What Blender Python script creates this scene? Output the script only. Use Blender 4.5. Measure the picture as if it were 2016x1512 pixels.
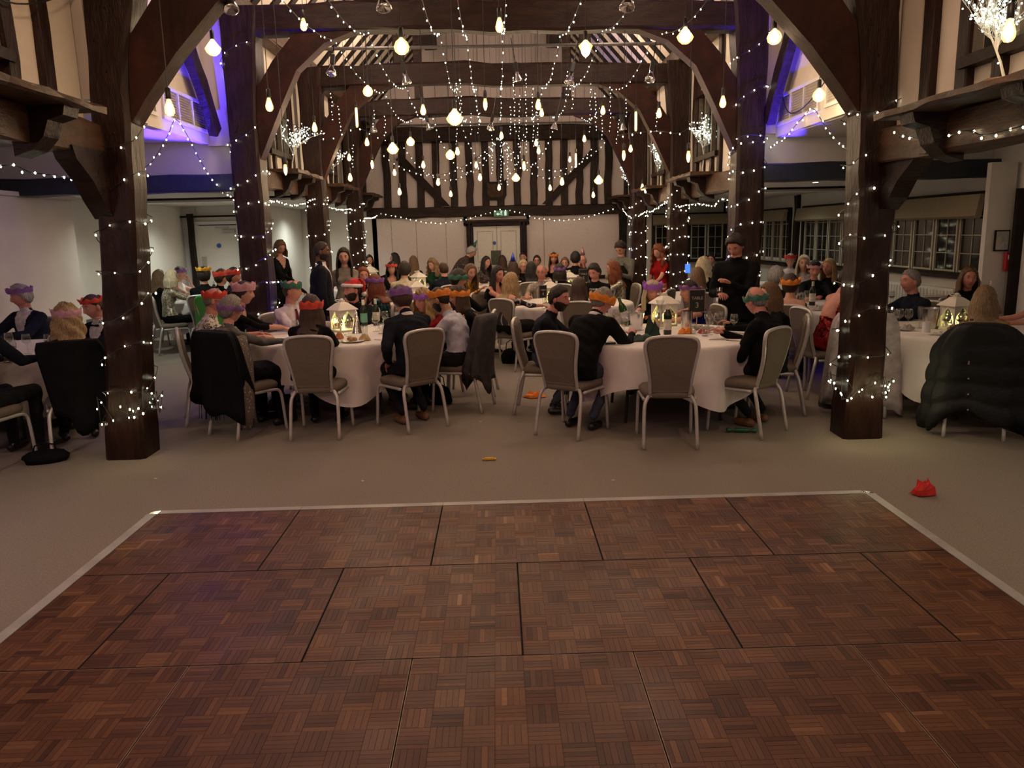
import bpy, math, random
import numpy as np
from math import pi, sin, cos, radians
SC = bpy.context.scene
COL = SC.collection
for o in list(bpy.data.objects): bpy.data.objects.remove(o)

# ---------------------------------------------------------------- camera
def cam_matrix(yaw, pitch, roll):
    f = np.array([sin(yaw)*cos(pitch), cos(yaw)*cos(pitch), -sin(pitch)])
    r = np.array([cos(yaw), -sin(yaw), 0.0]); u = np.cross(r, f)
    r2 = cos(roll)*r + sin(roll)*u; u2 = -sin(roll)*r + cos(roll)*u
    return r2, u2, f
from mathutils import Matrix, Vector
r_, u_, f_ = cam_matrix(1.48604255e-02, 1.93539894e-01, -2.38785436e-02)
cd = bpy.data.cameras.new('camera'); cam = bpy.data.objects.new('camera', cd); COL.objects.link(cam)
cd.sensor_width = 36.0; cd.lens = 1524.7/2016*36.0; cd.clip_start = 0.05; cd.clip_end = 200
M = Matrix(((r_[0], u_[0], -f_[0], 0), (r_[1], u_[1], -f_[1], 0), (r_[2], u_[2], -f_[2], 1.748), (0, 0, 0, 1)))
cam.matrix_world = M
SC.camera = cam
# ---------------------------------------------------------------- world, exposure
w = bpy.data.worlds.new('world'); SC.world = w; w.use_nodes = True
w.node_tree.nodes['Background'].inputs[0].default_value = (0.02, 0.024, 0.04, 1)
w.node_tree.nodes['Background'].inputs[1].default_value = 0.25
SC.view_settings.view_transform = 'Standard'; SC.view_settings.look = 'None'
SC.view_settings.gamma = 1.0; SC.view_settings.exposure = EXPOSURE = 0.0
SC.view_settings.use_curve_mapping = False
cy = SC.cycles
cy.use_denoising = True; cy.max_bounces = 6; cy.diffuse_bounces = 3; cy.glossy_bounces = 2
cy.transmission_bounces = 4; cy.transparent_max_bounces = 10; cy.caustics_reflective = False; cy.caustics_refractive = False
cy.sample_clamp_indirect = 2.0; cy.sample_clamp_direct = 0.0; cy.use_light_tree = True; cy.blur_glossy = 1.0

# ---------------------------------------------------------------- lights out of view: party and house lamps, plus added fills
def lamp(name, kind, loc, col, energy, target=None, **kw):
    d = bpy.data.lights.new(name, kind); d.color = col; d.energy = energy
    for k, v in kw.items(): setattr(d, k, v)
    o = bpy.data.objects.new(name, d); COL.objects.link(o); o.location = loc
    if target is not None:
        o.rotation_euler = (Vector(target)-Vector(loc)).to_track_quat('-Z', 'Y').to_euler()
    return o
WARM = (1.0, 0.62, 0.36); AMB = (1.0, 0.42, 0.14); MAG = (0.75, 0.16, 0.50); BLU = (0.07, 0.03, 1.0); WHT = (0.93, 1.0, 0.86)
# party lights on a stand behind the camera, washing the dance floor and carpet
lamp('party_light_amber', 'SPOT', (0.3, -1.2, 2.9), (1.0, 0.52, 0.25), 95, (-0.4, 3.4, 0), spot_size=radians(50), spot_blend=1.0, shadow_soft_size=0.06)
lamp('party_light_magenta', 'SPOT', (-1.5, -1.6, 2.8), MAG, 70, (-1.3, 4.6, 0), spot_size=radians(75), spot_blend=0.9, shadow_soft_size=0.08)
lamp('party_light_magenta', 'SPOT', (1.7, -1.6, 2.8), MAG, 55, (1.5, 4.3, 0), spot_size=radians(75), spot_blend=0.9, shadow_soft_size=0.08)
lamp('soft_fill_rear', 'AREA', (0, 0.5, 4.0), (1.0, 0.78, 0.62), 17, (0, 7, 0.2), size=2.5)  # soft overall fill added near the camera, no fixture of its own
lamp('house_light_side', 'POINT', (-1.9, 3.6, 3.7), WARM, 55, shadow_soft_size=0.08)
lamp('house_light_side', 'POINT', (2.0, 3.5, 3.7), WARM, 55, shadow_soft_size=0.08)
for x_, y_ in ((-4.0, 3.0), (4.2, 3.0)):
    lamp('side_aisle_fill', 'AREA', (x_, y_, 2.3), (1.0, 0.74, 0.74) if x_ < 0 else (1.0, 0.88, 0.68), 26 if x_ < 0 else 14, (x_*1.02, y_+0.8, 0), size=0.4)  # weak fills added over the front aisles, the left one tinted pink

for y_ in (8.0, 11.2, 14.4):   # warm fill points added above the tie beams to brighten the roof
    for x_ in (-1.6, 1.6): lamp('roof_fill', 'POINT', (x_, y_, 4.75), (1.0, 0.72, 0.52), 60, shadow_soft_size=0.1)
for x_, y_ in ((-1.2, 9.6), (-1.3, 13.0), (1.4, 9.6)): lamp('roof_wash_blue', 'SPOT', (x_, y_, 4.5), BLU, 220, (x_*1.5, y_+1.4, 6.5), spot_size=radians(60), spot_blend=0.5, shadow_soft_size=0.05)

# ---------------------------------------------------------------- materials
MC = {}
def newmat(name):
    m = bpy.data.materials.new(name); m.use_nodes = True; nt = m.node_tree
    b = nt.nodes['Principled BSDF']; return m, nt, b
def tc(nt, scale=(1, 1, 1), obj=True, rot=(0, 0, 0)):
    t = nt.nodes.new('ShaderNodeTexCoord'); mp = nt.nodes.new('ShaderNodeMapping')
    mp.inputs['Scale'].default_value = scale; mp.inputs['Rotation'].default_value = rot
    nt.links.new(t.outputs['Object' if obj else 'Generated'], mp.inputs['Vector']); return mp.outputs[0]
def noise_tex(nt, vec, scale, detail=3, rough=0.55):
    n = nt.nodes.new('ShaderNodeTexNoise'); n.inputs['Scale'].default_value = scale; n.inputs['Detail'].default_value = detail
    n.inputs['Roughness'].default_value = rough
    nt.links.new(vec, n.inputs['Vector']); return n.outputs['Fac']
def ramp(nt, fac, stops):
    r = nt.nodes.new('ShaderNodeValToRGB'); cr = r.color_ramp
    while len(cr.elements) < len(stops): cr.elements.new(0.5)
    for e, (p, c) in zip(cr.elements, stops): e.position = p; e.color = (*c[:3], 1)
    nt.links.new(fac, r.inputs[0]); return r.outputs[0]
def bump(nt, b, fac, strength, dist=0.01):
    n = nt.nodes.new('ShaderNodeBump'); n.inputs['Strength'].default_value = strength; n.inputs['Distance'].default_value = dist
    nt.links.new(fac, n.inputs['Height']); nt.links.new(n.outputs[0], b.inputs['Normal'])
def mat(name, col, rough=0.7, metal=0.0, var=0.15, vscale=20, bmp=0.0, bscale=60, stretch=(1, 1, 1), spec=0.5, bdist=0.004, sheen=0):
    if name in MC: return MC[name]
    m, nt, b = newmat(name)
    v = tc(nt, stretch)
    if var > 0:
        f = noise_tex(nt, v, vscale)
        lo = [max(0, c*(1-var*1.6)) for c in col]; hi = [min(1, c*(1+var*1.6)) for c in col]
        nt.links.new(ramp(nt, f, [(0.3, lo), (0.7, hi)]), b.inputs['Base Color'])
    else: b.inputs['Base Color'].default_value = (*col, 1)
    if bmp > 0: bump(nt, b, noise_tex(nt, v, bscale, 5), bmp, bdist)
    b.inputs['Roughness'].default_value = rough; b.inputs['Metallic'].default_value = metal
    b.inputs['Specular IOR Level'].default_value = spec
    if sheen: b.inputs['Sheen Weight'].default_value = sheen
    MC[name] = m; return m
def emis(name, col, strength, sampling='AUTO'):
    if name in MC: return MC[name]
    m, nt, b = newmat(name); b.inputs['Base Color'].default_value = (*[c*0.5 for c in col], 1)
    b.inputs['Emission Color'].default_value = (*col, 1); b.inputs['Emission Strength'].default_value = strength
    m.cycles.emission_sampling = sampling
    MC[name] = m; return m
def glassy(name, tint, rough=0.03, gloss=1.0, emit=None):
    if name in MC: return MC[name]
    m, nt, b = newmat(name); nt.nodes.remove(b); out = nt.nodes['Material Output']
    t = nt.nodes.new('ShaderNodeBsdfTransparent'); t.inputs[0].default_value = (*tint, 1)
    g = nt.nodes.new('ShaderNodeBsdfGlossy'); g.inputs['Roughness'].default_value = rough; g.inputs[0].default_value = (gloss, gloss, gloss, 1)
    lw = nt.nodes.new('ShaderNodeLayerWeight'); lw.inputs[0].default_value = 0.5
    pw = nt.nodes.new('ShaderNodeMath'); pw.operation = 'POWER'; pw.inputs[1].default_value = 3.5; nt.links.new(lw.outputs['Facing'], pw.inputs[0])
    fr = nt.nodes.new('ShaderNodeMath'); fr.operation = 'MULTIPLY_ADD'; fr.inputs[1].default_value = 0.75; fr.inputs[2].default_value = 0.07; nt.links.new(pw.outputs[0], fr.inputs[0])
    mx = nt.nodes.new('ShaderNodeMixShader')
    nt.links.new(fr.outputs[0], mx.inputs[0]); nt.links.new(t.outputs[0], mx.inputs[1]); nt.links.new(g.outputs[0], mx.inputs[2])
    last = mx
    if emit:
        e = nt.nodes.new('ShaderNodeEmission'); e.inputs[0].default_value = (*emit[0], 1); e.inputs[1].default_value = emit[1]
        ad = nt.nodes.new('ShaderNodeAddShader'); nt.links.new(mx.outputs[0], ad.inputs[0]); nt.links.new(e.outputs[0], ad.inputs[1]); last = ad
        m.cycles.emission_sampling = 'NONE'
    nt.links.new(last.outputs[0], out.inputs[0]); MC[name] = m; return m
def hewn(name, col, bs=14, strength=0.5, rough=0.42, stretch=(1, 1, 0.25)):
    m, nt, b = newmat(name); v = tc(nt, stretch)
    f = noise_tex(nt, v, bs, 6, 0.65)
    nt.links.new(ramp(nt, f, [(0.3, [c*0.45 for c in col]), (0.55, col), (0.78, [min(1, c*1.7) for c in col])]), b.inputs['Base Color'])
    bump(nt, b, f, strength, 0.035); b.inputs['Roughness'].default_value = rough; b.inputs['Specular IOR Level'].default_value = 0.22
    MC[name] = m; return m
OAK = hewn('old_oak', (0.023, 0.009, 0.006)); OAKX = hewn('old_oak_long', (0.022, 0.009, 0.006), stretch=(0.3, 1, 1), strength=0.6, rough=0.45)
OAKY = hewn('old_oak_rail', (0.075, 0.038, 0.021), stretch=(1, 0.3, 1), strength=0.6, rough=0.45)
OAKS = hewn('smooth_stained_oak', (0.034, 0.010, 0.006), bs=9, strength=0.25, rough=0.6, stretch=(0.6, 0.6, 0.6))
OAKD = mat('dark_stained_timber', (0.015, 0.010, 0.008), 0.6, var=0.3, vscale=12, bmp=0.4, bscale=30, spec=0.2)
BLUEBEAM = mat('blue_black_beam', (0.012, 0.018, 0.028), 0.45, var=0.2, bmp=0.3, bscale=20)
PLASTER = mat('cream_plaster', (0.72, 0.64, 0.56), 0.85, var=0.04, vscale=3, bmp=0.15, bscale=8, bdist=0.01)
WHITE = mat('white_wall_paint', (0.74, 0.72, 0.69), 0.8, var=0.02, vscale=3)
TRIMW = mat('white_gloss_paint', (0.78, 0.76, 0.72), 0.4, var=0.02)
BLACKP = mat('black_plastic', (0.012, 0.012, 0.013), 0.45, var=0)
CABLE = mat('black_cable', (0.010, 0.012, 0.010), 0.55, var=0)
CHROME = mat('chrome', (0.75, 0.75, 0.76), 0.15, 1.0, var=0)
LED = emis('fairy_led', (1.0, 0.95, 0.66), 20, 'NONE')
LEDC = emis('fairy_led_cool', (0.92, 1.0, 0.84), 8, 'NONE')

# ---------------------------------------------------------------- mesh helpers
def nrm(a): a = np.asarray(a, float); return a/max(1e-9, np.linalg.norm(a))
class MB:
    def __init__(s): s.v = []; s.f = []; s.m = []; s.n = 0
    def add(s, vf, mi=0, T=None):
        V, F = vf; V = np.asarray(V, float)
        if T is not None: V = V @ np.asarray(T)[:3, :3].T + np.asarray(T)[:3, 3]
        s.v.append(V); s.f += [[i+s.n for i in f] for f in F]; s.m += [mi]*len(F); s.n += len(V); return s
    def V(s): return np.concatenate(s.v)
    def mesh(s, name, mats, smooth=False):
        me = bpy.data.meshes.new(name); me.from_pydata(s.V().tolist(), [], s.f)
        if not isinstance(mats, (list, tuple)): mats = [mats]
        for x in mats: me.materials.append(x)
        me.polygons.foreach_set('material_index', s.m)
        if smooth: me.polygons.foreach_set('use_smooth', [True]*len(s.f))
        me.update(); return me
    def build(s, name, mats, parent=None, smooth=False, loc=(0, 0, 0), rz=0, **tags):
        return mkobj(name, s.mesh(name, mats, smooth), parent, loc, rz, **tags)
def mkobj(name, me, parent=None, loc=(0, 0, 0), rz=0, **tags):
    o = bpy.data.objects.new(name, me); COL.objects.link(o); o.location = loc; o.rotation_euler = (0, 0, rz)
    if parent is not None: o.parent = parent
    for k, v in tags.items(): o[k] = v
    return o
def empty(name, loc=(0, 0, 0), rz=0, **tags):
    o = mkobj(name, None, None, loc, rz, **tags); o.empty_display_size = 0.1; return o
KIDS = {}
def kids(o): return [c for c in o.children]
def copy_tree(o, parent=None):
    c = o.copy(); COL.objects.link(c)
    if parent is not None: c.parent = parent
    for ch in o.children: copy_tree(ch, c)
    return c
def box(cx, cy, cz, sx, sy, sz, bev=0.0):
    hx, hy, hz = sx/2, sy/2, sz/2
    if bev <= 0:
        V = [(cx+a*hx, cy+b*hy, cz+c*hz) for c in (-1, 1) for b in (-1, 1) for a in (-1, 1)]
        return V, [(0, 2, 3, 1), (4, 5, 7, 6), (0, 1, 5, 4), (2, 6, 7, 3), (0, 4, 6, 2), (1, 3, 7, 5)]
    b = min(bev, hx*0.9, hy*0.9, hz*0.9); V = []
    zs = [(-hz, b), (-hz+b, 0), (hz-b, 0), (hz, b)]
    for z, i in zs:
        for x, y in ((-hx+i+ (b if i == 0 else 0), -hy+i), (hx-i-(b if i == 0 else 0), -hy+i), (hx-i, -hy+i+(b if i == 0 else 0)), (hx-i, hy-i-(b if i == 0 else 0)),
                     (hx-i-(b if i == 0 else 0), hy-i), (-hx+i+(b if i == 0 else 0), hy-i), (-hx+i, hy-i-(b if i == 0 else 0)), (-hx+i, -hy+i+(b if i == 0 else 0))):
            V.append((cx+x, cy+y, cz+z))
    F = [tuple(range(7, -1, -1)), tuple(range(24, 32))]
    for k in range(3):
        for i in range(8): j = (i+1) % 8; F.append((k*8+i, k*8+j, k*8+8+j, k*8+8+i))
    return V, F
def frames(P):
    P = np.asarray(P, float); n = len(P); T = np.zeros_like(P)
    for i in range(n): T[i] = nrm(P[min(i+1, n-1)]-P[max(i-1, 0)])
    up = np.array([0, 0, 1.0]) if abs(T[0][2]) < 0.9 else np.array([0, 1.0, 0])
    A = []; a = nrm(np.cross(T[0], up))
    for i in range(n):
        a = nrm(a - T[i]*np.dot(a, T[i])); A.append((a, np.cross(T[i], a)))
    return T, A
def tube(P, r, n=8, closed=False, flat=1.0, caps=True):
    P = np.asarray(P, float); k = len(P); r = [r]*k if np.isscalar(r) else r
    T, A = frames(P); V = []; F = []
    for i in range(k):
        a, b = A[i]
        for j in range(n):
            t = 2*pi*j/n; V.append(P[i]+r[i]*(cos(t)*a+sin(t)*b*flat))
    for i in range(k-1 + (1 if closed else 0)):
        i2 = (i+1) % k
        for j in range(n): q = (j+1) % n; F.append((i*n+j, i*n+q, i2*n+q, i2*n+j))
    if not closed and caps: F.append(tuple(range(n-1, -1, -1))); F.append(tuple((k-1)*n+j for j in range(n)))
    return V, F
def capsule(p0, p1, r0, r1, n=12):
    p0 = np.asarray(p0, float); p1 = np.asarray(p1, float); d = nrm(p1-p0)
    P = []; R = []
    for a in (80, 50, 20): P.append(p0-d*r0*sin(radians(a))); R.append(r0*cos(radians(a)))
    P.append(p0+(p1-p0)*0.03); R.append(r0); P.append(p0+(p1-p0)*0.5); R.append((r0+r1)/2); P.append(p0+(p1-p0)*0.97); R.append(r1)
    for a in (20, 50, 80): P.append(p1+d*r1*sin(radians(a))); R.append(r1*cos(radians(a)))
    return tube(P, R, n)
def lathe(prof, n=16, c=(0, 0, 0), closed=False):
    V = []; F = []; k = len(prof)
    for r, z in prof:
        for j in range(n): t = 2*pi*j/n; V.append((c[0]+max(r, 1e-4)*cos(t), c[1]+max(r, 1e-4)*sin(t), c[2]+z))
    for i in range(k-1):
        for j in range(n): q = (j+1) % n; F.append((i*n+j, i*n+q, (i+1)*n+q, (i+1)*n+j))
    if not closed:
        F.append(tuple(range(n-1, -1, -1))); F.append(tuple((k-1)*n+j for j in range(n)))
    return V, F
def ell(c, r, nu=12, nv=8):
    V = []; F = []
    for i in range(nv+1):
        v = pi*i/nv; s = max(sin(v), 0.02)
        for j in range(nu): t = 2*pi*j/nu; V.append((c[0]+r[0]*s*cos(t), c[1]+r[1]*s*sin(t), c[2]-r[2]*cos(v)))
    for i in range(nv):
        for j in range(nu): q = (j+1) % nu; F.append((i*nu+j, i*nu+q, (i+1)*nu+q, (i+1)*nu+j))
    F.append(tuple(range(nu-1, -1, -1))); F.append(tuple(nv*nu+j for j in range(nu)))
    return V, F
def loft(rings):
    n = len(rings[0]); V = [p for r in rings for p in r]; F = []
    for i in range(len(rings)-1):
        for j in range(n): q = (j+1) % n; F.append((i*n+j, i*n+q, (i+1)*n+q, (i+1)*n+j))
    F.append(tuple(range(n-1, -1, -1))); F.append(tuple((len(rings)-1)*n+j for j in range(n)))
    return V, F
def prism(poly, axis, a, b):
    """poly in the two other axes (order kept), extruded from a to b on axis"""
    def p(u, v, w): return {0: (w, u, v), 1: (u, w, v), 2: (u, v, w)}[axis]
    n = len(poly); V = [p(u, v, a) for u, v in poly]+[p(u, v, b) for u, v in poly]
    F = [tuple(range(n)), tuple(range(2*n-1, n-1, -1))]+[(i, i+n, (i+1) % n+n, (i+1) % n) for i in range(n)]
    V = np.array(V)
    c = V.mean(0); nn = np.cross(V[F[0][1]]-V[F[0][0]], V[F[0][2]]-V[F[0][1]])
    if np.dot(nn, V[F[0][0]]-c) < 0: F = [tuple(reversed(f)) for f in F]
    return V, F
RS = np.random.RandomState(7)
def beam(p0, p1, w, d, seg=8, jit=0.008, wob=0.012, ch=0.15, ws=None):
    """hewn squared timber from p0 to p1; w horizontal width, d depth; irregular faces and waney edges"""
    p0 = np.asarray(p0, float); p1 = np.asarray(p1, float); t = nrm(p1-p0)
    a = np.array([1.0, 0, 0]) if abs(t[0]) < 0.6 else np.array([0, 1.0, 0]); a = nrm(a-t*np.dot(a, t)); b = np.cross(t, a)
    rings = []
    for i in range(seg+1):
        s = i/seg; k = 1.0 if ws is None else np.interp(s, [q[0] for q in ws], [q[1] for q in ws])
        c = p0+(p1-p0)*s + (a*RS.randn()+b*RS.randn())*wob*0.5*(0 < i < seg)
        hw, hd = w/2*k, d/2*k; r = []
        for u, v in ((-1+ch, -1), (1-ch, -1), (1, -1+ch), (1, 1-ch), (1-ch, 1), (-1+ch, 1), (-1, 1-ch), (-1, -1+ch)):
            r.append(c+a*u*hw+b*v*hd+RS.randn(3)*jit*0.6)
        rings.append(r)
    return loft(rings)
def catenary(a, b, sag, n=12):
    a = np.asarray(a, float); b = np.asarray(b, float)
    return [a+(b-a)*i/n - np.array([0, 0, 4*sag*(i/n)*(1-i/n)]) for i in range(n+1)]
def along(P, step):
    P = np.asarray(P, float); L = np.linalg.norm(np.diff(P, axis=0), axis=1); c = np.concatenate([[0], np.cumsum(L)])
    s = np.arange(step*0.5, c[-1], step); return np.stack([np.interp(s, c, P[:, k]) for k in range(3)], 1)

# ---------------------------------------------------------------- the room
def st(name, mb, m, **k): return mb.build(name, m, kind='structure', **k)
CARPET = mat('beige_grey_carpet', (0.240, 0.208, 0.176), 0.95, var=0.10, vscale=90, bmp=0.6, bscale=260, bdist=0.004, spec=0.15)
st('floor', MB().add(box(0, 8, -0.05, 16, 24, 0.1)), CARPET)
PY = [6.3, 9.5, 12.8, 16.0]
PXL = {6.3: [(-3.08, 0), (-2.93, 2.0), (-2.86, 3.2), (-2.83, 4.3)], 9.5: [(-2.90, 0), (-2.88, 4.3)], 12.8: [(-2.87, 0), (-2.86, 4.3)], 16.0: [(-2.83, 0), (-2.83, 4.3)]}
PXR = {6.3: [(2.99, 0), (2.99, 2.0), (2.93, 3.2), (2.9, 4.3)], 9.5: [(3.0, 0), (3.0, 4.3)], 12.8: [(2.95, 0), (2.93, 4.3)], 16.0: [(2.88, 0), (2.88, 4.3)]}
# outer shell
st('wall_rear', MB().add(box(0, -3.05, 4, 16, 0.1, 8)), WHITE)
st('wall_left', MB().add(box(-6.35, 3.5, 1.45, 0.1, 13, 2.9)).add(box(-6.35, 13.1, 1.2, 0.1, 6.2, 2.4)), WHITE)
st('wall_left_bay', MB().add(box(-5.95, 8.3, 1.15, 0.7, 4.6, 2.3, 0.01)).add(box(-5.93, 8.3, 2.32, 0.76, 4.66, 0.05)), WHITE)
# left aisle end: wall with the grey-white door, then a deeper recess
b = MB()
b.add(box(-6.16, 16.05, 1.2, 0.3, 0.1, 2.4)); b.add(box(-5.62, 16.05, 2.22, 0.80, 0.1, 0.36)); b.add(box(-4.98, 16.05, 1.2, 0.5, 0.1, 2.4))
b.add(box(-4.75, 17.6, 1.2, 0.1, 3.1, 2.4)); b.add(box(-4.0, 19.25, 1.2, 2.2, 0.1, 2.4))
st('wall_left_end', b, WHITE)
d1 = st('door_1', MB().add(box(-5.62, 16.03, 1.01, 0.80, 0.05, 2.02, 0.004)), TRIMW)
MB().add(box(-6.05, 15.98, 1.03, 0.05, 0.06, 2.06)).add(box(-5.19, 15.98, 1.03, 0.05, 0.06, 2.06)).add(box(-5.62, 15.98, 2.07, 0.91, 0.06, 0.06)).build('door_frame', TRIMW, d1)
MB().add(box(-5.38, 15.97, 1.90, 0.24, 0.06, 0.07, 0.005)).add(box(-5.50, 15.93, 1.975, 0.26, 0.02, 0.025)).build('door_closer', mat('brushed_steel', (0.45, 0.43, 0.40), 0.35, 0.8, var=0), d1)
MB().add(prism([(-5.61+0.045*cos(t*pi/8), 1.62+0.045*sin(t*pi/8)) for t in range(16)], 1, 15.985, 16.0)).build('fire_door_disc', mat('sign_blue', (0.02, 0.10, 0.38), 0.5, var=0), d1)
MB().add(box(-5.93, 15.98, 1.28, 0.08, 0.03, 0.26)).build('push_plate', MC['brushed_steel'], d1)
MB().add(box(-5.08, 15.98, 1.45, 0.10, 0.03, 0.13)).build('light_switch', MC['brushed_steel'], kind='thing', label='steel wall switch to the right of the single grey-white door', category='switch')
st('trim_1', MB().add(beam((-6.10, 15.9, 0), (-6.10, 15.9, 2.25), 0.10, 0.12)).add(box(-5.5, 15.93, 2.20, 1.6, 0.05, 0.035)), OAKD)
st('baseboard_left', MB().add(box(-6.27, 13.0, 0.55, 0.05, 5.8, 0.08)).add(box(-6.28, 13.0, 0.07, 0.03, 5.8, 0.14)), mat('dark_dado', (0.10, 0.09, 0.08), 0.6))
# aisle ceilings: low beyond the header beams, higher in front
b = MB()
b.add(box(-4.95, 14.5, 2.45, 3.9, 9.8, 0.1)); b.add(box(5.0, 14.5, 2.40, 4.0, 9.8, 0.1))
b.add(box(-4.89, 6.9, 2.92, 3.02, 5.4, 0.1)); b.add(box(4.89, 6.9, 2.82, 3.02, 5.4, 0.1))
b.add(box(-4.85, 0.6, 2.55, 3.4, 7.2, 0.1)); b.add(box(4.8, 0.6, 2.45, 3.4, 7.2, 0.1))
b.add(box(-4.85, 4.15, 2.75, 3.1, 0.1, 0.5)); b.add(box(4.8, 4.15, 2.65, 3.2, 0.1, 0.5))
b.add(box(-4.75, 9.62, 2.7, 3.3, 0.1, 0.55)); b.add(box(4.75, 9.62, 2.6, 3.4, 0.1, 0.55))
st('ceiling_aisle', b, WHITE)
b = MB().add(box(-4.65, 12.9, 2.37, 3.3, 0.35, 0.07)).add(box(4.7, 12.9, 2.32, 3.3, 0.35, 0.07))
st('trim_2', b, TRIMW)
st('trim_3', MB().add(box(-4.65, 12.7, 2.385, 3.3, 0.05, 0.035)).add(box(4.7, 12.7, 2.335, 3.3, 0.05, 0.035)), OAKD)
def thing(name, mb, m, label, cat, **k): return mb.build(name, m, label=label, category=cat, **k)
thing('header_beam', MB().add(beam((-6.3, 9.5, 2.39), (-2.95, 9.5, 2.40), 0.22, 0.20)), BLUEBEAM, 'blue-black header beam across the left aisle below the blue-lit soffit', 'beam')
thing('header_beam', MB().add(beam((3.05, 9.5, 2.37), (6.6, 9.5, 2.36), 0.22, 0.21)), BLUEBEAM, 'blue-black header beam across the right aisle above the blinds', 'beam')
# arcade walls above the aisles, bay by bay
def arcade(side):
    s = -1 if side == 'left' else 1
    X = 3.10*s; zt = 4.45; rz0, rz1 = (2.38, 2.62) if s < 0 else (2.20, 2.46)
    b = MB()
    for (y0, y1) in ((2.2, 6.2), (9.6, 12.7), (12.9, 15.9), (16.1, 19.2)):
        z0 = rz1-0.06; yc = (y0+y1)/2
        wy0, wy1 = yc-0.15 if y0 > 5 else 3.9, (yc+0.95 if y0 > 5 else 5.22)      # window opening
        wz0, wz1 = rz1+0.32, rz1+1.18
        b.add(box(X+0.05*s, (y0+wy0)/2, (z0+zt)/2, 0.1, wy0-y0, zt-z0)); b.add(box(X+0.05*s, (y1+wy1)/2, (z0+zt)/2, 0.1, y1-wy1, zt-z0))
        b.add(box(X+0.05*s, (wy0+wy1)/2, (z0+wz0)/2, 0.1, wy1-wy0, wz0-z0)); b.add(box(X+0.05*s, (wy0+wy1)/2, (wz1+zt)/2, 0.1, wy1-wy0, zt-wz1))
    b.add(box(3.38*s, 7.9, 3.66, 0.1, 3.2, 1.64 if s < 0 else 1.76)) # plain bay with the air grilles
    b.add(box(3.2*s, 6.33, 3.62, 0.3, 0.1, 1.6)); b.add(box(3.2*s, 9.55, 3.62, 0.3, 0.1, 1.6))
    wall = st('wall_upper_'+side, b, PLASTER)
    k = 0
    for (y0, y1) in ((2.2, 6.2), (9.6, 12.7), (12.9, 15.9), (16.1, 19.2)):
        k += 1; yc = (y0+y1)/2
        wy0, wy1 = yc-0.15 if y0 > 5 else 3.9, (yc+0.95 if y0 > 5 else 5.22)
        wz0, wz1 = rz1+0.32, rz1+1.18
        nm = {1: 'nearest bay', 2: 'second bay past the open bay', 3: 'third bay', 4: 'bay next to the end wall'}[k]
        rail = thing('wall_rail', MB().add(beam((X-0.04*s, y0, (rz0+rz1)/2), (X-0.04*s, y1, (rz0+rz1)/2), 0.2, rz1-rz0, 12, 0.012)), OAKY,
                     'hewn oak rail under the %s upper wall, %s' % (side, nm), 'beam')
        ys = [y0+0.35, wy0-0.06, wy1+0.06, y1-0.42] if y0 > 5 else [3.2, 3.84, 5.28, 5.72]
        for i, y in enumerate(ys):
            MB().add(beam((X-0.01*s, y, rz1-0.03), (X-0.01*s, y, zt), 0.09, 0.13, 6, 0.004, 0.010)).build('stud', OAK, wall)
        for yy in (wy0+0.32, wy1-0.3):
            MB().add(beam((X-0.01*s, yy, rz1-0.03), (X-0.01*s, yy, wz0-0.04), 0.08, 0.10, 3, 0.004)).build('stud', OAK, wall)
        # window with sill, frame, mullions and dark panes
        wn = st('window_%d' % (k+(10 if s > 0 else 0)), MB().add(box(X-0.02*s, (wy0+wy1)/2, wz0-0.03, 0.14, wy1-wy0+0.1, 0.07)).add(box(X-0.02*s, (wy0+wy1)/2, wz1+0.03, 0.12, wy1-wy0+0.1, 0.07)), OAKX)
        n = 3; wd = (wy1-wy0)/n
        for i in range(n+1): MB().add(box(X+0.0*s, wy0+i*wd, (wz0+wz1)/2, 0.06, 0.045, wz1-wz0)).build('window_frame', mat('painted_window_frame', (0.16, 0.14, 0.11), 0.5), wn)
        for i in range(n):
            for j in range(3):
                MB().add(box(X+0.04*s, wy0+(i+0.5)*wd, wz0+(j+0.5)*(wz1-wz0)/3, 0.012, wd-0.05, (wz1-wz0)/3-0.02)).build('pane', NIGHT, wn)
        # ledge on two corbels below the window
        yl0, yl1 = (yc-0.25, yc+1.3) if y0 > 5 else (3.9, 5.66)
        lz = rz1+0.02
        lg = thing('wall_ledge', MB().add(beam((X-0.20*s, yl0, lz), (X-0.20*s, yl1, lz), 0.46, 0.05, 10, 0.010, 0.01)), OAKY,
                   'dark oak shelf on carved corbels, %s wall, %s' % (side, nm), 'shelf')
        for cy_ in ((yl0+0.35, yl1-0.35)):
            pr = [(X-0.02*s, lz-0.02), (X-0.38*s, lz-0.02), (X-0.36*s, lz-0.09), (X-0.26*s, lz-0.12), (X-0.22*s, lz-0.22), (X-0.14*s, lz-0.30), (X-0.02*s, lz-0.34)]
            MB().add(prism(pr, 1, cy_-0.09, cy_+0.09)).build('corbel', OAKX, lg)
    # wall plate
    thing('wall_plate', MB().add(beam((2.98*s, 2.2, 4.40), (2.98*s, 19.2, 4.40), 0.24, 0.24, 24, 0.012)), OAKY, 'long oak wall plate carrying the rafters, %s side' % side, 'beam')
NIGHT = mat('night_glass', (0.010, 0.011, 0.010), 0.06, var=0, spec=0.8)
arcade('left'); arcade('right')
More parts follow.
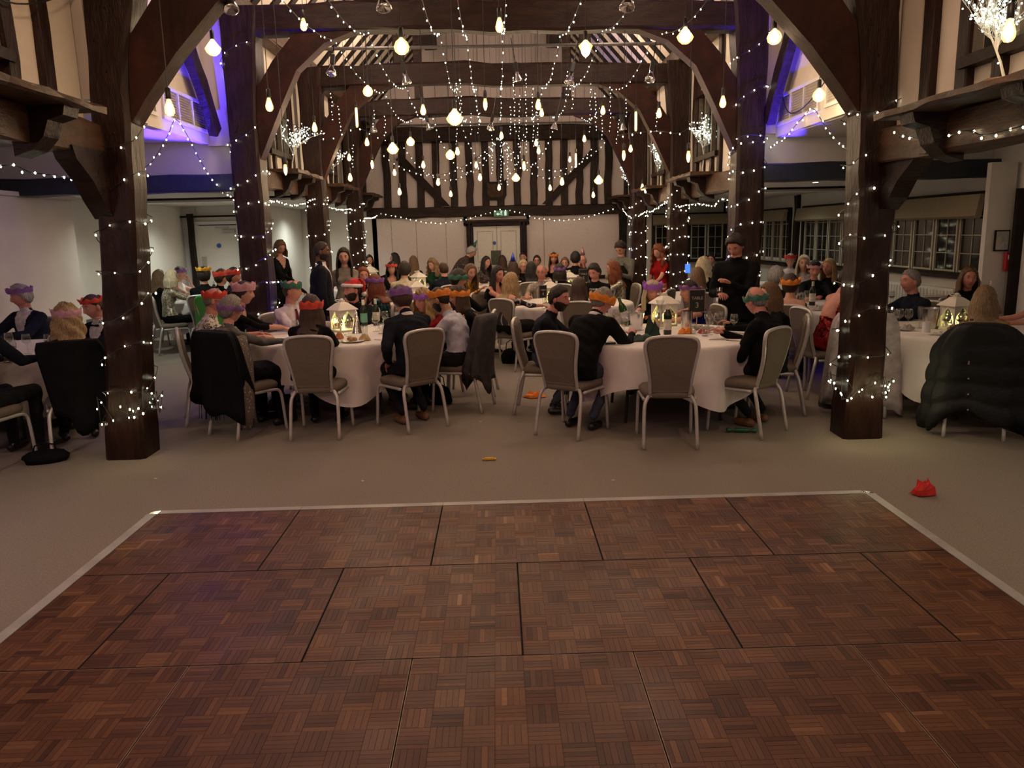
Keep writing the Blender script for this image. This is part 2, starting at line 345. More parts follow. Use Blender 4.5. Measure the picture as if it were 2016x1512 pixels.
# air grilles in the open bay
def grille(s, z, tilt, which):
    for y0, y1, n, tag in ((6.9, 8.05, 3, 'nearer'), (8.25, 9.40, 3, 'farther')):
        X = 3.325*s; h = 0.30
        e = empty('air_grille', (X, (y0+y1)/2, z), label='white %s air grille high in the %s wall, the %s of the pair' % ('slatted', which, tag), category='vent')
        L = y1-y0; b = MB()
        b.add(box(0, 0, h/2, 0.04, L+0.06, 0.035)); b.add(box(0, 0, -h/2, 0.04, L+0.06, 0.035))
        for i in range(n+1): b.add(box(0, -L/2+i*L/n, 0, 0.038, 0.03, h))
        b.build('grille_frame', TRIMW, e)
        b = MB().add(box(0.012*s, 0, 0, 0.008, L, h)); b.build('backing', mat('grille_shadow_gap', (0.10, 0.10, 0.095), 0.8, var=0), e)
        b = MB()
        for i in range(n):
            for j in range(11):
                y = -L/2+(i+0.5)*L/n; zz = -h/2+(j+0.7)*h/11.4
                b.add(([(-0.014*s, y-L/n/2+0.02, zz-0.006), (-0.014*s, y+L/n/2-0.02, zz-0.006), (0.008*s, y+L/n/2-0.02, zz+0.004), (0.008*s, y-L/n/2+0.02, zz+0.008),
                        (-0.014*s, y-L/n/2+0.02, zz-0.003), (-0.014*s, y+L/n/2-0.02, zz-0.003), (0.008*s, y+L/n/2-0.02, zz+0.011), (0.008*s, y-L/n/2+0.02, zz+0.011)],
                       [(0, 1, 2, 3), (7, 6, 5, 4), (0, 4, 5, 1), (1, 5, 6, 2), (2, 6, 7, 3), (3, 7, 4, 0)]))
        b.build('slats', mat('grille_slat_grey', (0.42, 0.39, 0.36), 0.5, var=0), e, kind='stuff')
grille(-1, 3.12, 0, 'left'); grille(1, 3.06, 0, 'right')
# right aisle: outer wall with casement windows and blinds, end wall
BLIND = mat('oatmeal_blind_fabric', (0.34, 0.29, 0.20), 0.9, var=0.06, vscale=60, bmp=0.2, bscale=120, stretch=(1, 1, 0.2))
CAME = mat('pale_glazing_bars', (0.50, 0.47, 0.38), 0.5, var=0.05)
wr = MB(); wins = [(9.55, 12.35), (13.0, 15.25), (16.0, 18.5)]; zs0, zs1 = 1.08, 2.08
ycur = -3.0
for y0, y1 in wins:
    wr.add(box(6.1, (ycur+y0)/2, 1.45, 0.2, y0-ycur, 2.9)); wr.add(box(6.1, (y0+y1)/2, zs0/2, 0.2, y1-y0, zs0)); wr.add(box(6.1, (y0+y1)/2, (zs1+2.5)/2, 0.2, y1-y0, 2.5-zs1)); ycur = y1
wr.add(box(6.1, (ycur+19.3)/2, 1.45, 0.2, 19.3-ycur, 2.9))
st('wall_right', wr, WHITE)
def casement(nm, P0, P1, n, nb, z0, z1, blind_h, inward):
    """leaded casements between two ground points P0,P1"""
    P0 = np.array([*P0, 0.0]); P1 = np.array([*P1, 0.0]); d = nrm(P1-P0); L = np.linalg.norm(P1-P0); inn = np.array([*inward, 0.0])
    rz = math.atan2(d[1], d[0]); root = empty(nm, tuple(P0), rz, kind='structure')
    sg = 1 if np.dot(np.array([-sin(rz), cos(rz), 0]), inn) > 0 else -1     # local +y side facing the room
    f = MB().add(box(L/2, 0, z0-0.03, L+0.1, 0.16, 0.06)).add(box(L/2, 0, z1+0.03, L+0.1, 0.12, 0.06)).add(box(-0.03, 0, (z0+z1)/2, 0.06, 0.12, z1-z0)).add(box(L+0.03, 0, (z0+z1)/2, 0.06, 0.12, z1-z0))
    f.build('window_frame', OAKD, root)
    MB().add(box(L/2, 0.07*sg, z0-0.05, L+0.16, 0.10, 0.05)).build('window_sill', OAKX, root)
    wd = L/n
    for i in range(n):
        c = MB(); x0, x1 = i*wd+0.02, (i+1)*wd-0.02
        for x in (x0+0.015, x1-0.015): c.add(box(x, 0, (z0+z1)/2, 0.03, 0.05, z1-z0))
        for k in range(1, nb): c.add(box(x0+(x1-x0)*k/nb, 0, (z0+z1)/2, 0.010, 0.016, z1-z0))
        for k in range(5): c.add(box((x0+x1)/2, 0, z0+0.01+(z1-z0-0.02)*k/4, x1-x0, 0.016, 0.010 if 0 < k < 4 else 0.03))
        c.build('casement', CAME, root)
        for a in range(nb):
            for k in range(4):
                pw = (x1-x0)/nb; ph = (z1-z0)/4
                MB().add(box(x0+(a+0.5)*pw, -0.004*sg, z0+(k+0.5)*ph, pw-0.008, 0.004, ph-0.008)).build('pane', NIGHT, root)
    b = MB()
    pr = [(0.10*sg, z1+0.02), (0.16*sg, z1+0.02), (0.20*sg, z1-blind_h), (0.14*sg, z1-blind_h-0.03), (0.12*sg, z1-blind_h)]
    b.add(prism(pr, 0, -0.06, L+0.06)); b.build('blind', BLIND, root)
casement('window_21', (6.0, 9.55), (6.0, 12.35), 5, 2, 1.10, 2.05, 0.24, (-1, 0))
casement('window_22', (6.0, 13.0), (6.0, 15.25), 4, 2, 1.04, 2.05, 0.20, (-1, 0))
casement('window_23', (6.0, 16.0), (6.0, 18.5), 5, 2, 1.00, 2.05, 0.18, (-1, 0))
casement('window_24', (3.85, 19.2), (4.62, 19.2), 2, 2, 1.0, 2.05, 0.2, (0, -1))
casement('window_25', (4.72, 19.2), (5.55, 19.2), 2, 2, 1.0, 2.05, 0.2, (0, -1))
st('wall_right_end', MB().add(box(3.45, 19.3, 1.2, 0.8, 0.1, 2.4)).add(box(4.7, 19.3, 0.48, 1.8, 0.1, 0.96)).add(box(4.7, 19.3, 2.3, 1.8, 0.1, 0.4)).add(box(5.85, 19.3, 1.2, 0.6, 0.1, 2.4)).add(box(4.67, 19.3, 1.5, 0.10, 0.1, 1.2)), WHITE)
st('trim_4', MB().add(beam((5.97, 15.6, 0), (5.97, 15.6, 2.33), 0.12, 0.14)).add(beam((5.95, 9.35, 0), (5.95, 9.35, 2.3), 0.05, 0.05)), OAKD)
# panelled radiators below the windows
for y0, y1, tg in ((9.9, 11.9, 'below the nearest right-hand window'), (13.3, 15.0, 'below the second right-hand window')):
    b = MB().add(box(5.90, (y0+y1)/2, 0.62, 0.10, y1-y0, 0.55, 0.01)); r = thing('radiator', b, TRIMW, 'white panel radiator ' + tg, 'radiator')
    f = MB()
    for i in range(int((y1-y0)/0.08)): f.add(box(5.845, y0+0.05+i*0.08, 0.62, 0.02, 0.03, 0.48))
    f.build('ribs', TRIMW, r, kind='stuff')
b = MB().add(box(-6.22, 10.9, 0.62, 0.08, 1.2, 0.55, 0.01)); r = thing('radiator', b, TRIMW, 'white radiator with a grille top on the left aisle wall behind the post', 'radiator')
f = MB()
for i in range(15): f.add(box(-6.17, 10.35+i*0.08, 0.62, 0.02, 0.03, 0.48))
f.build('ribs', TRIMW, r, kind='stuff')
# right-hand nearer corner: end pier, dark doorway, curtain head, notice and extinguisher box
st('door_2', MB().add(box(6.15, 8.9, 1.05, 0.5, 0.06, 2.1)), OAKD)
st('trim_5', MB().add(box(5.80, 9.05, 1.2, 0.30, 0.08, 2.4)), WHITE)
e = thing('notice_frame', MB().add(box(5.83, 8.99, 1.52, 0.17, 0.02, 0.24)), OAKD, 'small framed notice on the pier beside the dark doorway, far right', 'notice')
MB().add(box(5.83, 8.975, 1.52, 0.14, 0.01, 0.21)).build('paper', mat('notice_paper', (0.45, 0.44, 0.42), 0.7), e)
e = thing('fire_alarm_box', MB().add(box(5.93, 8.97, 1.28, 0.12, 0.05, 0.22, 0.008)), mat('alarm_red', (0.45, 0.03, 0.03), 0.4, var=0), 'red fire call point on the pier below the framed notice', 'alarm')
MB().add(box(5.92, 8.94, 1.33, 0.05, 0.01, 0.05)).build('label_plate', TRIMW, e)
b = MB()
for i in range(9): b.add(ell((6.0+0.14*i, 8.6, 2.26-0.03*(i % 2)), (0.12, 0.10, 0.16), 8, 6))
thing('gathered_black_drape', b, BLACKP, 'black gathered drape bunched under the right ceiling by the pier', 'drape')
# ---- far end wall of the nave
b = MB()
b.add(box(-1.86, 19.25, 1.07, 2.3, 0.1, 2.14)); b.add(box(1.88, 19.25, 1.07, 2.3, 0.1, 2.14)); b.add(box(0, 19.25, 2.03, 1.6, 0.1, 0.22))
b.add(box(0, 19.30, 3.2, 6.2, 0.1, 2.1))
b.add(prism([(-3.3, 4.2), (3.3, 4.2), (0, 7.85)], 1, 19.3, 19.4))
endw = st('wall_far', b, mat('rosy_plaster', (0.74, 0.65, 0.64), 0.85, var=0.03))
for i, x in enumerate((-2.6, -2.21, -1.80, -1.40, -1.00, -0.62, -0.24, 0.12, 0.53, 0.92, 1.29, 1.66, 2.02, 2.38, 2.72)):
    MB().add(beam((x, 19.22, 2.36), (x, 19.22, 4.0), 0.17, 0.10, 6, 0.004, 0.02)).build('stud', OAK, endw)
MB().add(prism([(-2.35, 3.50), (-2.20, 3.62), (-1.10, 2.40), (-1.32, 2.40)], 1, 19.12, 19.22)).build('brace', OAKX, endw)
MB().add(prism([(2.50, 3.58), (2.36, 3.70), (1.12, 2.40), (1.34, 2.40)], 1, 19.12, 19.22)).build('brace', OAKX, endw)
for x in (-2.55, -1.95, -1.23, 1.15): MB().add(box(x, 19.195, 1.07, 0.02, 0.012, 2.12)).build('panel_joint', mat('panel_joint_grey', (0.45, 0.40, 0.37), 0.8), endw)  # thin grey strips along the wall-panel joints
thing('end_wall_beam', MB().add(beam((-3.1, 19.1, 2.27), (3.05, 19.1, 2.24), 0.22, 0.24, 16, 0.01)), OAKX, 'dark oak beam right across the end wall above the double doors', 'beam')
thing('end_wall_top_beam', MB().add(beam((-3.1, 19.05, 4.05), (3.05, 19.05, 4.02), 0.26, 0.34, 16, 0.012)), OAKX, 'heavy oak tie at the top of the studded end wall', 'beam')
st('baseboard_far', MB().add(box(-1.86, 19.18, 0.62, 2.3, 0.04, 0.09)).add(box(1.88, 19.18, 0.62, 2.3, 0.04, 0.09)), OAKD)
st('trim_6', MB().add(beam((3.05, 19.1, 0), (3.05, 19.1, 2.2), 0.17, 0.14)), OAKD)
def door_leaf(x0, x1, tag):
    d = st('door_'+tag, MB().add(box((x0+x1)/2, 19.2, 0.95, x1-x0-0.006, 0.05, 1.90, 0.004)), TRIMW)
    for z0, z1 in ((1.05, 1.78), (0.2, 0.92)):
        m = MB(); xa, xb = x0+0.1, x1-0.1
        for a in ((xa, xb, z0, z0), (xa, xb, z1, z1)): m.add(box((xa+xb)/2, 19.17, a[2], xb-xa+0.02, 0.015, 0.018))
        for x in (xa, xb): m.add(box(x, 19.17, (z0+z1)/2, 0.018, 0.015, z1-z0))
        m.build('panel_moulding', mat('moulding_grey', (0.5, 0.48, 0.45), 0.6), d)
    return d
dl = door_leaf(-0.57, 0.0, '3'); dr = door_leaf(0.0, 0.57, '4')
MB().add(prism([(-0.06+0.04*cos(t*pi/8), 1.50+0.04*sin(t*pi/8)) for t in range(16)], 1, 19.15, 19.17)).build('fire_door_disc', MC['sign_blue'], dl)
MB().add(box(-0.03, 19.15, 1.15, 0.24, 0.02, 0.34)).build('door_plate', mat('tarnished_plate', (0.06, 0.07, 0.05), 0.4, 0.5), dl)
fr = MB()
for x in (-0.66, 0.66):
    for k in range(3): fr.add(box(x+(k-1)*0.05, 19.12-0.02*(k == 1), 0.99, 0.04, 0.14, 1.98))
fr.add(box(0, 19.12, 1.96, 1.5, 0.14, 0.09)); fr.add(box(0, 19.10, 2.03, 1.56, 0.16, 0.05))
thing('door_surround', fr, OAKX, 'fluted dark timber surround of the white double doors', 'door frame')
# shield plaque and exit sign
pl = [(-0.26, 3.00), (-0.20, 2.94), (0.20, 2.94), (0.27, 3.00), (0.26, 2.62), (0.22, 2.54), (0.12, 2.51), (-0.12, 2.51), (-0.22, 2.54), (-0.27, 2.62)]
e = thing('shield_plaque', MB().add(prism(pl, 1, 19.05, 19.14)), OAKD, 'dark carved wooden plaque hung in the middle of the studded wall', 'plaque')
MB().add(prism([(x*0.72, 2.75+(z-2.75)*0.7) for x, z in pl], 1, 19.03, 19.055)).build('carved_panel', OAKY, e)
e = thing('exit_sign', MB().add(box(0.12, 18.93, 2.19, 0.36, 0.05, 0.15, 0.005)), mat('exit_green', (0.02, 0.16, 0.10), 0.4, var=0), 'green emergency exit sign with white running figure over the double doors', 'sign')
b = MB(); y = 18.90
b.add(box(0.12, y, 2.215, 0.025, 0.004, 0.045)); b.add(box(0.128, y, 2.25, 0.018, 0.004, 0.018)); b.add(box(0.105, y, 2.175, 0.045, 0.004, 0.014)); b.add(box(0.14, y, 2.165, 0.014, 0.004, 0.05)); b.add(box(0.12, y, 2.225, 0.07, 0.004, 0.01))
b.add(prism([(0.0, 2.18), (0.05, 2.22), (0.05, 2.195), (0.085, 2.195), (0.085, 2.165), (0.05, 2.165), (0.05, 2.14)], 1, y-0.002, y+0.002)); b.add(box(0.22, y, 2.19, 0.055, 0.004, 0.10))
b.build('pictogram', emis('exit_white', (0.8, 1, 0.9), 0.5, 'NONE'), e)
# ---- roof: plaster planes, rafters, purlins, ridge
RZ, RX, RR = 4.32, 3.2, 7.8
sl = (RR-RZ)/RX
for s, nm in ((-1, 'ceiling_left'), (1, 'ceiling_right')):
    b = MB(); V = [(RX*s*1.15, 2.0, RZ-0.15*RX*sl), (0, 2.0, RR), (0, 19.4, RR), (RX*s*1.15, 19.4, RZ-0.15*RX*sl)]
    V = np.array(V, float); V2 = V+np.array([0.05*s, 0, 0.05]); b.add((np.concatenate([V, V2]), [(0, 1, 2, 3), (7, 6, 5, 4), (0, 4, 5, 1), (1, 5, 6, 2), (2, 6, 7, 3), (3, 7, 4, 0)]))
    cl = st(nm, b, PLASTER)
    n = np.array([-s*sl, 0, -1.0]); n /= np.linalg.norm(n)
    for i in range(31):
        y = 3.6+i*0.52
        a = np.array([RX*s, y+RS.randn()*0.02, RZ])+n*0.0; c = np.array([0.0, y+RS.randn()*0.02, RR])+n*0.0
        d = nrm(c-a); w2 = 0.085+0.012*RS.randn(); rings = []
        for t in (0, 0.33, 0.66, 1):
            p = a+(c-a)*t+np.array([0, RS.randn()*0.015, 0]); rings.append([p+np.array([0, u*w2, 0])+n*v for u, v in ((-1, -0.03), (1, -0.03), (1, 0.028), (-1, 0.028))])
        MB().add(loft(rings)).build('rafter', OAKD, cl)
    thing('purlin', MB().add(beam((1.42*s, 3, 6.10), (1.42*s, 19.25, 6.10), 0.30, 0.30, 16, 0.008)), OAKX, 'long oak purlin under the rafters on the %s slope' % ('left' if s < 0 else 'right'), 'beam')
st('wall_nave_front', MB().add(box(0, 1.95, 6.4, 6.6, 0.1, 4.2)), PLASTER)
# ---- posts, ties, braces
names = ['nearest', 'second', 'third', 'fourth']
POST = {}
def interp_x(tab, z): return float(np.interp(z, [q[1] for q in tab], [q[0] for q in tab]))
for side, s, PX in (('left', -1, PXL), ('right', 1, PXR)):
    for i, y in enumerate(PY):
        tab = PX[y]; rings = []; N = 18; hw = [0.145, 0.165, 0.15, 0.145][i]
        for k in range(N+1):
            z = 4.3*k/N; x = interp_x(tab, z); w0 = hw*(1.10 if z < 0.25 else 1.0); j = (0.25 if i == 0 else 0.08)*max(0, (z-3.05)/1.2)**1.2
            xa, xb = x-w0, x+w0
            if s < 0: xb += j
            else: xa -= j
            c = 0.03; yy0, yy1 = y-w0, y+w0
            r = [(xa+c, yy0), (xb-c, yy0), (xb, yy0+c), (xb, yy1-c), (xb-c, yy1), (xa+c, yy1), (xa, yy1-c), (xa, yy0+c)]
            rings.append([np.array([a+RS.randn()*0.005, b_+RS.randn()*0.005, z]) for a, b_ in r])
        extra = ', lights tangled at its foot' if i == 0 else ''
        p = thing('timber_post', MB().add(loft(rings)), OAK, '%s hewn oak post, %s side%s' % (names[i], side, extra), 'post')
        POST[(s, i)] = p
        if i in (0, 1, 2):
            b = MB()
            for q in range(7): b.add(ell((interp_x(tab, 2.7+q*0.2)+RS.uniform(-.08, .08), y-hw-0.002, 2.55+q*0.22), (0.011, 0.008, 0.011), 6, 4))
            b.build('peg', OAKD, p, kind='stuff')
        # curved arch brace up to the tie
        x0 = abs(interp_x(tab, 2.6))-hw+0.03
        inner = [(x0, 2.58), (x0-0.16, 2.80), (x0-0.42, 3.12), (x0-0.75, 3.46), (x0-1.15, 3.78), (x0-1.55, 4.00)]
        outer = [(x0-1.10, 4.05), (x0-0.72, 3.98), (x0-0.38, 3.62), (x0-0.10, 3.26), (x0+0.03, 3.10)]
        if i > 0:
            inner = [(x0, 2.58), (x0-0.13, 2.85), (x0-0.30, 3.20), (x0-0.52, 3.62), (x0-0.85, 3.90), (x0-1.18, 4.02)]; outer = [(x0-0.75, 4.10), (x0-0.55, 4.05), (x0-0.25, 3.72), (x0-0.02, 3.38), (x0+0.05, 3.26)]
        if s > 0: inner = [(a, b_-0.04) for a, b_ in inner]
        poly = [(a*s, b_) for a, b_ in inner+outer]
        thing('arch_brace', MB().add(prism(poly, 1, y-0.10, y+0.10)), OAKS, 'curved reddish-brown arch brace from the %s post, %s side' % (names[i], side), 'brace')
    # knee brace from nearest post out to the rail
    x = interp_x(PX[6.3], 2.1)
    if s < 0: poly = [(6.17, 1.92), (6.17, 2.42), (5.68, 2.42), (5.72, 2.33), (5.93, 2.18), (6.03, 2.05)]
    else: poly = [(6.17, 1.85), (6.17, 2.28), (5.66, 2.28), (5.70, 2.20), (5.92, 2.06), (6.03, 1.94)]
    thing('knee_brace', MB().add(prism(poly, 0, x+0.02*s, x+0.17*s)), OAKX, 'short knee brace under the rail outside the nearest %s post' % side, 'brace')
    # long slanting brace in the open bay
    thing('wall_brace', MB().add(beam((3.2*s, 9.35, 2.95), (3.2*s, 8.35, 4.35), 0.10, 0.2, 6)), OAKX, 'slanting oak brace beside the air grilles, %s side' % side, 'brace')
for i, y in enumerate(PY):
    P = [(-2.95+5.9*t, y, 4.12+0.05*sin(pi*t)+(0.03 if t < 0.5 else -0.01)) for t in np.linspace(0, 1, 15)]
    rings = []
    for t, p in zip(np.linspace(0, 1, 15), P):
        hd = 0.15+0.02*sin(pi*t); r = []
        for u, v in ((-0.8, -1), (0.8, -1), (1, -0.8), (1, 0.8), (0.8, 1), (-0.8, 1), (-1, 0.8), (-1, -0.8)): r.append(np.array(p)+np.array([0, u*0.13, v*hd])+RS.randn(3)*0.008)
        rings.append(r)
    thing('tie_beam', MB().add(loft(rings)), OAKX, '%s great oak tie beam across the nave' % names[i], 'beam')
    if i > 0:
        for s in (-1, 1):
            thing('queen_strut', MB().add(beam((1.45*s, y, 4.25), (1.45*s, y, 6.2), 0.16, 0.18, 5)), OAKX, 'upright strut on the %s tie beam, %s side' % (names[i], 'left' if s < 0 else 'right'), 'strut')
# lighting bars slung between the arches
for y, z, x0, x1, nm in ((11.2, 4.22, -2.5, 2.6, 'nearer'), (17.2, 4.0, -2.7, 2.7, 'farther')):
    thing('lighting_bar', MB().add(tube([(x0, y, z+0.02), (x1, y, z)], 0.022, 8)), mat('grey_steel_bar', (0.12, 0.115, 0.11), 0.5, 0.6, var=0), '%s grey steel bar slung across the nave for spotlights' % nm, 'bar')
thing('ceiling_speaker', MB().add(box(-0.04, 10.4, 4.50, 0.34, 0.25, 0.22, 0.01)), BLACKP, 'black box speaker on the tie beam under the roof centre', 'speaker')
# recessed downlights in the aisle ceilings
DL = emis('downlight_glow', (1.0, 0.98, 0.88), 10, 'NONE')
def downlight(x, y, z, power, label, col=WHT):
    e = empty('downlight', (x, y, z), label=label, category='light', group='recessed aisle downlights')
    MB().add(lathe([(0.05, -0.004), (0.065, -0.004), (0.065, 0.0), (0.05, 0.0)], 14, closed=True)).build('trim_ring', CHROME, e)
    MB().add(lathe([(0.048, -0.001), (0.048, 0.0)], 14)).build('lens', DL, e)
    l = lamp('downlight_lamp', 'SPOT', (0, 0, -0.03), col, power, spot_size=radians(150), spot_blend=0.8, shadow_soft_size=0.05); l.parent = e
for (x, y, zz, p, t) in ((-5.0, 11.4, 2.40, 62, 'over the left aisle by the header beam'), (-5.3, 14.2, 2.40, 75, 'over the middle of the left aisle'), (-3.9, 14.4, 2.40, 45, 'over the left aisle near the third post'), (-4.0, 17.6, 2.40, 75, 'over the far left recess'),
                      (4.6, 11.4, 2.35, 16, 'over the right aisle by the header beam'), (4.9, 14.3, 2.35, 24, 'over the middle of the right aisle'), (4.4, 17.5, 2.35, 20, 'over the far end of the right aisle')):
    downlight(x, y, zz, p, 'small round recessed downlight ' + t)
# ---- dance floor: parquet panels with aluminium ramp
def parq():
    m, nt, b = newmat('parquet_finger_wood')
    a = nt.nodes.new('ShaderNodeAttribute'); a.attribute_name = 'tone'
    col = ramp(nt, a.outputs['Fac'], [(0.0, (0.035, 0.012, 0.008)), (0.25, (0.075, 0.026, 0.014)), (0.55, (0.140, 0.058, 0.028)), (0.8, (0.20, 0.090, 0.042)), (1.0, (0.36, 0.18, 0.085))])
    v = tc(nt, (1, 1, 1)); f = noise_tex(nt, v, 60, 4); g = noise_tex(nt, v, 3, 2)
    mx = nt.nodes.new('ShaderNodeMix'); mx.data_type = 'RGBA'; mx.blend_type = 'MULTIPLY'; mx.inputs[0].default_value = 0.55
    nt.links.new(col, mx.inputs[6]); nt.links.new(ramp(nt, f, [(0.3, (0.6, 0.6, 0.6)), (0.7, (1, 1, 1))]), mx.inputs[7])
    nt.links.new(mx.outputs[2], b.inputs['Base Color']); 
    nt.links.new(ramp(nt, g, [(0.3, (0.42, 0.42, 0.42)), (0.7, (0.58, 0.58, 0.58))]), b.inputs['Roughness'])
    b.inputs['Specular IOR Level'].default_value = 0.28
    return m
PARQ = parq()
GROOVE = mat('panel_groove_dark', (0.012, 0.007, 0.005), 0.8, var=0)
EDGE = mat('panel_edge_worn', (0.30, 0.22, 0.15), 0.5, var=0.2)
W = 0.914; DX0, DY0 = -2.2232, 4.7549
df = empty('dance_floor', (0, 0, 0), label='portable parquet dance floor with pale ramp edging laid on the carpet', category='dance floor', kind='thing')
random.seed(3)
SQ = W/8; FW = SQ/5
def setattr_tone(me, vals, per):
    at = me.attributes.new('tone', 'FLOAT', 'FACE'); arr = np.repeat(np.array(vals, dtype=np.float32), per); at.data.foreach_set('value', arr)
def finger(x0, y0, x1, y1, z):
    g = 0.0006
    return ([(x0+g, y0+g, 0.028), (x1-g, y0+g, 0.028), (x1-g, y1-g, 0.028), (x0+g, y1-g, 0.028), (x0+g, y0+g, z), (x1-g, y0+g, z), (x1-g, y1-g, z), (x0+g, y1-g, z)],
            [(4, 5, 6, 7), (0, 1, 5, 4), (1, 2, 6, 5), (2, 3, 7, 6), (3, 0, 4, 7)])
def tone(): 
    r = random.random(); return (random.uniform(0.3, 0.62) if r < 0.72 else random.uniform(0.0, 0.3) if r < 0.88 else random.uniform(0.62, 1.0))
PROTO = {}
for o_ in (0, 1):
    for k in range(8):
        mb = MB(); mb.add(finger(0, 0, SQ if o_ else FW, FW if o_ else SQ, 0.0305)); me = mb.mesh('parquet_finger', PARQ); setattr_tone(me, [0.05+0.12*k], 5); PROTO[(o_, k)] = me
nind = 0
for row in range(6):
    off = 0 if row % 2 == 0 else 0.5
    ks = [0, 1, 2, 3, 4] if row % 2 == 0 else [-0.5, 0.5, 1.5, 2.5, 3.5, 4.5]
    for k in ks:
        x0 = DX0+k*W; x1 = x0+W; y1 = DY0-row*W; y0 = y1-W
        n0 = 0
        if k < 0: x0 = DX0
        if k > 4: x1 = DX0+5*W
        cols = int(round((x1-x0)/SQ))
        g = 0.0025
        pn = MB().add(box((x0+x1)/2, (y0+y1)/2, 0.0145, x1-x0-2*g, W-2*g, 0.027)).build('floor_panel', GROOVE, df)
        ed = MB()
        for (ax, ay, bx, by) in ((x0+g, y0+g, x1-g, y0+g+0.0022), (x0+g, y1-g-0.0022, x1-g, y1-g), (x0+g, y0+g, x0+g+0.0022, y1-g), (x1-g-0.0022, y0+g, x1-g, y1-g)):
            ed.add(box((ax+bx)/2, (ay+by)/2, 0.0291, bx-ax, by-ay, 0.0022))
        ed.build('edge_strip', EDGE if row >= 2 else GROOVE, pn)
        mb = MB(); tones = []
        for i in range(cols):
            for j in range(8):
                o_ = (i+j+row) % 2; bt = tone()
                for f in range(5):
                    sx, sy = x0+i*SQ, y0+j*SQ
                    if o_: r = (sx, sy+f*FW, sx+SQ, sy+(f+1)*FW)
                    else: r = (sx+f*FW, sy, sx+(f+1)*FW, sy+SQ)
                    r = (max(r[0], x0+g+0.002), max(r[1], y0+g+0.002), min(r[2], x1-g-0.002), min(r[3], y1-g-0.002))
                    t_ = min(1, max(0, 0.45*bt+0.55*tone()))
                    if row == 2 and k in (1, 2) and j < 4 and 0 < i < 7+0*k and j > 0 and nind < 300:
                        q = mkobj('parquet_finger', PROTO[(o_, int(t_*7.99))], pn, (sx+(0 if o_ else f*FW), sy+(f*FW if o_ else 0), 0)); nind += 1; continue
                    mb.add(finger(*r, 0.0300+random.uniform(-.0003, .0004))); tones.append(t_)
        me = mb.mesh('parquet', PARQ); setattr_tone(me, tones, 5); mkobj('parquet', me, pn, kind='stuff')
RAMP = mat('aluminium_ramp', (0.36, 0.345, 0.33), 0.45, 0.0, var=0.1, vscale=6)
def ramp_strip(a, b, out):
    a = np.array([*a, 0.0]); b = np.array([*b, 0.0]); o = np.array([*out, 0.0]); h = np.array([0, 0, 0.030]); g = nrm(b-a)*0.001
    prof = [(0.0, 0.0), (0.095, 0.0), (0.095, 0.004), (0.060, 0.0305), (0.0, 0.0315)]
    V = [a+g+o*q+np.array([0, 0, z]) for q, z in prof]+[b-g+o*q+np.array([0, 0, z]) for q, z in prof]; n = 5
    return V, [tuple(range(n)), tuple(range(2*n-1, n-1, -1))]+[(i, (i+1) % n, (i+1) % n+n, i+n) for i in range(n)]
X1 = DX0+5*W
for i in range(5): MB().add(ramp_strip((DX0+i*W, DY0+0.001), (DX0+(i+1)*W, DY0+0.001), (0, 1))).build('ramp_edge', RAMP, df)
for i in range(5):
    MB().add(ramp_strip((DX0-0.001, DY0-(i+1)*W), (DX0-0.001, DY0-i*W), (-1, 0))).build('ramp_edge', RAMP, df)
    MB().add(ramp_strip((X1+0.001, DY0-i*W), (X1+0.001, DY0-(i+1)*W), (1, 0))).build('ramp_edge', RAMP, df)
for x, s in ((DX0, -1), (X1, 1)): MB().add(prism([(x, DY0), (x+s*0.085, DY0), (x+s*0.06, DY0+0.06), (x, DY0+0.085)], 2, 0.002, 0.022)).build('ramp_corner', CHROME, df)

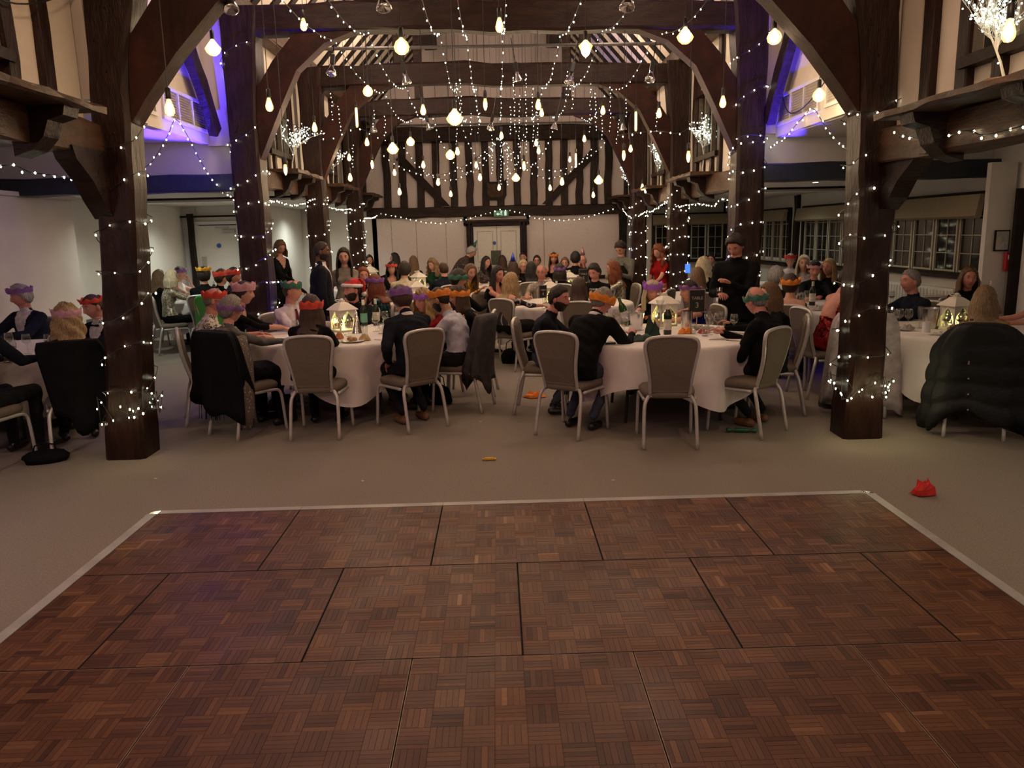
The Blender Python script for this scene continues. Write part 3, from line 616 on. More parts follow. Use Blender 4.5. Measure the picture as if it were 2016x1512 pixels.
PEND = [
(-2.50,7.45,3.43,'diamond'),(-2.31,5.85,2.67,'pear'),(-1.85,8.22,3.80,'pear'),(-0.69,6.33,3.16,'globe'),(0.07,6.92,3.44,'pear'),(0.81,7.10,3.28,'spinner'),(1.67,7.10,3.37,'diamond'),(2.31,6.71,3.26,'globe'),(-2.00,7.31,2.91,'pear'),(-1.45,9.50,3.39,'globe'),(-0.34,7.10,2.74,'diamond'),(-0.81,9.39,3.15,'pear'),(-0.08,8.18,3.01,'candle'),(0.52,9.39,3.18,'pear'),(0.71,11.96,3.46,'pear'),(1.48,10.96,3.33,'pear'),(1.81,10.29,3.09,'tube'),(2.07,10.12,3.16,'pear'),(2.33,8.22,2.99,'pear'),(3.06,7.60,2.94,'globe'),(2.72,4.30,2.72,'pear'),(-1.73,10.29,3.21,'tube'),(-2.23,10.12,3.08,'pear'),(-2.28,8.77,2.47,'candle'),(-1.88,11.96,3.10,'pear'),(-2.37,13.15,3.00,'pear'),(-2.16,11.96,2.60,'pear'),(-1.25,9.94,2.79,'diamond'),(-1.70,11.16,2.71,'candle'),(-1.18,11.40,3.03,'globe'),(-0.57,10.36,2.74,'globe'),(-0.55,11.96,2.94,'pear'),(-1.17,13.15,2.86,'pear'),(-1.83,14.62,2.86,'pear'),(-1.58,13.15,2.44,'pear'),(-0.94,13.15,2.58,'pear'),(-0.87,15.47,2.50,'pear'),(-0.34,14.62,2.96,'pear'),(-0.25,13.15,2.64,'pear'),(0.07,15.47,2.60,'pear'),(0.12,13.15,3.29,'pear'),(0.35,13.55,2.65,'diamond'),(0.37,10.23,2.57,'candle'),(0.72,13.85,3.24,'pear'),(0.76,13.85,3.11,'pear'),(1.06,15.47,2.57,'pear'),(1.00,11.96,2.47,'pear'),(1.54,16.44,3.18,'pear'),(1.41,13.93,2.94,'tube'),(1.55,13.85,3.29,'pear'),(1.90,15.47,2.42,'pear'),(1.61,12.42,2.51,'diamond'),(1.52,9.44,2.60,'candle'),(2.23,13.15,3.04,'pear'),(2.70,14.62,2.50,'pear'),(1.98,8.18,2.46,'candle'),]
STR = [
    ('swag hooked to a peak in the open bay, left side', [(-3.25,7.25,2.33),(-3.25,7.69,2.49),(-3.25,8.11,2.77),(-3.25,8.36,2.96),(-3.25,8.62,2.84),(-3.25,8.94,2.60),(-3.25,9.43,2.34),(-3.25,9.97,2.23),]),
    ('swag hooked to a peak in the open bay, right side', [(3.28,9.81,2.64),(3.28,9.13,2.71),(3.28,8.62,2.85),(3.28,8.29,2.92),(3.28,7.99,2.73),(3.28,7.58,2.49),(3.28,7.12,2.32),]),
    ('string drooping under the nearest left rail', [(-3.20,5.09,2.22),(-3.20,5.39,2.26),(-3.20,5.59,2.23),(-3.20,5.83,2.23),(-3.20,6.10,2.22),(-3.20,6.38,2.14),]),
    ('string along the nearest right rail', [(2.93,5.91,2.41),(2.93,5.58,2.33),(2.93,5.25,2.29),(2.93,4.95,2.30),(2.93,4.75,2.25),(2.93,4.24,2.27),]),
    ('string looped under the left rails from second to fourth post', [(-2.85,9.89,2.22),(-2.85,10.41,2.22),(-2.85,11.17,2.20),(-2.85,11.92,2.25),(-2.85,12.53,2.33),(-2.85,13.71,2.24),(-2.85,14.83,2.24),(-2.85,15.88,2.27),(-2.85,16.83,2.11),(-2.85,18.83,2.20),(-2.85,19.28,2.33),]),
    ('string looped under the right rails from second to fourth post', [(2.85,9.57,2.06),(2.85,10.01,2.11),(2.85,10.35,2.03),(2.85,11.00,2.08),(2.85,11.57,2.09),(2.85,12.38,2.09),(2.85,13.31,2.18),(2.85,14.16,2.09),(2.85,15.23,2.06),(2.85,16.54,1.99),(2.85,17.88,2.20),]),
    ('string looped along the beam over the double doors', [(-2.79,18.85,2.28),(-2.37,18.85,2.19),(-1.78,18.85,2.05),(-1.30,18.85,2.01),(-0.81,18.85,2.07),(-0.32,18.85,2.18),(0.10,18.85,2.28),(0.52,18.85,2.21),(1.00,18.85,2.06),(1.49,18.85,2.01),(1.97,18.85,2.03),(2.46,18.85,2.14),(2.88,18.85,2.27),]),
    ('thin swag from the second right post past the twig tree', [(2.91,9.90,3.37),(2.74,9.90,3.23),(2.57,9.90,3.08),(2.29,9.90,2.90),(2.04,9.90,2.92),(1.73,9.90,2.91),(1.51,9.90,2.88),]),
    ('thin swag from the left arch to the middle of the nave', [(-2.62,9.90,3.28),(-2.53,9.90,3.16),(-2.36,9.90,3.05),(-2.06,9.90,2.91),(-1.94,9.90,2.94),(-1.69,9.90,3.04),(-1.41,9.90,2.93),]),
    ('first far swag left of centre', [(0.10,16.60,3.69),(-0.01,16.60,3.48),(-0.11,16.60,3.33),(-0.22,16.60,3.27),(-0.32,16.60,3.28),(-0.42,16.60,3.36),(-0.51,16.60,3.52),(-0.60,16.60,3.76),(-0.69,16.60,4.07),]),
    ('second far swag left of centre', [(0.10,16.60,3.69),(-0.09,16.60,3.35),(-0.27,16.60,3.12),(-0.44,16.60,3.00),(-0.62,16.60,3.00),(-0.79,16.60,3.11),(-0.95,16.60,3.34),(-1.11,16.60,3.67),(-1.26,16.60,4.12),]),
    ('third far swag left of centre', [(0.10,16.60,3.69),(-0.16,16.60,3.34),(-0.41,16.60,3.08),(-0.66,16.60,2.91),(-0.91,16.60,2.84),(-1.16,16.60,2.87),(-1.40,16.60,2.99),(-1.63,16.60,3.20),(-1.86,16.60,3.51),]),
    ('fourth far swag left of centre', [(0.10,16.60,3.69),(-0.22,16.60,3.39),(-0.53,16.60,3.17),(-0.84,16.60,3.02),(-1.15,16.60,2.95),(-1.46,16.60,2.96),(-1.76,16.60,3.04),(-2.06,16.60,3.19),(-2.36,16.60,3.42),]),
    ('first far swag right of centre', [(0.10,16.60,3.69),(0.15,16.60,3.37),(0.21,16.60,3.14),(0.27,16.60,3.00),(0.33,16.60,2.96),(0.40,16.60,3.01),(0.46,16.60,3.16),(0.53,16.60,3.40),(0.60,16.60,3.74),]),
    ('second far swag right of centre', [(0.10,16.60,3.69),(0.24,16.60,3.38),(0.38,16.60,3.16),(0.53,16.60,3.05),(0.67,16.60,3.04),(0.82,16.60,3.13),(0.98,16.60,3.32),(1.13,16.60,3.61),(1.28,16.60,4.00),]),
    ('third far swag right of centre', [(0.10,16.60,3.69),(0.33,16.60,3.35),(0.56,16.60,3.09),(0.80,16.60,2.92),(1.04,16.60,2.84),(1.28,16.60,2.85),(1.52,16.60,2.95),(1.77,16.60,3.13),(2.01,16.60,3.41),]),
    ('fourth far swag right of centre', [(0.10,16.60,3.69),(0.38,16.60,3.38),(0.67,16.60,3.17),(0.96,16.60,3.03),(1.25,16.60,2.99),(1.55,16.60,3.04),(1.84,16.60,3.17),(2.14,16.60,3.39),(2.43,16.60,3.70),]),
]
DROPS = [
(-1.77,12,3.57,3.23),(-1.73,12.9,3.63,3.24),(-0.57,12.6,4.05,2.99),(-0.50,12.2,4.04,3.39),(-0.38,13,3.69,3.33),(-0.24,13.2,3.72,3.36),(-0.05,16,3.65,2.87),(0.12,16,3.60,2.62),(0.25,16,3.50,2.67),(0.31,12.5,4.08,3.23),(0.42,13,3.94,3.09),(0.50,12.5,4.15,2.96),(0.61,12.8,4.13,3.06),(0.72,13.4,3.73,3.12),(0.28,13.4,3.82,3.30),(1.00,11,3.88,3.46),(1.14,11.6,3.90,3.45),(1.44,12,3.90,3.18),(1.58,12.6,3.85,3.24),(1.72,13,3.65,3.18),(1.78,12.4,3.82,3.21),(2.07,13.4,3.58,3.18),(1.88,11.5,3.59,3.28),(-2.28,11.5,3.75,3.34),(-2.36,12.4,3.75,3.30),(2.33,11.6,3.43,3.10),(-2.46,14,3.30,2.92),]
SPOTS = [(-1.96,6.32,3.47),(-0.81,6.32,3.46),(1.04,6.32,3.43),(-1.86,9.52,3.62),(-1.00,9.52,3.50),(0.35,11.20,3.81),(0.90,9.52,3.47),(1.84,9.52,3.48),(-1.02,12.82,3.41),(-0.05,12.82,3.39),(0.96,12.82,3.37),(-1.90,12.82,3.39),(2.05,12.82,3.33),]

ORD = 'leftmost second third fourth fifth sixth seventh eighth ninth tenth eleventh twelfth thirteenth fourteenth fifteenth sixteenth seventeenth eighteenth nineteenth twentieth twenty-first twenty-second twenty-third twenty-fourth twenty-fifth twenty-sixth twenty-seventh twenty-eighth'.split()
# ---- hanging filament lamps
def roof_z(x): return RR-abs(x)*sl-0.12
GLOW = emis('hot_filament', (1.0, 0.90, 0.64), 45, 'NONE')
BGL = glassy('amber_bulb_glass', (1.0, 0.90, 0.70), 0.05, emit=((1.0, 0.62, 0.22), 1.1))
BPROF = dict(pear=[(0.010, 0.0), (0.016, -0.015), (0.026, -0.045), (0.034, -0.075), (0.033, -0.098), (0.020, -0.118), (0.0, -0.124)],
             globe=[(0.012, 0), (0.018, -0.012), (0.045, -0.035), (0.060, -0.070), (0.050, -0.105), (0.025, -0.124), (0, -0.128)],
             diamond=[(0.012, 0), (0.020, -0.014), (0.075, -0.085), (0.060, -0.115), (0.030, -0.140), (0, -0.143)],
             spinner=[(0.012, 0), (0.022, -0.012), (0.062, -0.050), (0.045, -0.085), (0.020, -0.130), (0, -0.150)],
             candle=[(0.009, 0), (0.014, -0.012), (0.022, -0.05), (0.020, -0.085), (0.010, -0.115), (0, -0.122)],
             tube=[(0.012, 0), (0.015, -0.012), (0.017, -0.03), (0.017, -0.225), (0.010, -0.243), (0, -0.246)])
HALF = dict(pear=0.07, globe=0.07, diamond=0.08, spinner=0.08, candle=0.065, tube=0.13)
BNAME = dict(pear='pear-shaped', globe='round globe', diamond='faceted diamond', spinner='faceted spinning-top', candle='slim candle', tube='long tubular')
BME = {}
for k, pr in BPROF.items():
    n = 8 if k in ('diamond', 'spinner') else 14
    gl = MB().add(lathe(pr[::-1], n)).mesh('bulb_glass', BGL, k not in ('diamond', 'spinner'))
    L = -pr[-1][1]
    if k == 'tube': fi = MB().add(lathe([(0.002, -0.22), (0.009, -0.20), (0.009, -0.03), (0.002, -0.02)], 8))
    else: fi = MB().add(ell((0, 0, -L*0.58), (0.70*max(r for r, z in pr[:])*0.9, 0.70*max(r for r, z in pr)*0.9, L*0.34), 10, 8))
    fi = fi.mesh('filament', GLOW, True)
    so = MB().add(lathe([(0.006, 0.075), (0.018, 0.068), (0.019, 0.0), (0.016, -0.006), (0.002, -0.006)][::-1], 12)).mesh('lamp_socket', BLACKP, True)
    BME[k] = (gl, fi, so)
def region(x, y):
    a = 'left' if x < -0.9 else 'right' if x > 0.9 else 'middle'
    return a
cnt = 0
PW = dict(pear=5.0, globe=5.5, diamond=6.0, spinner=6.0, candle=3.5, tube=5.5)
pl_sorted = sorted(PEND, key=lambda p: p[1])
def ordn(i): return {0: 'nearest', 1: 'second nearest', 2: 'third nearest', 3: 'fourth nearest', 4: 'fifth nearest', 5: 'sixth nearest', 6: 'seventh nearest', 7: 'eighth nearest'}.get(i, '%dth nearest' % (i+1))
kc = {}
for (x, y, z, k) in pl_sorted:
    i = kc.get((k, region(x, y)), 0); kc[(k, region(x, y))] = i+1
    zt = z+HALF[k]; loc = (x, y, zt)
    e = empty('pendant_lamp', loc, label='%s %s filament bulb hanging on a black cord, %s of the nave' % (ordn(i), BNAME[k], region(x, y)+(' side' if region(x, y) != 'middle' else '')), category='lamp', group='hanging filament lamps')
    gl, fi, so = BME[k]
    mkobj('bulb_glass', gl, e); mkobj('filament', fi, e); mkobj('lamp_socket', so, e)
    top = roof_z(x)-zt if abs(x) < 3.2 else 4.3-zt
    MB().add(tube([(0, 0, 0.07), (0.01, 0.0, top*0.5), (0, 0, top)], 0.0035, 5)).build('cord', CABLE, e)
    l = lamp('pendant_glow', 'POINT', (0, 0, -HALF[k]*2-0.03), (1.0, 0.67, 0.40), PW[k]*(0.5 if y < 7.5 else 1.0), shadow_soft_size=0.035); l.parent = e
# ---- fairy lights
OV, OF = ell((0, 0, 0), (1, 1, 1), 5, 3)
OV = np.array(OV)
def bulbs_mesh(P, seed, m=LED, big=1.0, indiv_parent=None):
    rs = np.random.RandomState(seed); b = MB()
    for p in P:
        r = (0.0062+0.00012*p[1])*big*rs.uniform(0.75, 1.2)
        b.add((OV*[r, r, r*1.3]+p+np.array([rs.uniform(-.012, .012), rs.uniform(-.012, .012), rs.uniform(-0.022, 0.004)]), OF))
    return b
def light_string(label, P, step=0.11, m=LED, seed=1, cable_r=0.0035, group=None, indiv=False):
    e = MB().add(tube(P, cable_r, 5)).build('string_lights', CABLE, label=label, category='fairy lights')
    if group: e['group'] = group
    B = along(P, step)
    if indiv:
        me = None
        for i, p in enumerate(B):
            r = 0.0064+0.00012*p[1]
            if me is None: me = MB().add((OV*[r, r, r*1.3], OF)).mesh('led', m)
            mkobj('led', me, e, (p[0]+random.uniform(-.01, .01), p[1]+random.uniform(-.01, .01), p[2]+random.uniform(-.02, .005)))
    else: bulbs_mesh(B, seed, m).build('leds', m, e, kind='stuff')
    return e
def smooth_path(P, n=5):
    P = np.array(P, float); out = []
    for i in range(len(P)-1):
        p0 = P[max(i-1, 0)]; p1 = P[i]; p2 = P[i+1]; p3 = P[min(i+2, len(P)-1)]
        for t in np.linspace(0, 1, n, endpoint=False):
            out.append(0.5*((2*p1)+(-p0+p2)*t+(2*p0-5*p1+4*p2-p3)*t*t+(-p0+3*p1-3*p2+p3)*t**3))
    out.append(P[-1]); return out
for i, (nm, P) in enumerate(STR):
    far = P[0][1] > 12
    light_string(nm[0].upper()*0+nm+' of warm-white lights' if 'swag' not in nm else nm+', warm-white lights', smooth_path(P), 0.12 if far else 0.12, seed=i+10, indiv=(i < 4), cable_r=0.004)
for i, (x, y, z1, z0) in enumerate(sorted(DROPS, key=lambda d: d[0]/d[1])):
    P = [(x, y, roof_z(x)), (x+0.005, y, 4.2), (x+0.01, y, z1), (x+random.uniform(-.03, .03), y+0.03, z0)]
    PP = smooth_path(P, 6); cab = MB().add(tube(PP, 0.0025, 5)).build('string_lights', CABLE, label='', category='fairy lights', group='vertical drops of fine lights')
    cab['label'] = 'short drop of fine lights under the roof, %s from the left' % ORD[i]; bulbs_mesh([p for p in along(PP, 0.06) if p[2] < z1], i+40, LEDC, 0.8).build('leds', LEDC, cab, kind='stuff'); continue
    light_string('fine lights dropping from the roof between the hanging bulbs in mid-nave', smooth_path(P, 6), 0.065, m=LEDC, seed=i+40, cable_r=0.0025, group='vertical drops of fine lights')
# long strings running down the nave under the roof
for i, (xs, dz) in enumerate(((-1.9, 0), (-1.5, 0.12), (-0.62, 0.1), (-0.3, 0), (0.14, 0.1), (0.85, 0), (1.35, 0.1), (2.0, 0.05))):
    P = []; ys = [4.6, 6.3, 9.5, 12.8, 16.0]
    for a, b_ in zip(ys[:-1], ys[1:]):
        for t in np.linspace(0, 1, 8, endpoint=False):
            P.append((xs*(1-0.012*(a+(b_-a)*t-4.6)), a+(b_-a)*t, 3.95+dz*0.6-4*(0.16+0.14*((i*7) % 5)/5)*t*(1-t)))
    P.append((xs*0.86, 16, 3.95))
    light_string('%s from the left of the long strings draped tie to tie down the nave' % ['first', 'second', 'third', 'fourth', 'fifth', 'sixth', 'seventh', 'eighth', 'ninth', 'tenth', 'eleventh'][i], P, 0.27, m=LEDC, seed=90+i, cable_r=0.0035)
def wrap(side, i, turns, z0, z1, step, label, phase=0, clump=0, seed=0):
    y = PY[i]; tab = PXL[y] if side < 0 else PXR[y]; hw = [0.16, 0.18, 0.165, 0.16][i]+0.012; P = []
    rs = np.random.RandomState(seed+5)
    N = int(turns*16)
    for k in range(N+1):
        t = k/N; a = phase+t*turns*2*pi; z = z0+(z1-z0)*t+0.05*sin(a*1.7+seed)
        c, s_ = cos(a), sin(a); m = max(abs(c), abs(s_)); x = interp_x(tab, z)
        P.append((x+hw*c/m, y+hw*s_/m, z))
    if clump:
        Q = []
        for k in range(clump*5):
            a = rs.uniform(0, 2*pi) if k % 3 else rs.uniform(-pi, 0); z = 0.42+0.10*sin(k*0.9)+rs.uniform(-.03, .03); c, s_ = cos(a), sin(a); m = max(abs(c), abs(s_))
            Q.append((interp_x(tab, z)+(hw+rs.uniform(0.01, 0.03))*c/m, y+(hw+rs.uniform(0.01, 0.03))*s_/m, z))
        Q = sorted(Q, key=lambda q: math.atan2(q[1]-y, q[0]-interp_x(tab, .3))+rs.uniform(-.3, .3))
        P = Q+P
    return light_string(label, P, step, m=LED, seed=seed, indiv=(i == 0 and False))
wrap(-1, 0, 7, 0.5, 2.75, 0.17, 'fairy lights wound round the nearest left post, tangled at its foot', 3.6, 9, 1)
wrap(1, 0, 7, 0.5, 2.75, 0.17, 'fairy lights wound round the nearest right post, tangled at its foot', 0.4, 12, 2)
wrap(-1, 1, 7, 0.4, 2.6, 0.13, 'fairy lights wound round the second left post', 2, 0, 3)
wrap(1, 1, 6, 0.9, 2.9, 0.14, 'fairy lights wound round the second right post', 1, 0, 4)
wrap(1, 1, 3, 2.4, 4.0, 0.14, 'fairy lights running up the top of the second right post', 1, 0, 14)
wrap(-1, 1, 2, 2.4, 4.2, 0.14, 'fairy lights running up the top of the second left post', 1, 0, 15)
wrap(1, 2, 7, 0.7, 2.4, 0.10, 'fairy lights wound closely round the third right post', 1, 0, 5)
wrap(-1, 2, 4, 0.7, 2.4, 0.13, 'fairy lights wound loosely round the third left post', 1, 0, 6)
wrap(-1, 3, 6, 0.7, 2.4, 0.11, 'fairy lights wound round the fourth left post', 1, 0, 7)
wrap(1, 3, 6, 0.7, 2.4, 0.11, 'fairy lights wound round the fourth right post', 1, 0, 8)
# extra glow from the tangles at the two feet
for x, y in ((-2.78, 5.98), (-3.12, 5.96), (2.85, 5.96), (3.2, 5.98)):
    l = lamp('tangle_glow', 'POINT', (x, y, 0.42), (1.0, 0.86, 0.42), 0.7 if x < 0 else 1.6, shadow_soft_size=0.03)
# ---- blue uplighters at the post feet
BLENS = emis('blue_lens', (0.10, 0.06, 1.0), 22, 'NONE')
def uplight(x, y, tgt, power, ang, label, blend=0.6):
    e = empty('uplighter', (x, y, 0), label=label, category='light')
    MB().add(lathe([(0.02, 0.03), (0.075, 0.035), (0.08, 0.05), (0.08, 0.17), (0.07, 0.175), (0.068, 0.15), (0.0, 0.149)], 16)).build('can', BLACKP, e, True)
    MB().add(lathe([(0.066, 0.152), (0.066, 0.156)], 16)).build('lens', BLENS, e)
    MB().add(box(0, 0, 0.015, 0.14, 0.10, 0.03, 0.006)).add(box(-0.09, 0, 0.07, 0.008, 0.03, 0.12)).add(box(0.09, 0, 0.07, 0.008, 0.03, 0.12)).build('bracket', BLACKP, e)
    d = bpy.data.lights.new('uplight_beam', 'SPOT'); d.color = BLU; d.energy = power; d.spot_size = radians(ang); d.spot_blend = blend; d.shadow_soft_size = 0.04
    o = bpy.data.objects.new('uplight_beam', d); COL.objects.link(o); o.parent = e; o.location = (0, 0, 0.19)
    o.rotation_euler = (Vector(tgt)-Vector((x, y, 0.19))).to_track_quat('-Z', 'Y').to_euler()
for s, nm in ((-1, 'left'), (1, 'right')):
    q = 1.0 if s < 0 else 1.15
    uplight(-2.62 if s < 0 else 2.73, 9.42, (-2.66 if s < 0 else 2.74, 9.40, 4.1), 700*q, 30, 'black blue-lensed uplighter on the inner side of the second %s post' % nm)
    uplight(2.92*s, 8.45, (3.345*s, 8.92, 3.6), 3000, 29, 'black blue-lensed uplighter in front of the second %s post' % nm)
    uplight(-4.25 if s < 0 else 4.35, 8.9, (3.75*s, 8.95, 2.8), 60*q, 66, 'black blue-lensed uplighter in the aisle beside the second %s post' % nm)
    uplight(2.52*s, 16.0, (2.6*s, 15.9, 4.1), 360, 36, 'black blue-lensed uplighter on the inner side of the fourth %s post' % nm)
# ---- chrome spot lamps hanging from ties and bars
sp = None
SNM = ['left end of the nearest tie', 'left of centre on the nearest tie', 'right of centre on the nearest tie', 'left arch by the second tie', 'second tie, left of centre', 'middle of the nearer lighting bar', 'second tie, right of centre', 'right arch by the second tie', 'third tie, left of centre', 'third tie, in the middle', 'third tie, right of centre', 'left arch by the third tie', 'right arch by the third tie']
for (x, y, z), nm in zip(SPOTS, SNM):
    lab = 'small chrome reflector spot lamp hanging off, %s' % nm
    if sp is None:
        sp = empty('spot_lamp', (x, y, z), label=lab, category='spotlight')
        MB().add(lathe([(0.0, 0.09), (0.025, 0.085), (0.030, 0.04), (0.058, -0.02), (0.060, -0.035), (0.050, -0.035), (0.0, -0.01)][::-1], 16)).build('reflector', CHROME, sp, True)
        MB().add(box(0, 0, 0.15, 0.05, 0.05, 0.12, 0.006)).add(tube([(0, 0, 0.2), (0, 0, 0.52)], 0.006, 6)).build('hanger', BLACKP, sp)
        o = sp
    else: o = copy_tree(sp); o['label'] = lab
    o.location = (x, y, z)
    o.rotation_euler = (radians(random.uniform(-25, 10)), radians(random.uniform(-20, 20)), 0)
# ---- lit white twig trees on the ledges
TWIG = mat('white_twig', (0.62, 0.62, 0.58), 0.6, var=0.1)
def twig_tree(base, h, label, seed, tilt=0.0, spread=0.32, dense=1.0, big=1.0):
    rs = np.random.RandomState(seed); b = MB(); tips = []
    def grow(p, d, L, r, lev):
        pts = [p]; q = p.copy(); dd = d.copy()
        for _ in range(4): dd = nrm(dd+rs.randn(3)*0.12+np.array([0, 0, 0.04])); q = q+dd*L/4; pts.append(q.copy())
        b.add(tube(pts, list(np.linspace(r, r*0.55, 5)), 5)); 
        for k in (2, 3, 4): tips.append(pts[k])
        if lev < 3:
            for _ in range([5, 4, 3][lev]+(2 if dense > 1 else 0)):
                a = pts[rs.randint(1, 5) if lev else rs.randint(3, 5)]
                nd = nrm(dd+np.array([rs.randn()*0.65, rs.randn()*0.5, rs.uniform(.1, .7)])*[1, 1, 1]); grow(a, nd, L*0.68, r*0.5, lev+1)
    root = empty('twig_tree', tuple(base), label=label, category='light-up tree')
    grow(np.zeros(3), np.array([tilt, 0, 1.0]), h*0.42, 0.013*h/0.85, 0)
    b.build('trunk_and_twigs', TWIG, root)
    P = np.array(tips); P = P[P[:, 2] > h*(0.28 if dense < 2 else 0.12)]; k = MB()
    P = P[::4] if dense > 1 else P[::2]
    for p in P:
        for _ in range(1):
            r = rs.uniform(0.006, 0.010)*(0.75 if base[1] < 8 else 1.1); k.add((OV*r+p+rs.randn(3)*0.012, OF))
    k.build('leds', emis('twig_led', (0.92, 1.0, 0.84), 4, 'NONE'), root, kind='stuff')
    MB().add(lathe([(0.001, 0), (0.06, 0), (0.06, 0.015), (0.02, 0.03), (0.001, 0.03)], 12)).build('tree_foot', TWIG, root, True)
    l = lamp('twig_glow', 'POINT', (0, -0.1, h*0.65), (0.9, 1.0, 0.8), 0.5, shadow_soft_size=0.15); l.parent = root
twig_tree((-3.02, 11.95, 2.665), 0.88, 'lit white twig tree on the left shelf just past the second post', 1)
twig_tree((-3.02, 15.0, 2.665), 0.85, 'lit white twig tree on the left shelf past the third post', 2)
twig_tree((-3.02, 18.0, 2.665), 0.75, 'lit white twig tree on the left shelf nearest the end wall', 3)
twig_tree((3.02, 11.6, 2.505), 0.90, 'lit white twig tree on the right shelf just past the second post', 4)
twig_tree((3.02, 14.8, 2.505), 0.85, 'lit white twig tree on the right shelf past the third post', 5)
twig_tree((3.02, 18.0, 2.505), 0.75, 'lit white twig tree on the right shelf nearest the end wall', 6)
twig_tree((2.92, 4.60, 2.505), 0.62, 'large lit twig tree on the nearest right shelf by the window', 9, tilt=-0.35, big=1.5, dense=2)
twig_tree((-2.98, 4.45, 2.665), 0.9, 'lit twig tree on the nearest left shelf by the window', 8, tilt=0.1)
# loose black cables on walls
for nm, P in (('thin black cable sagging across the top of the nearest left wall', [(-3.0, 4.6, 3.30), (-3.0, 5.2, 3.22), (-3.0, 5.8, 3.40), (-2.99, 6.1, 3.62)]), ('thin black cable looping over the right air grilles', [(3.28, 7.2, 3.8), (3.28, 7.6, 3.35), (3.28, 8.4, 3.0), (3.28, 9.0, 3.0), (3.28, 9.35, 3.5)])):
    thing('loose_cable', MB().add(tube(smooth_path(P), 0.006, 6)), CABLE, nm, 'cable')

# ================================================================ furniture
FRAME = mat('grey_painted_metal', (0.50, 0.485, 0.46), 0.34, 0.35, var=0.05)
UPH = mat('taupe_upholstery', (0.155, 0.128, 0.100), 0.9, var=0.10, vscale=120, bmp=0.4, bscale=220, bdist=0.002, spec=0.2)
CLOTH = mat('white_linen', (0.72, 0.68, 0.66), 0.8, var=0.03, vscale=8, bmp=0.15, bscale=90)
def back_outline(n=9, k=1.0):
    """half outline of the back frame (x, s) with s = distance up the back"""
    P = [(0.155, 0.0), (0.160, 0.12), (0.178, 0.26), (0.200, 0.38), (0.206, 0.43), (0.196, 0.475), (0.165, 0.498), (0.09, 0.510), (0.0, 0.514)]
    return P
def back_pt(x, s): return (x, -0.185-0.19*s-0.02*sin(pi*min(1, s/0.5)), 0.425+s*0.955)
def make_chair(label):
    c = empty('banquet_chair', label=label, category='chair')
    O = back_outline(); full = [(x, s) for x, s in O]+[(-x, s) for x, s in O[::-1][1:]]
    P = smooth_path([back_pt(x, s) for x, s in full], 3)
    MB().add(tube(P, 0.0165, 8)).add(box(0, -0.19, 0.425, 0.34, 0.022, 0.022, 0.004)).build('back_frame', FRAME, c, True)
    # padded back
    F = [(x*0.93, 0.035+s*0.925) for x, s in full]; F = [F[0]]+F[1:]
    n = len(F); b = MB(); ys = []
    for off, sc in ((0.016, 0.93), (0.020, 1.0), (-0.006, 1.0), (-0.030, 0.97), (-0.042, 0.85)):
        r = []
        for x, s in F:
            cx, cs = 0, 0.27; x2, s2 = cx+(x-cx)*sc, cs+(s-cs)*sc; p = back_pt(x2, s2); r.append((p[0], p[1]-off, p[2]))
        ys.append(r)
    b.add(loft(ys)); b.build('backrest', UPH, c, False)
    # seat
    rings = []
    for z, g in ((0.405, 0.015), (0.412, 0.0), (0.445, -0.004), (0.465, 0.012), (0.475, 0.05)):
        r = []
        for t in range(24):
            a = 2*pi*t/24; m = (abs(cos(a))**5+abs(sin(a))**5)**(-1/5); yy = sin(a)*m*0.215; wx = 0.215+0.018*(yy/0.215)
            r.append((cos(a)*m*(wx-g), yy*(1-g*4)+0.0, z))
        rings.append(r)
    MB().add(loft(rings)).build('seat', UPH, c, True)
    for s in (-1, 1):
        P = smooth_path([(0.205*s, -0.17, 0.392), (0.212*s, 0.0, 0.392), (0.218*s, 0.13, 0.392), (0.220*s, 0.185, 0.375), (0.224*s, 0.207, 0.32), (0.228*s, 0.220, 0.15), (0.231*s, 0.232, 0.0)], 3)
        MB().add(tube(P, 0.0145, 8)).build('leg', FRAME, c, True)
        P = smooth_path([(0.158*s, -0.178, 0.43), (0.185*s, -0.192, 0.395), (0.203*s, -0.215, 0.34), (0.209*s, -0.245, 0.2), (0.213*s, -0.285, 0.0)], 3)
        MB().add(tube(P, 0.0155, 8)).build('leg', FRAME, c, True)
    return c
CH0 = None; CHN = 0
def chair(x, y, face, label, group='grey banquet chairs round the tables'):
    """face: compass angle the sitter looks along, 0 = away from camera, 90 = right"""
    global CH0, CHN
    if CH0 is None: CH0 = make_chair(label); o = CH0
    else: o = copy_tree(CH0)
    CHN += 1; o['label'] = label; o['group'] = group; o.location = (x, y, 0); o.rotation_euler = (0, 0, -radians(face)); return o
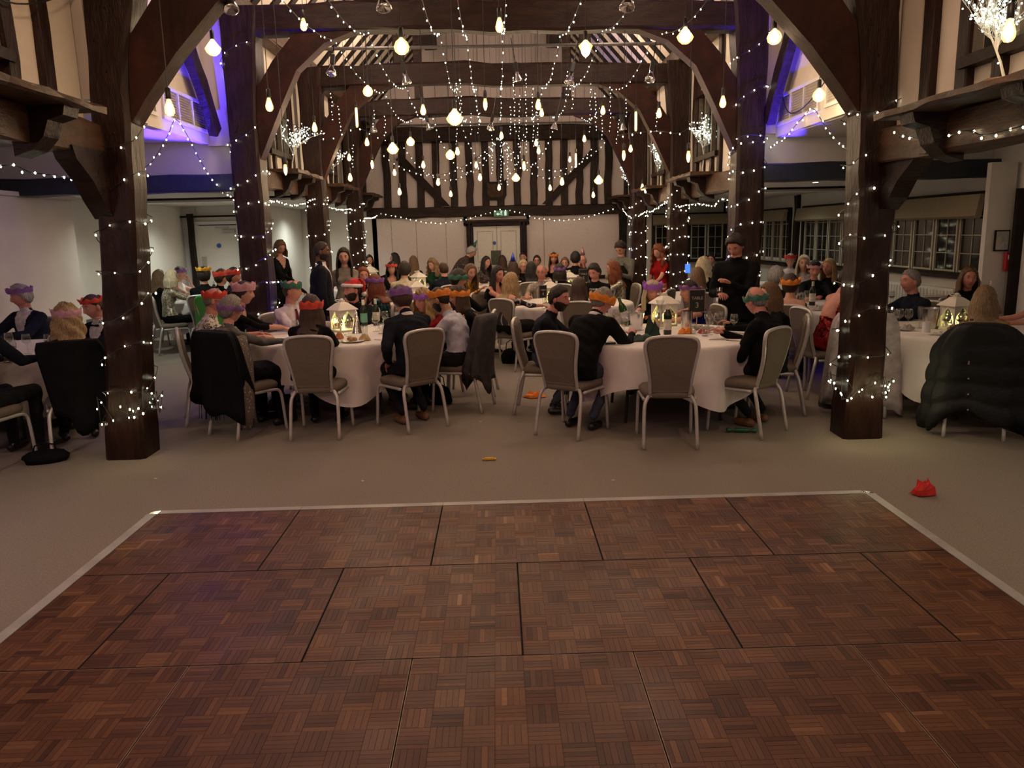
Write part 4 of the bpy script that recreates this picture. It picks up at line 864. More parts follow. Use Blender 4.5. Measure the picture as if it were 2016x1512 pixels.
def round_table(x, y, nm, seed, r=0.9, z=0.74):
    t = empty('round_table', (x, y, 0), label='round banquet table under the cloth, '+nm, category='table')
    MB().add(lathe([(0.0, z-0.03), (r-0.01, z-0.03), (r, z-0.02), (r, z-0.004), (r-0.01, z), (0, z)], 40)).build('tabletop', mat('plywood_top', (0.35, 0.25, 0.15), 0.6), t)
    for k in range(4):
        a = pi/4+k*pi/2; MB().add(tube([(0.55*cos(a), 0.55*sin(a), z-0.03), (0.62*cos(a), 0.62*sin(a), 0.0)], 0.014, 8)).build('leg', BLACKP, t)
    rs = np.random.RandomState(seed); ph = rs.uniform(0, 2*pi); rings = []; N = 96
    rad = [(0.03, 0), (0.3, 0), (0.6, 0), (0.8, 0), (0.875, 0), (0.900, -0.002), (0.915, -0.012), (0.922, -0.035)]
    for q, dz in rad: rings.append([(q*r/0.9*cos(2*pi*j/N), q*r/0.9*sin(2*pi*j/N), z+0.014+dz) for j in range(N)])
    for k in range(1, 9):
        u = k/8; rr = []
        for j in range(N):
            a = 2*pi*j/N; corner = abs(sin(2*(a-ph)))**2.5
            drop = 0.36+0.20*corner; fold = (0.042+0.036*corner)*sin(a*9+ph*3+0.9*sin(3*a+seed))*u**0.8+0.016*sin(a*19+seed+1.5*sin(2*a))*u
            q = r+0.022-0.06*u*0.3+fold+0.03*corner*u; rr.append((q*cos(a), q*sin(a), z-0.021-(drop-0.035)*u))
        rings.append(rr)
    V, F = loft(rings); F = F[:-2]+[F[-2]]
    o = MB().add((V, F)).build('tablecloth', CLOTH, None, True, loc=(x, y, 0), label='white cloth draped over the round table, '+nm, category='tablecloth')
    return z+0.014
# ---- tableware
GL = glassy('clear_glass', (0.93, 0.94, 0.94), 0.02); GREENGL = glassy('green_bottle_glass', (0.05, 0.10, 0.03), 0.05); REDW = glassy('red_wine', (0.25, 0.01, 0.02), 0.1); WHITEW = glassy('white_wine', (0.85, 0.80, 0.55), 0.1)
PORC = mat('white_porcelain', (0.75, 0.73, 0.70), 0.25, var=0)
STEEL = mat('cutlery_steel', (0.6, 0.6, 0.6), 0.2, 1.0, var=0)
FOIL = mat('silver_foil', (0.8, 0.75, 0.65), 0.12, 1.0, var=0.05)
WG = MB().add(lathe([(0.0, 0.0), (0.034, 0.001), (0.030, 0.004), (0.005, 0.008), (0.004, 0.075), (0.012, 0.085), (0.034, 0.105), (0.039, 0.130), (0.035, 0.160), (0.030, 0.180), (0.029, 0.180), (0.034, 0.158), (0.037, 0.130), (0.032, 0.107), (0.0, 0.089)], 14)).mesh('bowl_and_stem', GL, True)
WL = MB().add(lathe([(0.0, 0.092), (0.030, 0.107), (0.035, 0.125), (0.0, 0.126)], 12)).mesh('wine', WHITEW, True)
WR = MB().add(lathe([(0.0, 0.092), (0.030, 0.107), (0.035, 0.118), (0.0, 0.119)], 12)).mesh('wine', REDW, True)
FL = MB().add(lathe([(0.0, 0.0), (0.030, 0.002), (0.005, 0.008), (0.004, 0.08), (0.020, 0.11), (0.026, 0.16), (0.023, 0.21), (0.022, 0.21), (0.024, 0.16), (0.0, 0.10)], 12)).mesh('flute', GL, True)
TG = MB().add(lathe([(0.0, 0.0), (0.030, 0.0), (0.035, 0.11), (0.033, 0.11), (0.028, 0.006), (0.0, 0.006)], 14)).mesh('tumbler', GL, True)
def glass(x, y, z, kind, where):
    if kind == 'w' or kind == 'r' or kind == 'e':
        o = mkobj('wine_glass', WG, None, (x, y, z), label='empty wine glass on the %s' % where, category='glass', group='glasses on the '+where)
        if kind != 'e': mkobj('wine', WR if kind == 'r' else WL, o); o['label'] = '%s wine glass on the %s' % ('red' if kind == 'r' else 'white', where)
    elif kind == 'f': o = mkobj('champagne_flute', FL, None, (x, y, z), label='clear flute on the %s' % where, category='glass', group='glasses on the '+where)
    else: o = mkobj('tumbler', TG, None, (x, y, z), label='clear tumbler on the %s' % where, category='glass', group='glasses on the '+where)
    return o
BP = [(0.0, 0.0), (0.036, 0.002), (0.038, 0.01), (0.038, 0.185), (0.030, 0.215), (0.015, 0.245), (0.014, 0.295), (0.0, 0.296)]
def bottle(x, y, z, label, glassm=None, labm=(0.6, 0.57, 0.5), cap=(0.5, 0.48, 0.42), tilt=0):
    o = MB().add(lathe(BP, 16)).build('wine_bottle', glassm or mat('dark_bottle', (0.010, 0.018, 0.010), 0.08, var=0), None, True, loc=(x, y, z), label=label, category='bottle')
    MB().add(lathe([(0.0385, 0.05), (0.0392, 0.051), (0.0392, 0.150), (0.0385, 0.151)], 16, closed=True)).build('paper_label', mat('label_%.2f' % labm[0], labm, 0.6), o)
    MB().add(lathe([(0.0, 0.299), (0.0160, 0.299), (0.0162, 0.230), (0.015, 0.229)][::-1], 14)).build('foil_capsule', mat('capsule_%.2f' % cap[0], cap, 0.4), o)
    if tilt: o.rotation_euler = (0, radians(tilt), 0)
    return o
def lantern(x, y, z, label, rz=0.3, h=0.30, w=0.17, lit=1.0):
    e = empty('candle_lantern', (x, y, z), rz, label=label, category='lantern')
    wm = mat('white_lantern_metal', (0.74, 0.70, 0.62), 0.5, var=0.02); hb = h*0.62
    b = MB().add(box(0, 0, 0.010, w, w, 0.02, 0.003)).add(box(0, 0, hb, w*0.96, w*0.96, 0.014))
    for sx in (-1, 1):
        for sy in (-1, 1): b.add(box(sx*w*0.45, sy*w*0.45, hb/2, 0.014, 0.014, hb))
    b.build('frame', wm, e)
    q = w*0.60; rr = []
    for s_, zz in ((1.0, hb+0.004), (1.0, hb+0.012), (0.42, hb+h*0.21), (0.20, hb+h*0.25), (0.20, hb+h*0.29)): rr.append([(sx*q*s_, sy*q*s_, zz) for sx, sy in ((-1, -1), (1, -1), (1, 1), (-1, 1))])
    MB().add(loft(rr)).build('roof', wm, e)
    MB().add(ell((0, 0, hb+h*0.31), (0.022, 0.022, 0.014), 10, 6)).build('finial', wm, e, True)
    P = [(0.035*cos(t), 0.03+0.008*sin(t)-0.05, hb+h*0.30+0.012*sin(t*2)*0+0.03*sin(t)*0.25) for t in np.linspace(0, 2*pi, 17)]
    P = [(p[0]-0.045, p[1]+0.02, p[2]) for p in P]
    MB().add(tube(P, 0.004, 6)).build('ring_handle', wm, e, True)
    for k in range(4):
        a = k*pi/2; c_, s_ = cos(a), sin(a)
        T = np.array([[c_, -s_, 0, 0], [s_, c_, 0, 0], [0, 0, 1, 0], [0, 0, 0, 1]])
        b = MB(); yy = w*0.45
        for sx in (-1, 1):   # triangular corner gussets as in the pierced panels
            b.add(prism([(sx*w*0.42, hb-0.006), (0, hb-0.006), (sx*w*0.42, hb*0.55)], 1, yy-0.002, yy+0.002), T=T) if True else None
        b.build('pierced_panel', wm, e); MB().add(box(0, yy-0.004, hb*0.5, w*0.84, 0.002, hb*0.92), T=T).build('glass_pane', GL, e)
    cm = emis('lantern_led', (1.0, 0.85, 0.22), 6.0*lit, 'NONE'); b = MB(); rs = np.random.RandomState(int(abs(x*100)))
    for k in range(5): b.add(tube([(rs.uniform(-.05, .05), rs.uniform(-.05, .05), 0.02), (rs.uniform(-.03, .03), rs.uniform(-.03, .03), hb*0.55), (rs.uniform(-.05, .05), rs.uniform(-.05, .05), hb*0.85)], 0.004, 5))
    for k in range(16): b.add((OV*0.006+[rs.uniform(-.055, .055), rs.uniform(-.055, .055), rs.uniform(0.03, hb*0.7)], OF))
    b.build('led_strand', cm, e, kind='stuff')
    l = lamp('lantern_glow', 'POINT', (0, 0, hb*0.45), (1.0, 0.82, 0.32), 1.3*lit, shadow_soft_size=0.03); l.parent = e
    return e
def text_mesh(s, size, m, align='CENTER', ext=0.001):
    cu = bpy.data.curves.new('t', 'FONT'); cu.body = s; cu.size = size; cu.align_x = align; cu.extrude = ext
    o = bpy.data.objects.new('t', cu); COL.objects.link(o); dg = bpy.context.evaluated_depsgraph_get()
    me = bpy.data.meshes.new_from_object(o.evaluated_get(dg)); bpy.data.objects.remove(o); me.materials.clear(); me.materials.append(m); return me
def table_sign(x, y, z, label, num, rz=0.0, lines=True):
    e = empty('table_number_sign', (x, y, z), rz, label=label, category='sign')
    MB().add(box(0, 0, 0.006, 0.09, 0.06, 0.012, 0.003)).add(box(0, 0, 0.06, 0.006, 0.006, 0.11)).build('stand', CHROME, e)
    MB().add(box(0, 0, 0.20, 0.125, 0.006, 0.17, 0.002)).build('card', mat('dark_card', (0.014, 0.015, 0.013), 0.3, var=0), e)
    fr = MB(); tan = mat('pale_gilt_print', (0.42, 0.36, 0.26), 0.5, var=0)
    for a in (box(0, -0.0035, 0.283, 0.118, 0.001, 0.003), box(0, -0.0035, 0.117, 0.118, 0.001, 0.003), box(-0.058, -0.0035, 0.20, 0.003, 0.001, 0.166), box(0.058, -0.0035, 0.20, 0.003, 0.001, 0.166)): fr.add(a)
    fr.build('border', tan, e)
    for s, sz, zz in (('TABLE', 0.030, 0.212), (num, 0.058, 0.150)):
        o = mkobj('lettering', text_mesh(s, sz, tan), e, (0, -0.0045, zz)); o.rotation_euler = (pi/2, 0, 0)
    return e
def plate(x, y, z, where, r=0.10, food=False):
    o = MB().add(lathe([(0.0, 0.004), (r*0.62, 0.004), (r, 0.014), (r, 0.017), (r*0.6, 0.008), (0, 0.008)], 24)).build('plate', PORC, None, True, loc=(x, y, z), label='white plate on the %s' % where, category='plate', group='plates on the '+where)
    if food:
        rs = np.random.RandomState(5); b = MB()
        for k in range(6): b.add(ell((rs.uniform(-.04, .04), rs.uniform(-.04, .04), 0.03), (0.025, 0.02, 0.02), 8, 6))
        b.build('pastry', mat('golden_pastry', (0.45, 0.27, 0.11), 0.7, var=0.3), o, True); o['label'] = 'plate of golden pastries at the near edge of the '+where
    return o
def cutlery(x, y, z, rz, where):
    b = MB().add(box(0, 0, 0.003, 0.012, 0.10, 0.004, 0.001)).add(box(0, 0.08, 0.003, 0.018, 0.08, 0.002, 0.001))
    return b.build('table_knife', STEEL, None, False, loc=(x, y, z), rz=rz, label='steel knife on the '+where, category='cutlery', group='knives on the '+where)
def napkin(x, y, z, col, label, seed, s=0.09, cat='napkin', name='crumpled_napkin', hh=0.05):
    rs = np.random.RandomState(seed); V = []; F = []; n = 12
    rings = []
    for i, (r, zz) in enumerate(((0.6, 0.002), (1.0, 0.006), (0.85, hh*0.5), (0.5, hh), (0.15, hh*0.8))):
        rings.append([(s*r*(1+rs.uniform(-.35, .35))*cos(2*pi*j/n), s*r*(1+rs.uniform(-.35, .35))*sin(2*pi*j/n)*0.7, zz*(1+rs.uniform(-.4, .4)*(i > 1))) for j in range(n)])
    return MB().add(loft(rings)).build(name, mat('paper_%.2f_%.2f_%.2f' % col, col, 0.8, var=0.1), None, False, loc=(x, y, z), label=label, category=cat)
def cracker(x, y, z, rz, col, label):
    P = [(0.012, -0.13), (0.026, -0.115), (0.008, -0.07), (0.020, -0.055), (0.020, 0.055), (0.008, 0.07), (0.026, 0.115), (0.012, 0.13)]
    V, F = lathe(P, 10); V = np.array(V)[:, [0, 2, 1]]*[1, 1, -1]+[0, 0, 0.021]
    return MB().add((V, F)).build('party_cracker', mat('cracker_%.2f_%.2f' % col[:2], col, 0.3, 0.3), None, True, loc=(x, y, z), rz=rz, label=label, category='cracker')
def cone_hat_obj(x, y, z, m, h, r, label):
    return MB().add(lathe([(r, 0.0), (r*0.5, h*0.5), (0.004, h), (0.0, h), (r*0.5-0.002, h*0.5-0.01), (r-0.003, 0.0)], 20, closed=True)).build('party_cone_hat', m, None, True, loc=(x, y, z), label=label, category='party hat')
TABS = {}
def T(key, x, y, nm, seed): TABS[key] = (x, y, round_table(x, y, nm, seed), nm)
T('t1', -1.62, 7.98, 'left of the two front tables', 1)
T('t3', 1.58, 7.35, 'right of the two front tables', 2)
T('fl', -4.78, 7.35, 'far left near the nearest left post', 3)
T('fr', 4.52, 7.12, 'far right behind the nearest right post', 4)
T('m1', -1.25, 11.2, 'mid-nave left', 5)
T('m2', 0.98, 10.95, 'mid-nave centre', 6)
T('m3', 1.3, 13.6, 'mid-nave right, farther back', 7)
T('m4', -1.5, 14.35, 'back of the nave on the left', 8)
T('m5', -0.1, 15.6, 'back of the nave in the centre', 9)
T('la', -4.7, 13.3, 'in the left aisle', 10)
T('ra', 4.1, 9.6, 'in the right aisle beyond the nearest post', 11)
T('rb', 4.6, 13.4, 'in the right aisle, farther back', 12)
T('m7', -2.75, 15.6, 'at the back left corner of the nave', 14)
T('m6', 3.2, 11.6, 'between the third right post and the windows', 13)
zt = TABS['t1'][2]
WH = {k: v[3] for k, v in TABS.items()}
W1 = 'left front table'; W3 = 'right front table'
lantern(-1.66, 8.25, zt, 'white lantern with a glowing yellow interior on the left front table', 0.75, 0.36, 0.20)
lantern(1.72, 8.02, zt, 'white lantern behind the bottle and ice bucket on the right front table', 0.35, 0.36, 0.20, 0.6)
bottle(-1.50, 8.62, zt, 'dark wine bottle with pale cap beside the lantern, left front table', labm=(0.12, 0.32, 0.28), cap=(0.70, 0.66, 0.58))
bottle(-1.38, 8.72, zt, 'dark wine bottle with white label right of its pair, left front table', cap=(0.60, 0.55, 0.45))
cone_hat_obj(-1.48, 8.05, zt, FOIL, 0.24, 0.055, 'shiny silver-gold cone hat standing on the left front table')
plate(-1.40, 7.36, zt, W1, 0.11, food=True)
for i, (x, y, k) in enumerate(((-1.52, 7.80, 'w'), (-1.60, 7.92, 'e'), (-1.30, 8.15, 'r'), (-1.14, 7.85, 'e'), (-1.05, 8.35, 'r'), (-1.98, 7.72, 'e'), (-2.05, 7.80, 'w'), (-2.00, 7.92, 'e'), (-1.92, 7.82, 'e'), (-1.75, 8.5, 'r'), (-1.25, 8.5, 'w'), (-1.35, 7.75, 't'), (-1.22, 7.95, 't'))): glass(x, y, zt, k, W1)
bottle(-1.12, 8.62, zt, 'clear water carafe bottle by the man in the purple crown, left front table', GL, (0.5, 0.5, 0.5), (0.5, 0.5, 0.5))
napkin(-1.05, 7.95, zt, (0.03, 0.05, 0.30), 'crumpled deep-blue paper on the left front table', 3)
napkin(-1.30, 7.45, zt, (0.55, 0.42, 0.20), 'gold torn cracker paper by the pastries, left front table', 4, 0.06)
napkin(-1.58, 7.62, zt, (0.50, 0.18, 0.08), 'orange scrap of cracker paper on the left front table', 14, 0.05)
cracker(-1.62, 7.40, zt, 0.6, (0.35, 0.12, 0.10), 'red cracker half on the near edge of the left front table')
for (x, y, a) in ((-1.55, 7.30, -0.4), (-1.12, 7.42, 0.9), (-2.05, 7.55, 1.2)): cutlery(x, y, zt, a, W1)
# right front table
b = bottle(1.60, 7.30, zt, 'dark red-wine bottle with cream label near the front of the right table', labm=(0.66, 0.62, 0.52), cap=(0.62, 0.55, 0.46))
bk = thing('ice_bucket', MB().add(lathe([(0.0, 0.0), (0.065, 0.0), (0.085, 0.17), (0.090, 0.175), (0.083, 0.175), (0.062, 0.006), (0.0, 0.006)], 20)), CHROME, 'chrome ice bucket holding a tilted green bottle, right front table', 'bucket')
bk.location = (1.37, 7.72, zt)
bottle(1.30, 7.72, zt+0.05, 'green bottle leaning in the chrome ice bucket', mat('green_bottle', (0.02, 0.06, 0.01), 0.08, var=0), (0.5, 0.45, 0.25), (0.05, 0.10, 0.03), tilt=-20)
cf = thing('water_carafe', MB().add(lathe([(0.0, 0.0), (0.050, 0.0), (0.052, 0.12), (0.022, 0.20), (0.024, 0.24), (0.042, 0.29), (0.040, 0.29), (0.021, 0.24), (0.019, 0.20), (0.048, 0.118), (0.0, 0.006)], 16)), GL, 'clear flared water carafe behind the wine bottle, right front table', 'carafe'); cf.location = (1.62, 7.75, zt)
bk = thing('steel_wine_cooler', MB().add(lathe([(0.0, 0.0), (0.055, 0.0), (0.058, 0.19), (0.053, 0.19), (0.050, 0.006), (0.0, 0.006)], 18)), CHROME, 'straight steel wine cooler right of the dark bottle, right front table', 'bucket'); bk.location = (1.86, 7.62, zt)
table_sign(2.0, 7.78, zt, 'dark sign reading TABLE 3 on the right front table', '3', -0.1).scale = (1.35, 1.35, 1.35)
for (x, y, k) in ((1.18, 7.25, 'w'), (1.98, 7.22, 'e'), (2.02, 7.38, 'e'), (2.12, 7.45, 'r'), (2.24, 7.32, 'w'), (2.20, 7.58, 'e'), (1.12, 7.65, 'e'), (1.05, 7.85, 'w'), (1.35, 8.0, 'e'), (2.08, 7.65, 'e'), (1.92, 7.15, 't'), (1.85, 7.32, 't'), (1.22, 8.02, 'w'), (1.45, 7.9, 'r')): glass(x, y, zt, k, W3)
bottle(1.10, 8.05, zt, 'green-tinted bottle by the silver cone, back left of the right front table', labm=(0.7, 0.68, 0.6), cap=(0.1, 0.14, 0.08))
cone_hat_obj(0.98, 7.42, zt, mat('pink_foil', (0.75, 0.10, 0.22), 0.25, 0.4), 0.13, 0.035, 'small pink foil cone on the right front table by the black sleeve')
cone_hat_obj(0.95, 7.95, zt, mat('white_blue_card', (0.6, 0.6, 0.75), 0.5), 0.12, 0.05, 'small pale cone hat on a plate, back left of the right front table')
plate(1.0, 7.95, zt, W3)
napkin(1.28, 6.98, zt, (0.012, 0.035, 0.026), 'dark green folded napkin at the near edge of the right front table', 6, 0.14)
napkin(1.42, 7.12, zt, (0.012, 0.035, 0.026), 'dark green napkin standing up before the ice bucket', 7, 0.07, hh=0.16)
napkin(1.78, 7.35, zt, (0.75, 0.24, 0.03), 'orange torn paper crown by the dark wine bottle', 8, 0.07)
napkin(1.95, 7.35, zt, (0.45, 0.03, 0.04), 'red cracker paper among the glasses, right front table', 9, 0.06, hh=0.03)
napkin(2.16, 7.0, zt, (0.68, 0.66, 0.66), 'folded white napkin near the bald man, right front table', 12, 0.08, hh=0.015)
napkin(2.32, 7.1, zt, (0.10, 0.08, 0.45), 'small blue-purple trinket wrapper, right edge of the right front table', 13, 0.03, hh=0.03)
cracker(2.05, 7.55, zt, 1.1, (0.4, 0.35, 0.33), 'pale cracker lying among the glasses, right front table')
for (x, y, a) in ((2.0, 6.85, 1.2), (2.12, 6.75, 1.0), (2.22, 6.95, 1.5), (1.05, 6.85, 0.5)): cutlery(x, y, zt, a, W3)
thing('small_wallet', MB().add(box(0.98, 6.78, zt+0.01, 0.09, 0.05, 0.018, 0.004)), BLACKP, 'small black wallet at the table edge by the black sleeve, right front table', 'wallet')
# far left table
for (x, y, k) in ((-4.22, 6.72, 'w'), (-4.02, 7.0, 'w'), (-3.95, 6.86, 'e'), (-4.12, 7.1, 'w'), (-4.35, 7.15, 'e'), (-4.5, 6.9, 'r'), (-4.6, 7.3, 'w')): glass(x, y, zt, k, 'far left table')
plate(-4.35, 6.72, zt, 'far left table'); cutlery(-4.15, 6.62, zt, 1.3, 'far left table')
napkin(-4.1, 6.95, zt, (0.35, 0.12, 0.08), 'reddish wrapper between the glasses, far left table', 21, 0.05)
# far right table
lantern(4.25, 7.12, zt, 'white lantern half hidden by the blonde woman, far right table', 0.2, 0.36, 0.19, 0.02)
for (x, y, k) in ((3.80, 7.35, 'e'), (3.88, 7.42, 'e'), (3.95, 7.38, 'e'), (3.84, 7.5, 'e'), (4.02, 7.3, 'f'), (4.1, 7.0, 'r'), (4.2, 6.95, 'r'), (4.6, 6.6, 'w'), (4.7, 6.75, 'w')): glass(x, y, zt, k, 'far right table')
bk = thing('ice_bucket', MB().add(lathe([(0.0, 0.0), (0.07, 0.0), (0.09, 0.19), (0.095, 0.195), (0.088, 0.195), (0.065, 0.006), (0.0, 0.006)], 20)), STEEL, 'dull steel ice bucket with a label, far right table', 'bucket'); bk.location = (4.12, 7.28, zt)
thing('candle_cup', MB().add(lathe([(0, 0), (0.035, 0), (0.035, 0.10), (0.03, 0.10), (0.0, 0.02)], 16)), PORC, 'white cup candle at the left edge of the far right table', 'candle').location = (3.92, 7.0, zt)
napkin(3.82, 7.15, zt, (0.35, 0.30, 0.28), 'crumpled wrapper and crumbs at the left edge of the far right table', 22, 0.07)
napkin(3.95, 6.85, zt, (0.70, 0.66, 0.62), 'white napkin hanging toward the edge of the far right table', 23, 0.10, hh=0.02)
napkin(4.85, 6.55, zt, (0.02, 0.08, 0.50), 'bright blue paper on the near right edge of the far right table', 24, 0.06)
# other tables: lanterns, glasses, bottles
rs = np.random.RandomState(11)
for key, where, n, lan in (('m1', 'mid-nave left table', 12, (-1.2, 11.6)), ('m2', 'mid-nave centre table', 13, (0.72, 10.75)), ('m3', 'rear right nave table', 9, (1.20, 13.1)), ('m4', 'back left nave table', 8, (-1.45, 14.3)), ('m7', 'corner table, back left', 5, None), ('m5', 'back centre nave table', 7, None), ('la', 'left aisle table', 9, None), ('ra', 'right aisle table', 12, None), ('rb', 'far right aisle table', 7, None), ('m6', 'table by the third right post', 6, None)):
    cx, cy_, z, _ = TABS[key]
    if lan: lantern(max(cx-0.75, min(cx+0.75, lan[0])), lan[1], z, 'white roofed lantern on the '+where, rs.uniform(0, 1), 0.36, 0.19, 0.8)
    for i in range(n):
        a = rs.uniform(0, 2*pi); q = rs.uniform(0.25, 0.75); glass(cx+q*cos(a), cy_+q*sin(a), z, 'weerwet'[i % 7], where)
    bottle(cx-0.15, cy_+0.1, z, 'dark wine bottle at the centre of the '+where)
    plate(cx+0.3, cy_-0.6, z, where); napkin(cx-0.3, cy_-0.5, z, ((0.5, 0.05, 0.05) if key in ('m1', 'la') else (0.4, 0.35, 0.3)), 'crumpled paper napkin on the '+where, i)
lantern(-2.50, 15.4, zt, 'tall white house-shaped lantern on the corner table, back left of the nave', 0.0, 0.46, 0.24, 0.2)
table_sign(0.60, 10.45, zt, 'small dark number sign on the mid-nave centre table', '4', 0.5)
table_sign(1.42, 12.9, zt, 'small dark number sign reading 5 on the rear right nave table', '5', 0.0).scale = (1.3, 1.3, 1.3)
# ---- things on the floor
napkin(0.36, 8.15, 0.002, (0.75, 0.20, 0.02), 'torn orange paper crown lying on the carpet between the two front tables', 31, 0.12, 'paper hat', 'crumpled_paper_hat', 0.05)
napkin(2.74, 4.77, 0.002, (0.62, 0.03, 0.02), 'crumpled red paper crown on the carpet at the right corner of the dance floor', 32, 0.075, 'paper hat', 'crumpled_paper_hat', 0.09)
thing('sweet_wrapper', MB().add(box(-0.106, 5.841, 0.012, 0.075, 0.035, 0.018, 0.004)).add(box(-0.15, 5.841, 0.012, 0.02, 0.03, 0.006)).add(box(-0.062, 5.841, 0.012, 0.02, 0.03, 0.006)), mat('gold_wrapper', (0.70, 0.42, 0.04), 0.35, 0.4), 'small gold wrapped sweet alone on the carpet before the dance floor', 'sweet')
cracker(2.07, 6.45, 0.002, 1.4, (0.02, 0.12, 0.06), 'green cracker on the carpet under the bald man\'s chair')
for i, (x, y) in enumerate(((-1.02, 5.4), (0.78, 5.25), (-2.6, 5.6), (-0.2, 7.1))): thing('paper_scrap', MB().add(box(x, y, 0.004, 0.018, 0.010, 0.004)), PORC, 'tiny white scrap of paper on the carpet, %s' % ['left of centre before the dance floor', 'right of centre before the dance floor', 'before the nearest left post', 'between the two front tables'][i], 'litter')

# ================================================================ people
def fabric(name, col, rough=0.85, var=0.15, vscale=14, spec=0.08, bmp=0.5, metal=0.0): return mat('cloth_'+name, col, rough, metal, var=var, vscale=vscale, bmp=bmp, bscale=16, bdist=0.02, spec=spec)
def pattern(name, kind, c0, c1, scale=25):
    if name in MC: return MC[name]
    m, nt, b = newmat(name); v = tc(nt)
    if kind == 'sequin':
        t = nt.nodes.new('ShaderNodeTexVoronoi'); t.inputs['Scale'].default_value = scale; nt.links.new(v, t.inputs['Vector'])
        nt.links.new(ramp(nt, t.outputs['Color'], [(0.35, c0), (0.8, c1)]), b.inputs['Base Color']); b.inputs['Metallic'].default_value = 0.6; b.inputs['Roughness'].default_value = 0.25
        n = nt.nodes.new('ShaderNodeBump'); n.inputs['Strength'].default_value = 1.0; n.inputs['Distance'].default_value = 0.02; nt.links.new(t.outputs['Color'], n.inputs['Height']); nt.links.new(n.outputs[0], b.inputs['Normal'])
    elif kind == 'leopard':
        t = nt.nodes.new('ShaderNodeTexVoronoi'); t.inputs['Scale'].default_value = scale; t.feature = 'F1'; nt.links.new(v, t.inputs['Vector'])
        nt.links.new(ramp(nt, t.outputs['Distance'], [(0.0, c0), (0.22, c0), (0.28, c1), (0.42, c1), (0.50, c0)]), b.inputs['Base Color']); b.inputs['Roughness'].default_value = 0.8
    elif kind == 'fleck':
        f = noise_tex(nt, v, scale, 2); nt.links.new(ramp(nt, f, [(0.60, c0), (0.66, c1)]), b.inputs['Base Color']); b.inputs['Roughness'].default_value = 0.85
    elif kind == 'swirl':
        t = nt.nodes.new('ShaderNodeTexWave'); t.inputs['Scale'].default_value = scale; t.inputs['Distortion'].default_value = 14; t.inputs['Detail'].default_value = 1; t.inputs['Detail Scale'].default_value = 1.2; nt.links.new(v, t.inputs['Vector'])
        nt.links.new(ramp(nt, t.outputs['Fac'], [(0.90, c0), (0.97, c1)]), b.inputs['Base Color']); b.inputs['Roughness'].default_value = 0.7
    elif kind == 'check':
        t = nt.nodes.new('ShaderNodeTexBrick'); t.inputs['Scale'].default_value = scale; t.inputs['Color1'].default_value = (*c0, 1); t.inputs['Color2'].default_value = (*c0, 1); t.inputs['Mortar'].default_value = (*c1, 1); t.offset = 0; t.inputs['Mortar Size'].default_value = 0.08; nt.links.new(v, t.inputs['Vector']); nt.links.new(t.outputs[0], b.inputs['Base Color'])
    MC[name] = m; return m
def hairmat(name, col):
    if 'hair_'+name in MC: return MC['hair_'+name]
    m, nt, b = newmat('hair_'+name); v = tc(nt, (1, 1, 0.12)); f = noise_tex(nt, v, 90, 4, 0.7)
    nt.links.new(ramp(nt, f, [(0.3, [c*0.45 for c in col]), (0.55, col), (0.75, [min(1, c*1.7) for c in col])]), b.inputs['Base Color'])
    bump(nt, b, f, 0.8, 0.01); b.inputs['Roughness'].default_value = 0.5; b.inputs['Specular IOR Level'].default_value = 0.35; MC['hair_'+name] = m; return m
HC = dict(black=(0.010, 0.008, 0.008), dark=(0.020, 0.012, 0.008), brown=(0.050, 0.026, 0.014), light=(0.14, 0.08, 0.04), blonde=(0.36, 0.24, 0.11), pale=(0.50, 0.42, 0.28), ginger=(0.20, 0.055, 0.020), red=(0.16, 0.035, 0.015), grey=(0.22, 0.20, 0.18), silver=(0.34, 0.33, 0.31), sandy=(0.22, 0.14, 0.07))
SKIN = dict(fair=(0.52, 0.27, 0.20), rosy=(0.50, 0.22, 0.17), tan=(0.36, 0.18, 0.11), brown=(0.12, 0.055, 0.032))
CC = dict(purple=(0.19, 0.08, 0.28), violet=(0.30, 0.10, 0.50), pink=(0.50, 0.26, 0.30), red=(0.55, 0.05, 0.03), orange=(0.70, 0.22, 0.02), green=(0.035, 0.13, 0.09), yellow=(0.75, 0.40, 0.03), blue=(0.03, 0.06, 0.45))
def head_surf(az, v):
    """radial head surface; az 0 = face front (+y); v polar from the crown"""
    x = 0.074*np.sin(v)*np.sin(az); y = 0.094*np.sin(v)*np.cos(az); z = 0.117*np.cos(v)
    fr = np.clip(np.cos(az), 0, 1)*np.sin(v)
    lo = np.clip(-z/0.117, 0, 1)
    x = x*(1-0.34*lo**1.6); y = np.where(y < 0, y*(1-0.42*lo**1.3), y*(1-0.10*lo))
    x = x*(1+0.06*np.clip(z/0.1, 0, 1)*(y < 0))
    g = lambda cx, cz, sx, sz: np.exp(-((np.abs(x)-cx)/sx)**2-((z-cz)/sz)**2)
    f = np.clip(fr*1.8-0.2, 0, 1)
    y = y-f*0.012*g(0.031, 0.010, 0.017, 0.013)+f*0.005*g(0.022, 0.034, 0.030, 0.008)+f*0.004*g(0.042, -0.022, 0.02, 0.02)
    nz = np.interp(z, [-0.046, -0.036, -0.026, 0.0, 0.022, 0.03], [0.0, 0.016, 0.023, 0.012, 0.003, 0.0])
    y = y+f*nz*np.exp(-(x/(0.0085+0.0045*(z < -0.02)))**2)
    y = y+f*0.006*g(0, -0.060, 0.024, 0.010)-f*0.006*g(0, -0.062, 0.022, 0.0022)-f*0.004*g(0, -0.078, 0.02, 0.006)+f*0.008*g(0, -0.098, 0.02, 0.014)
    return np.stack([x, y, z], -1)
def warp(u): return 2*pi*u-0.62*np.sin(2*pi*u)
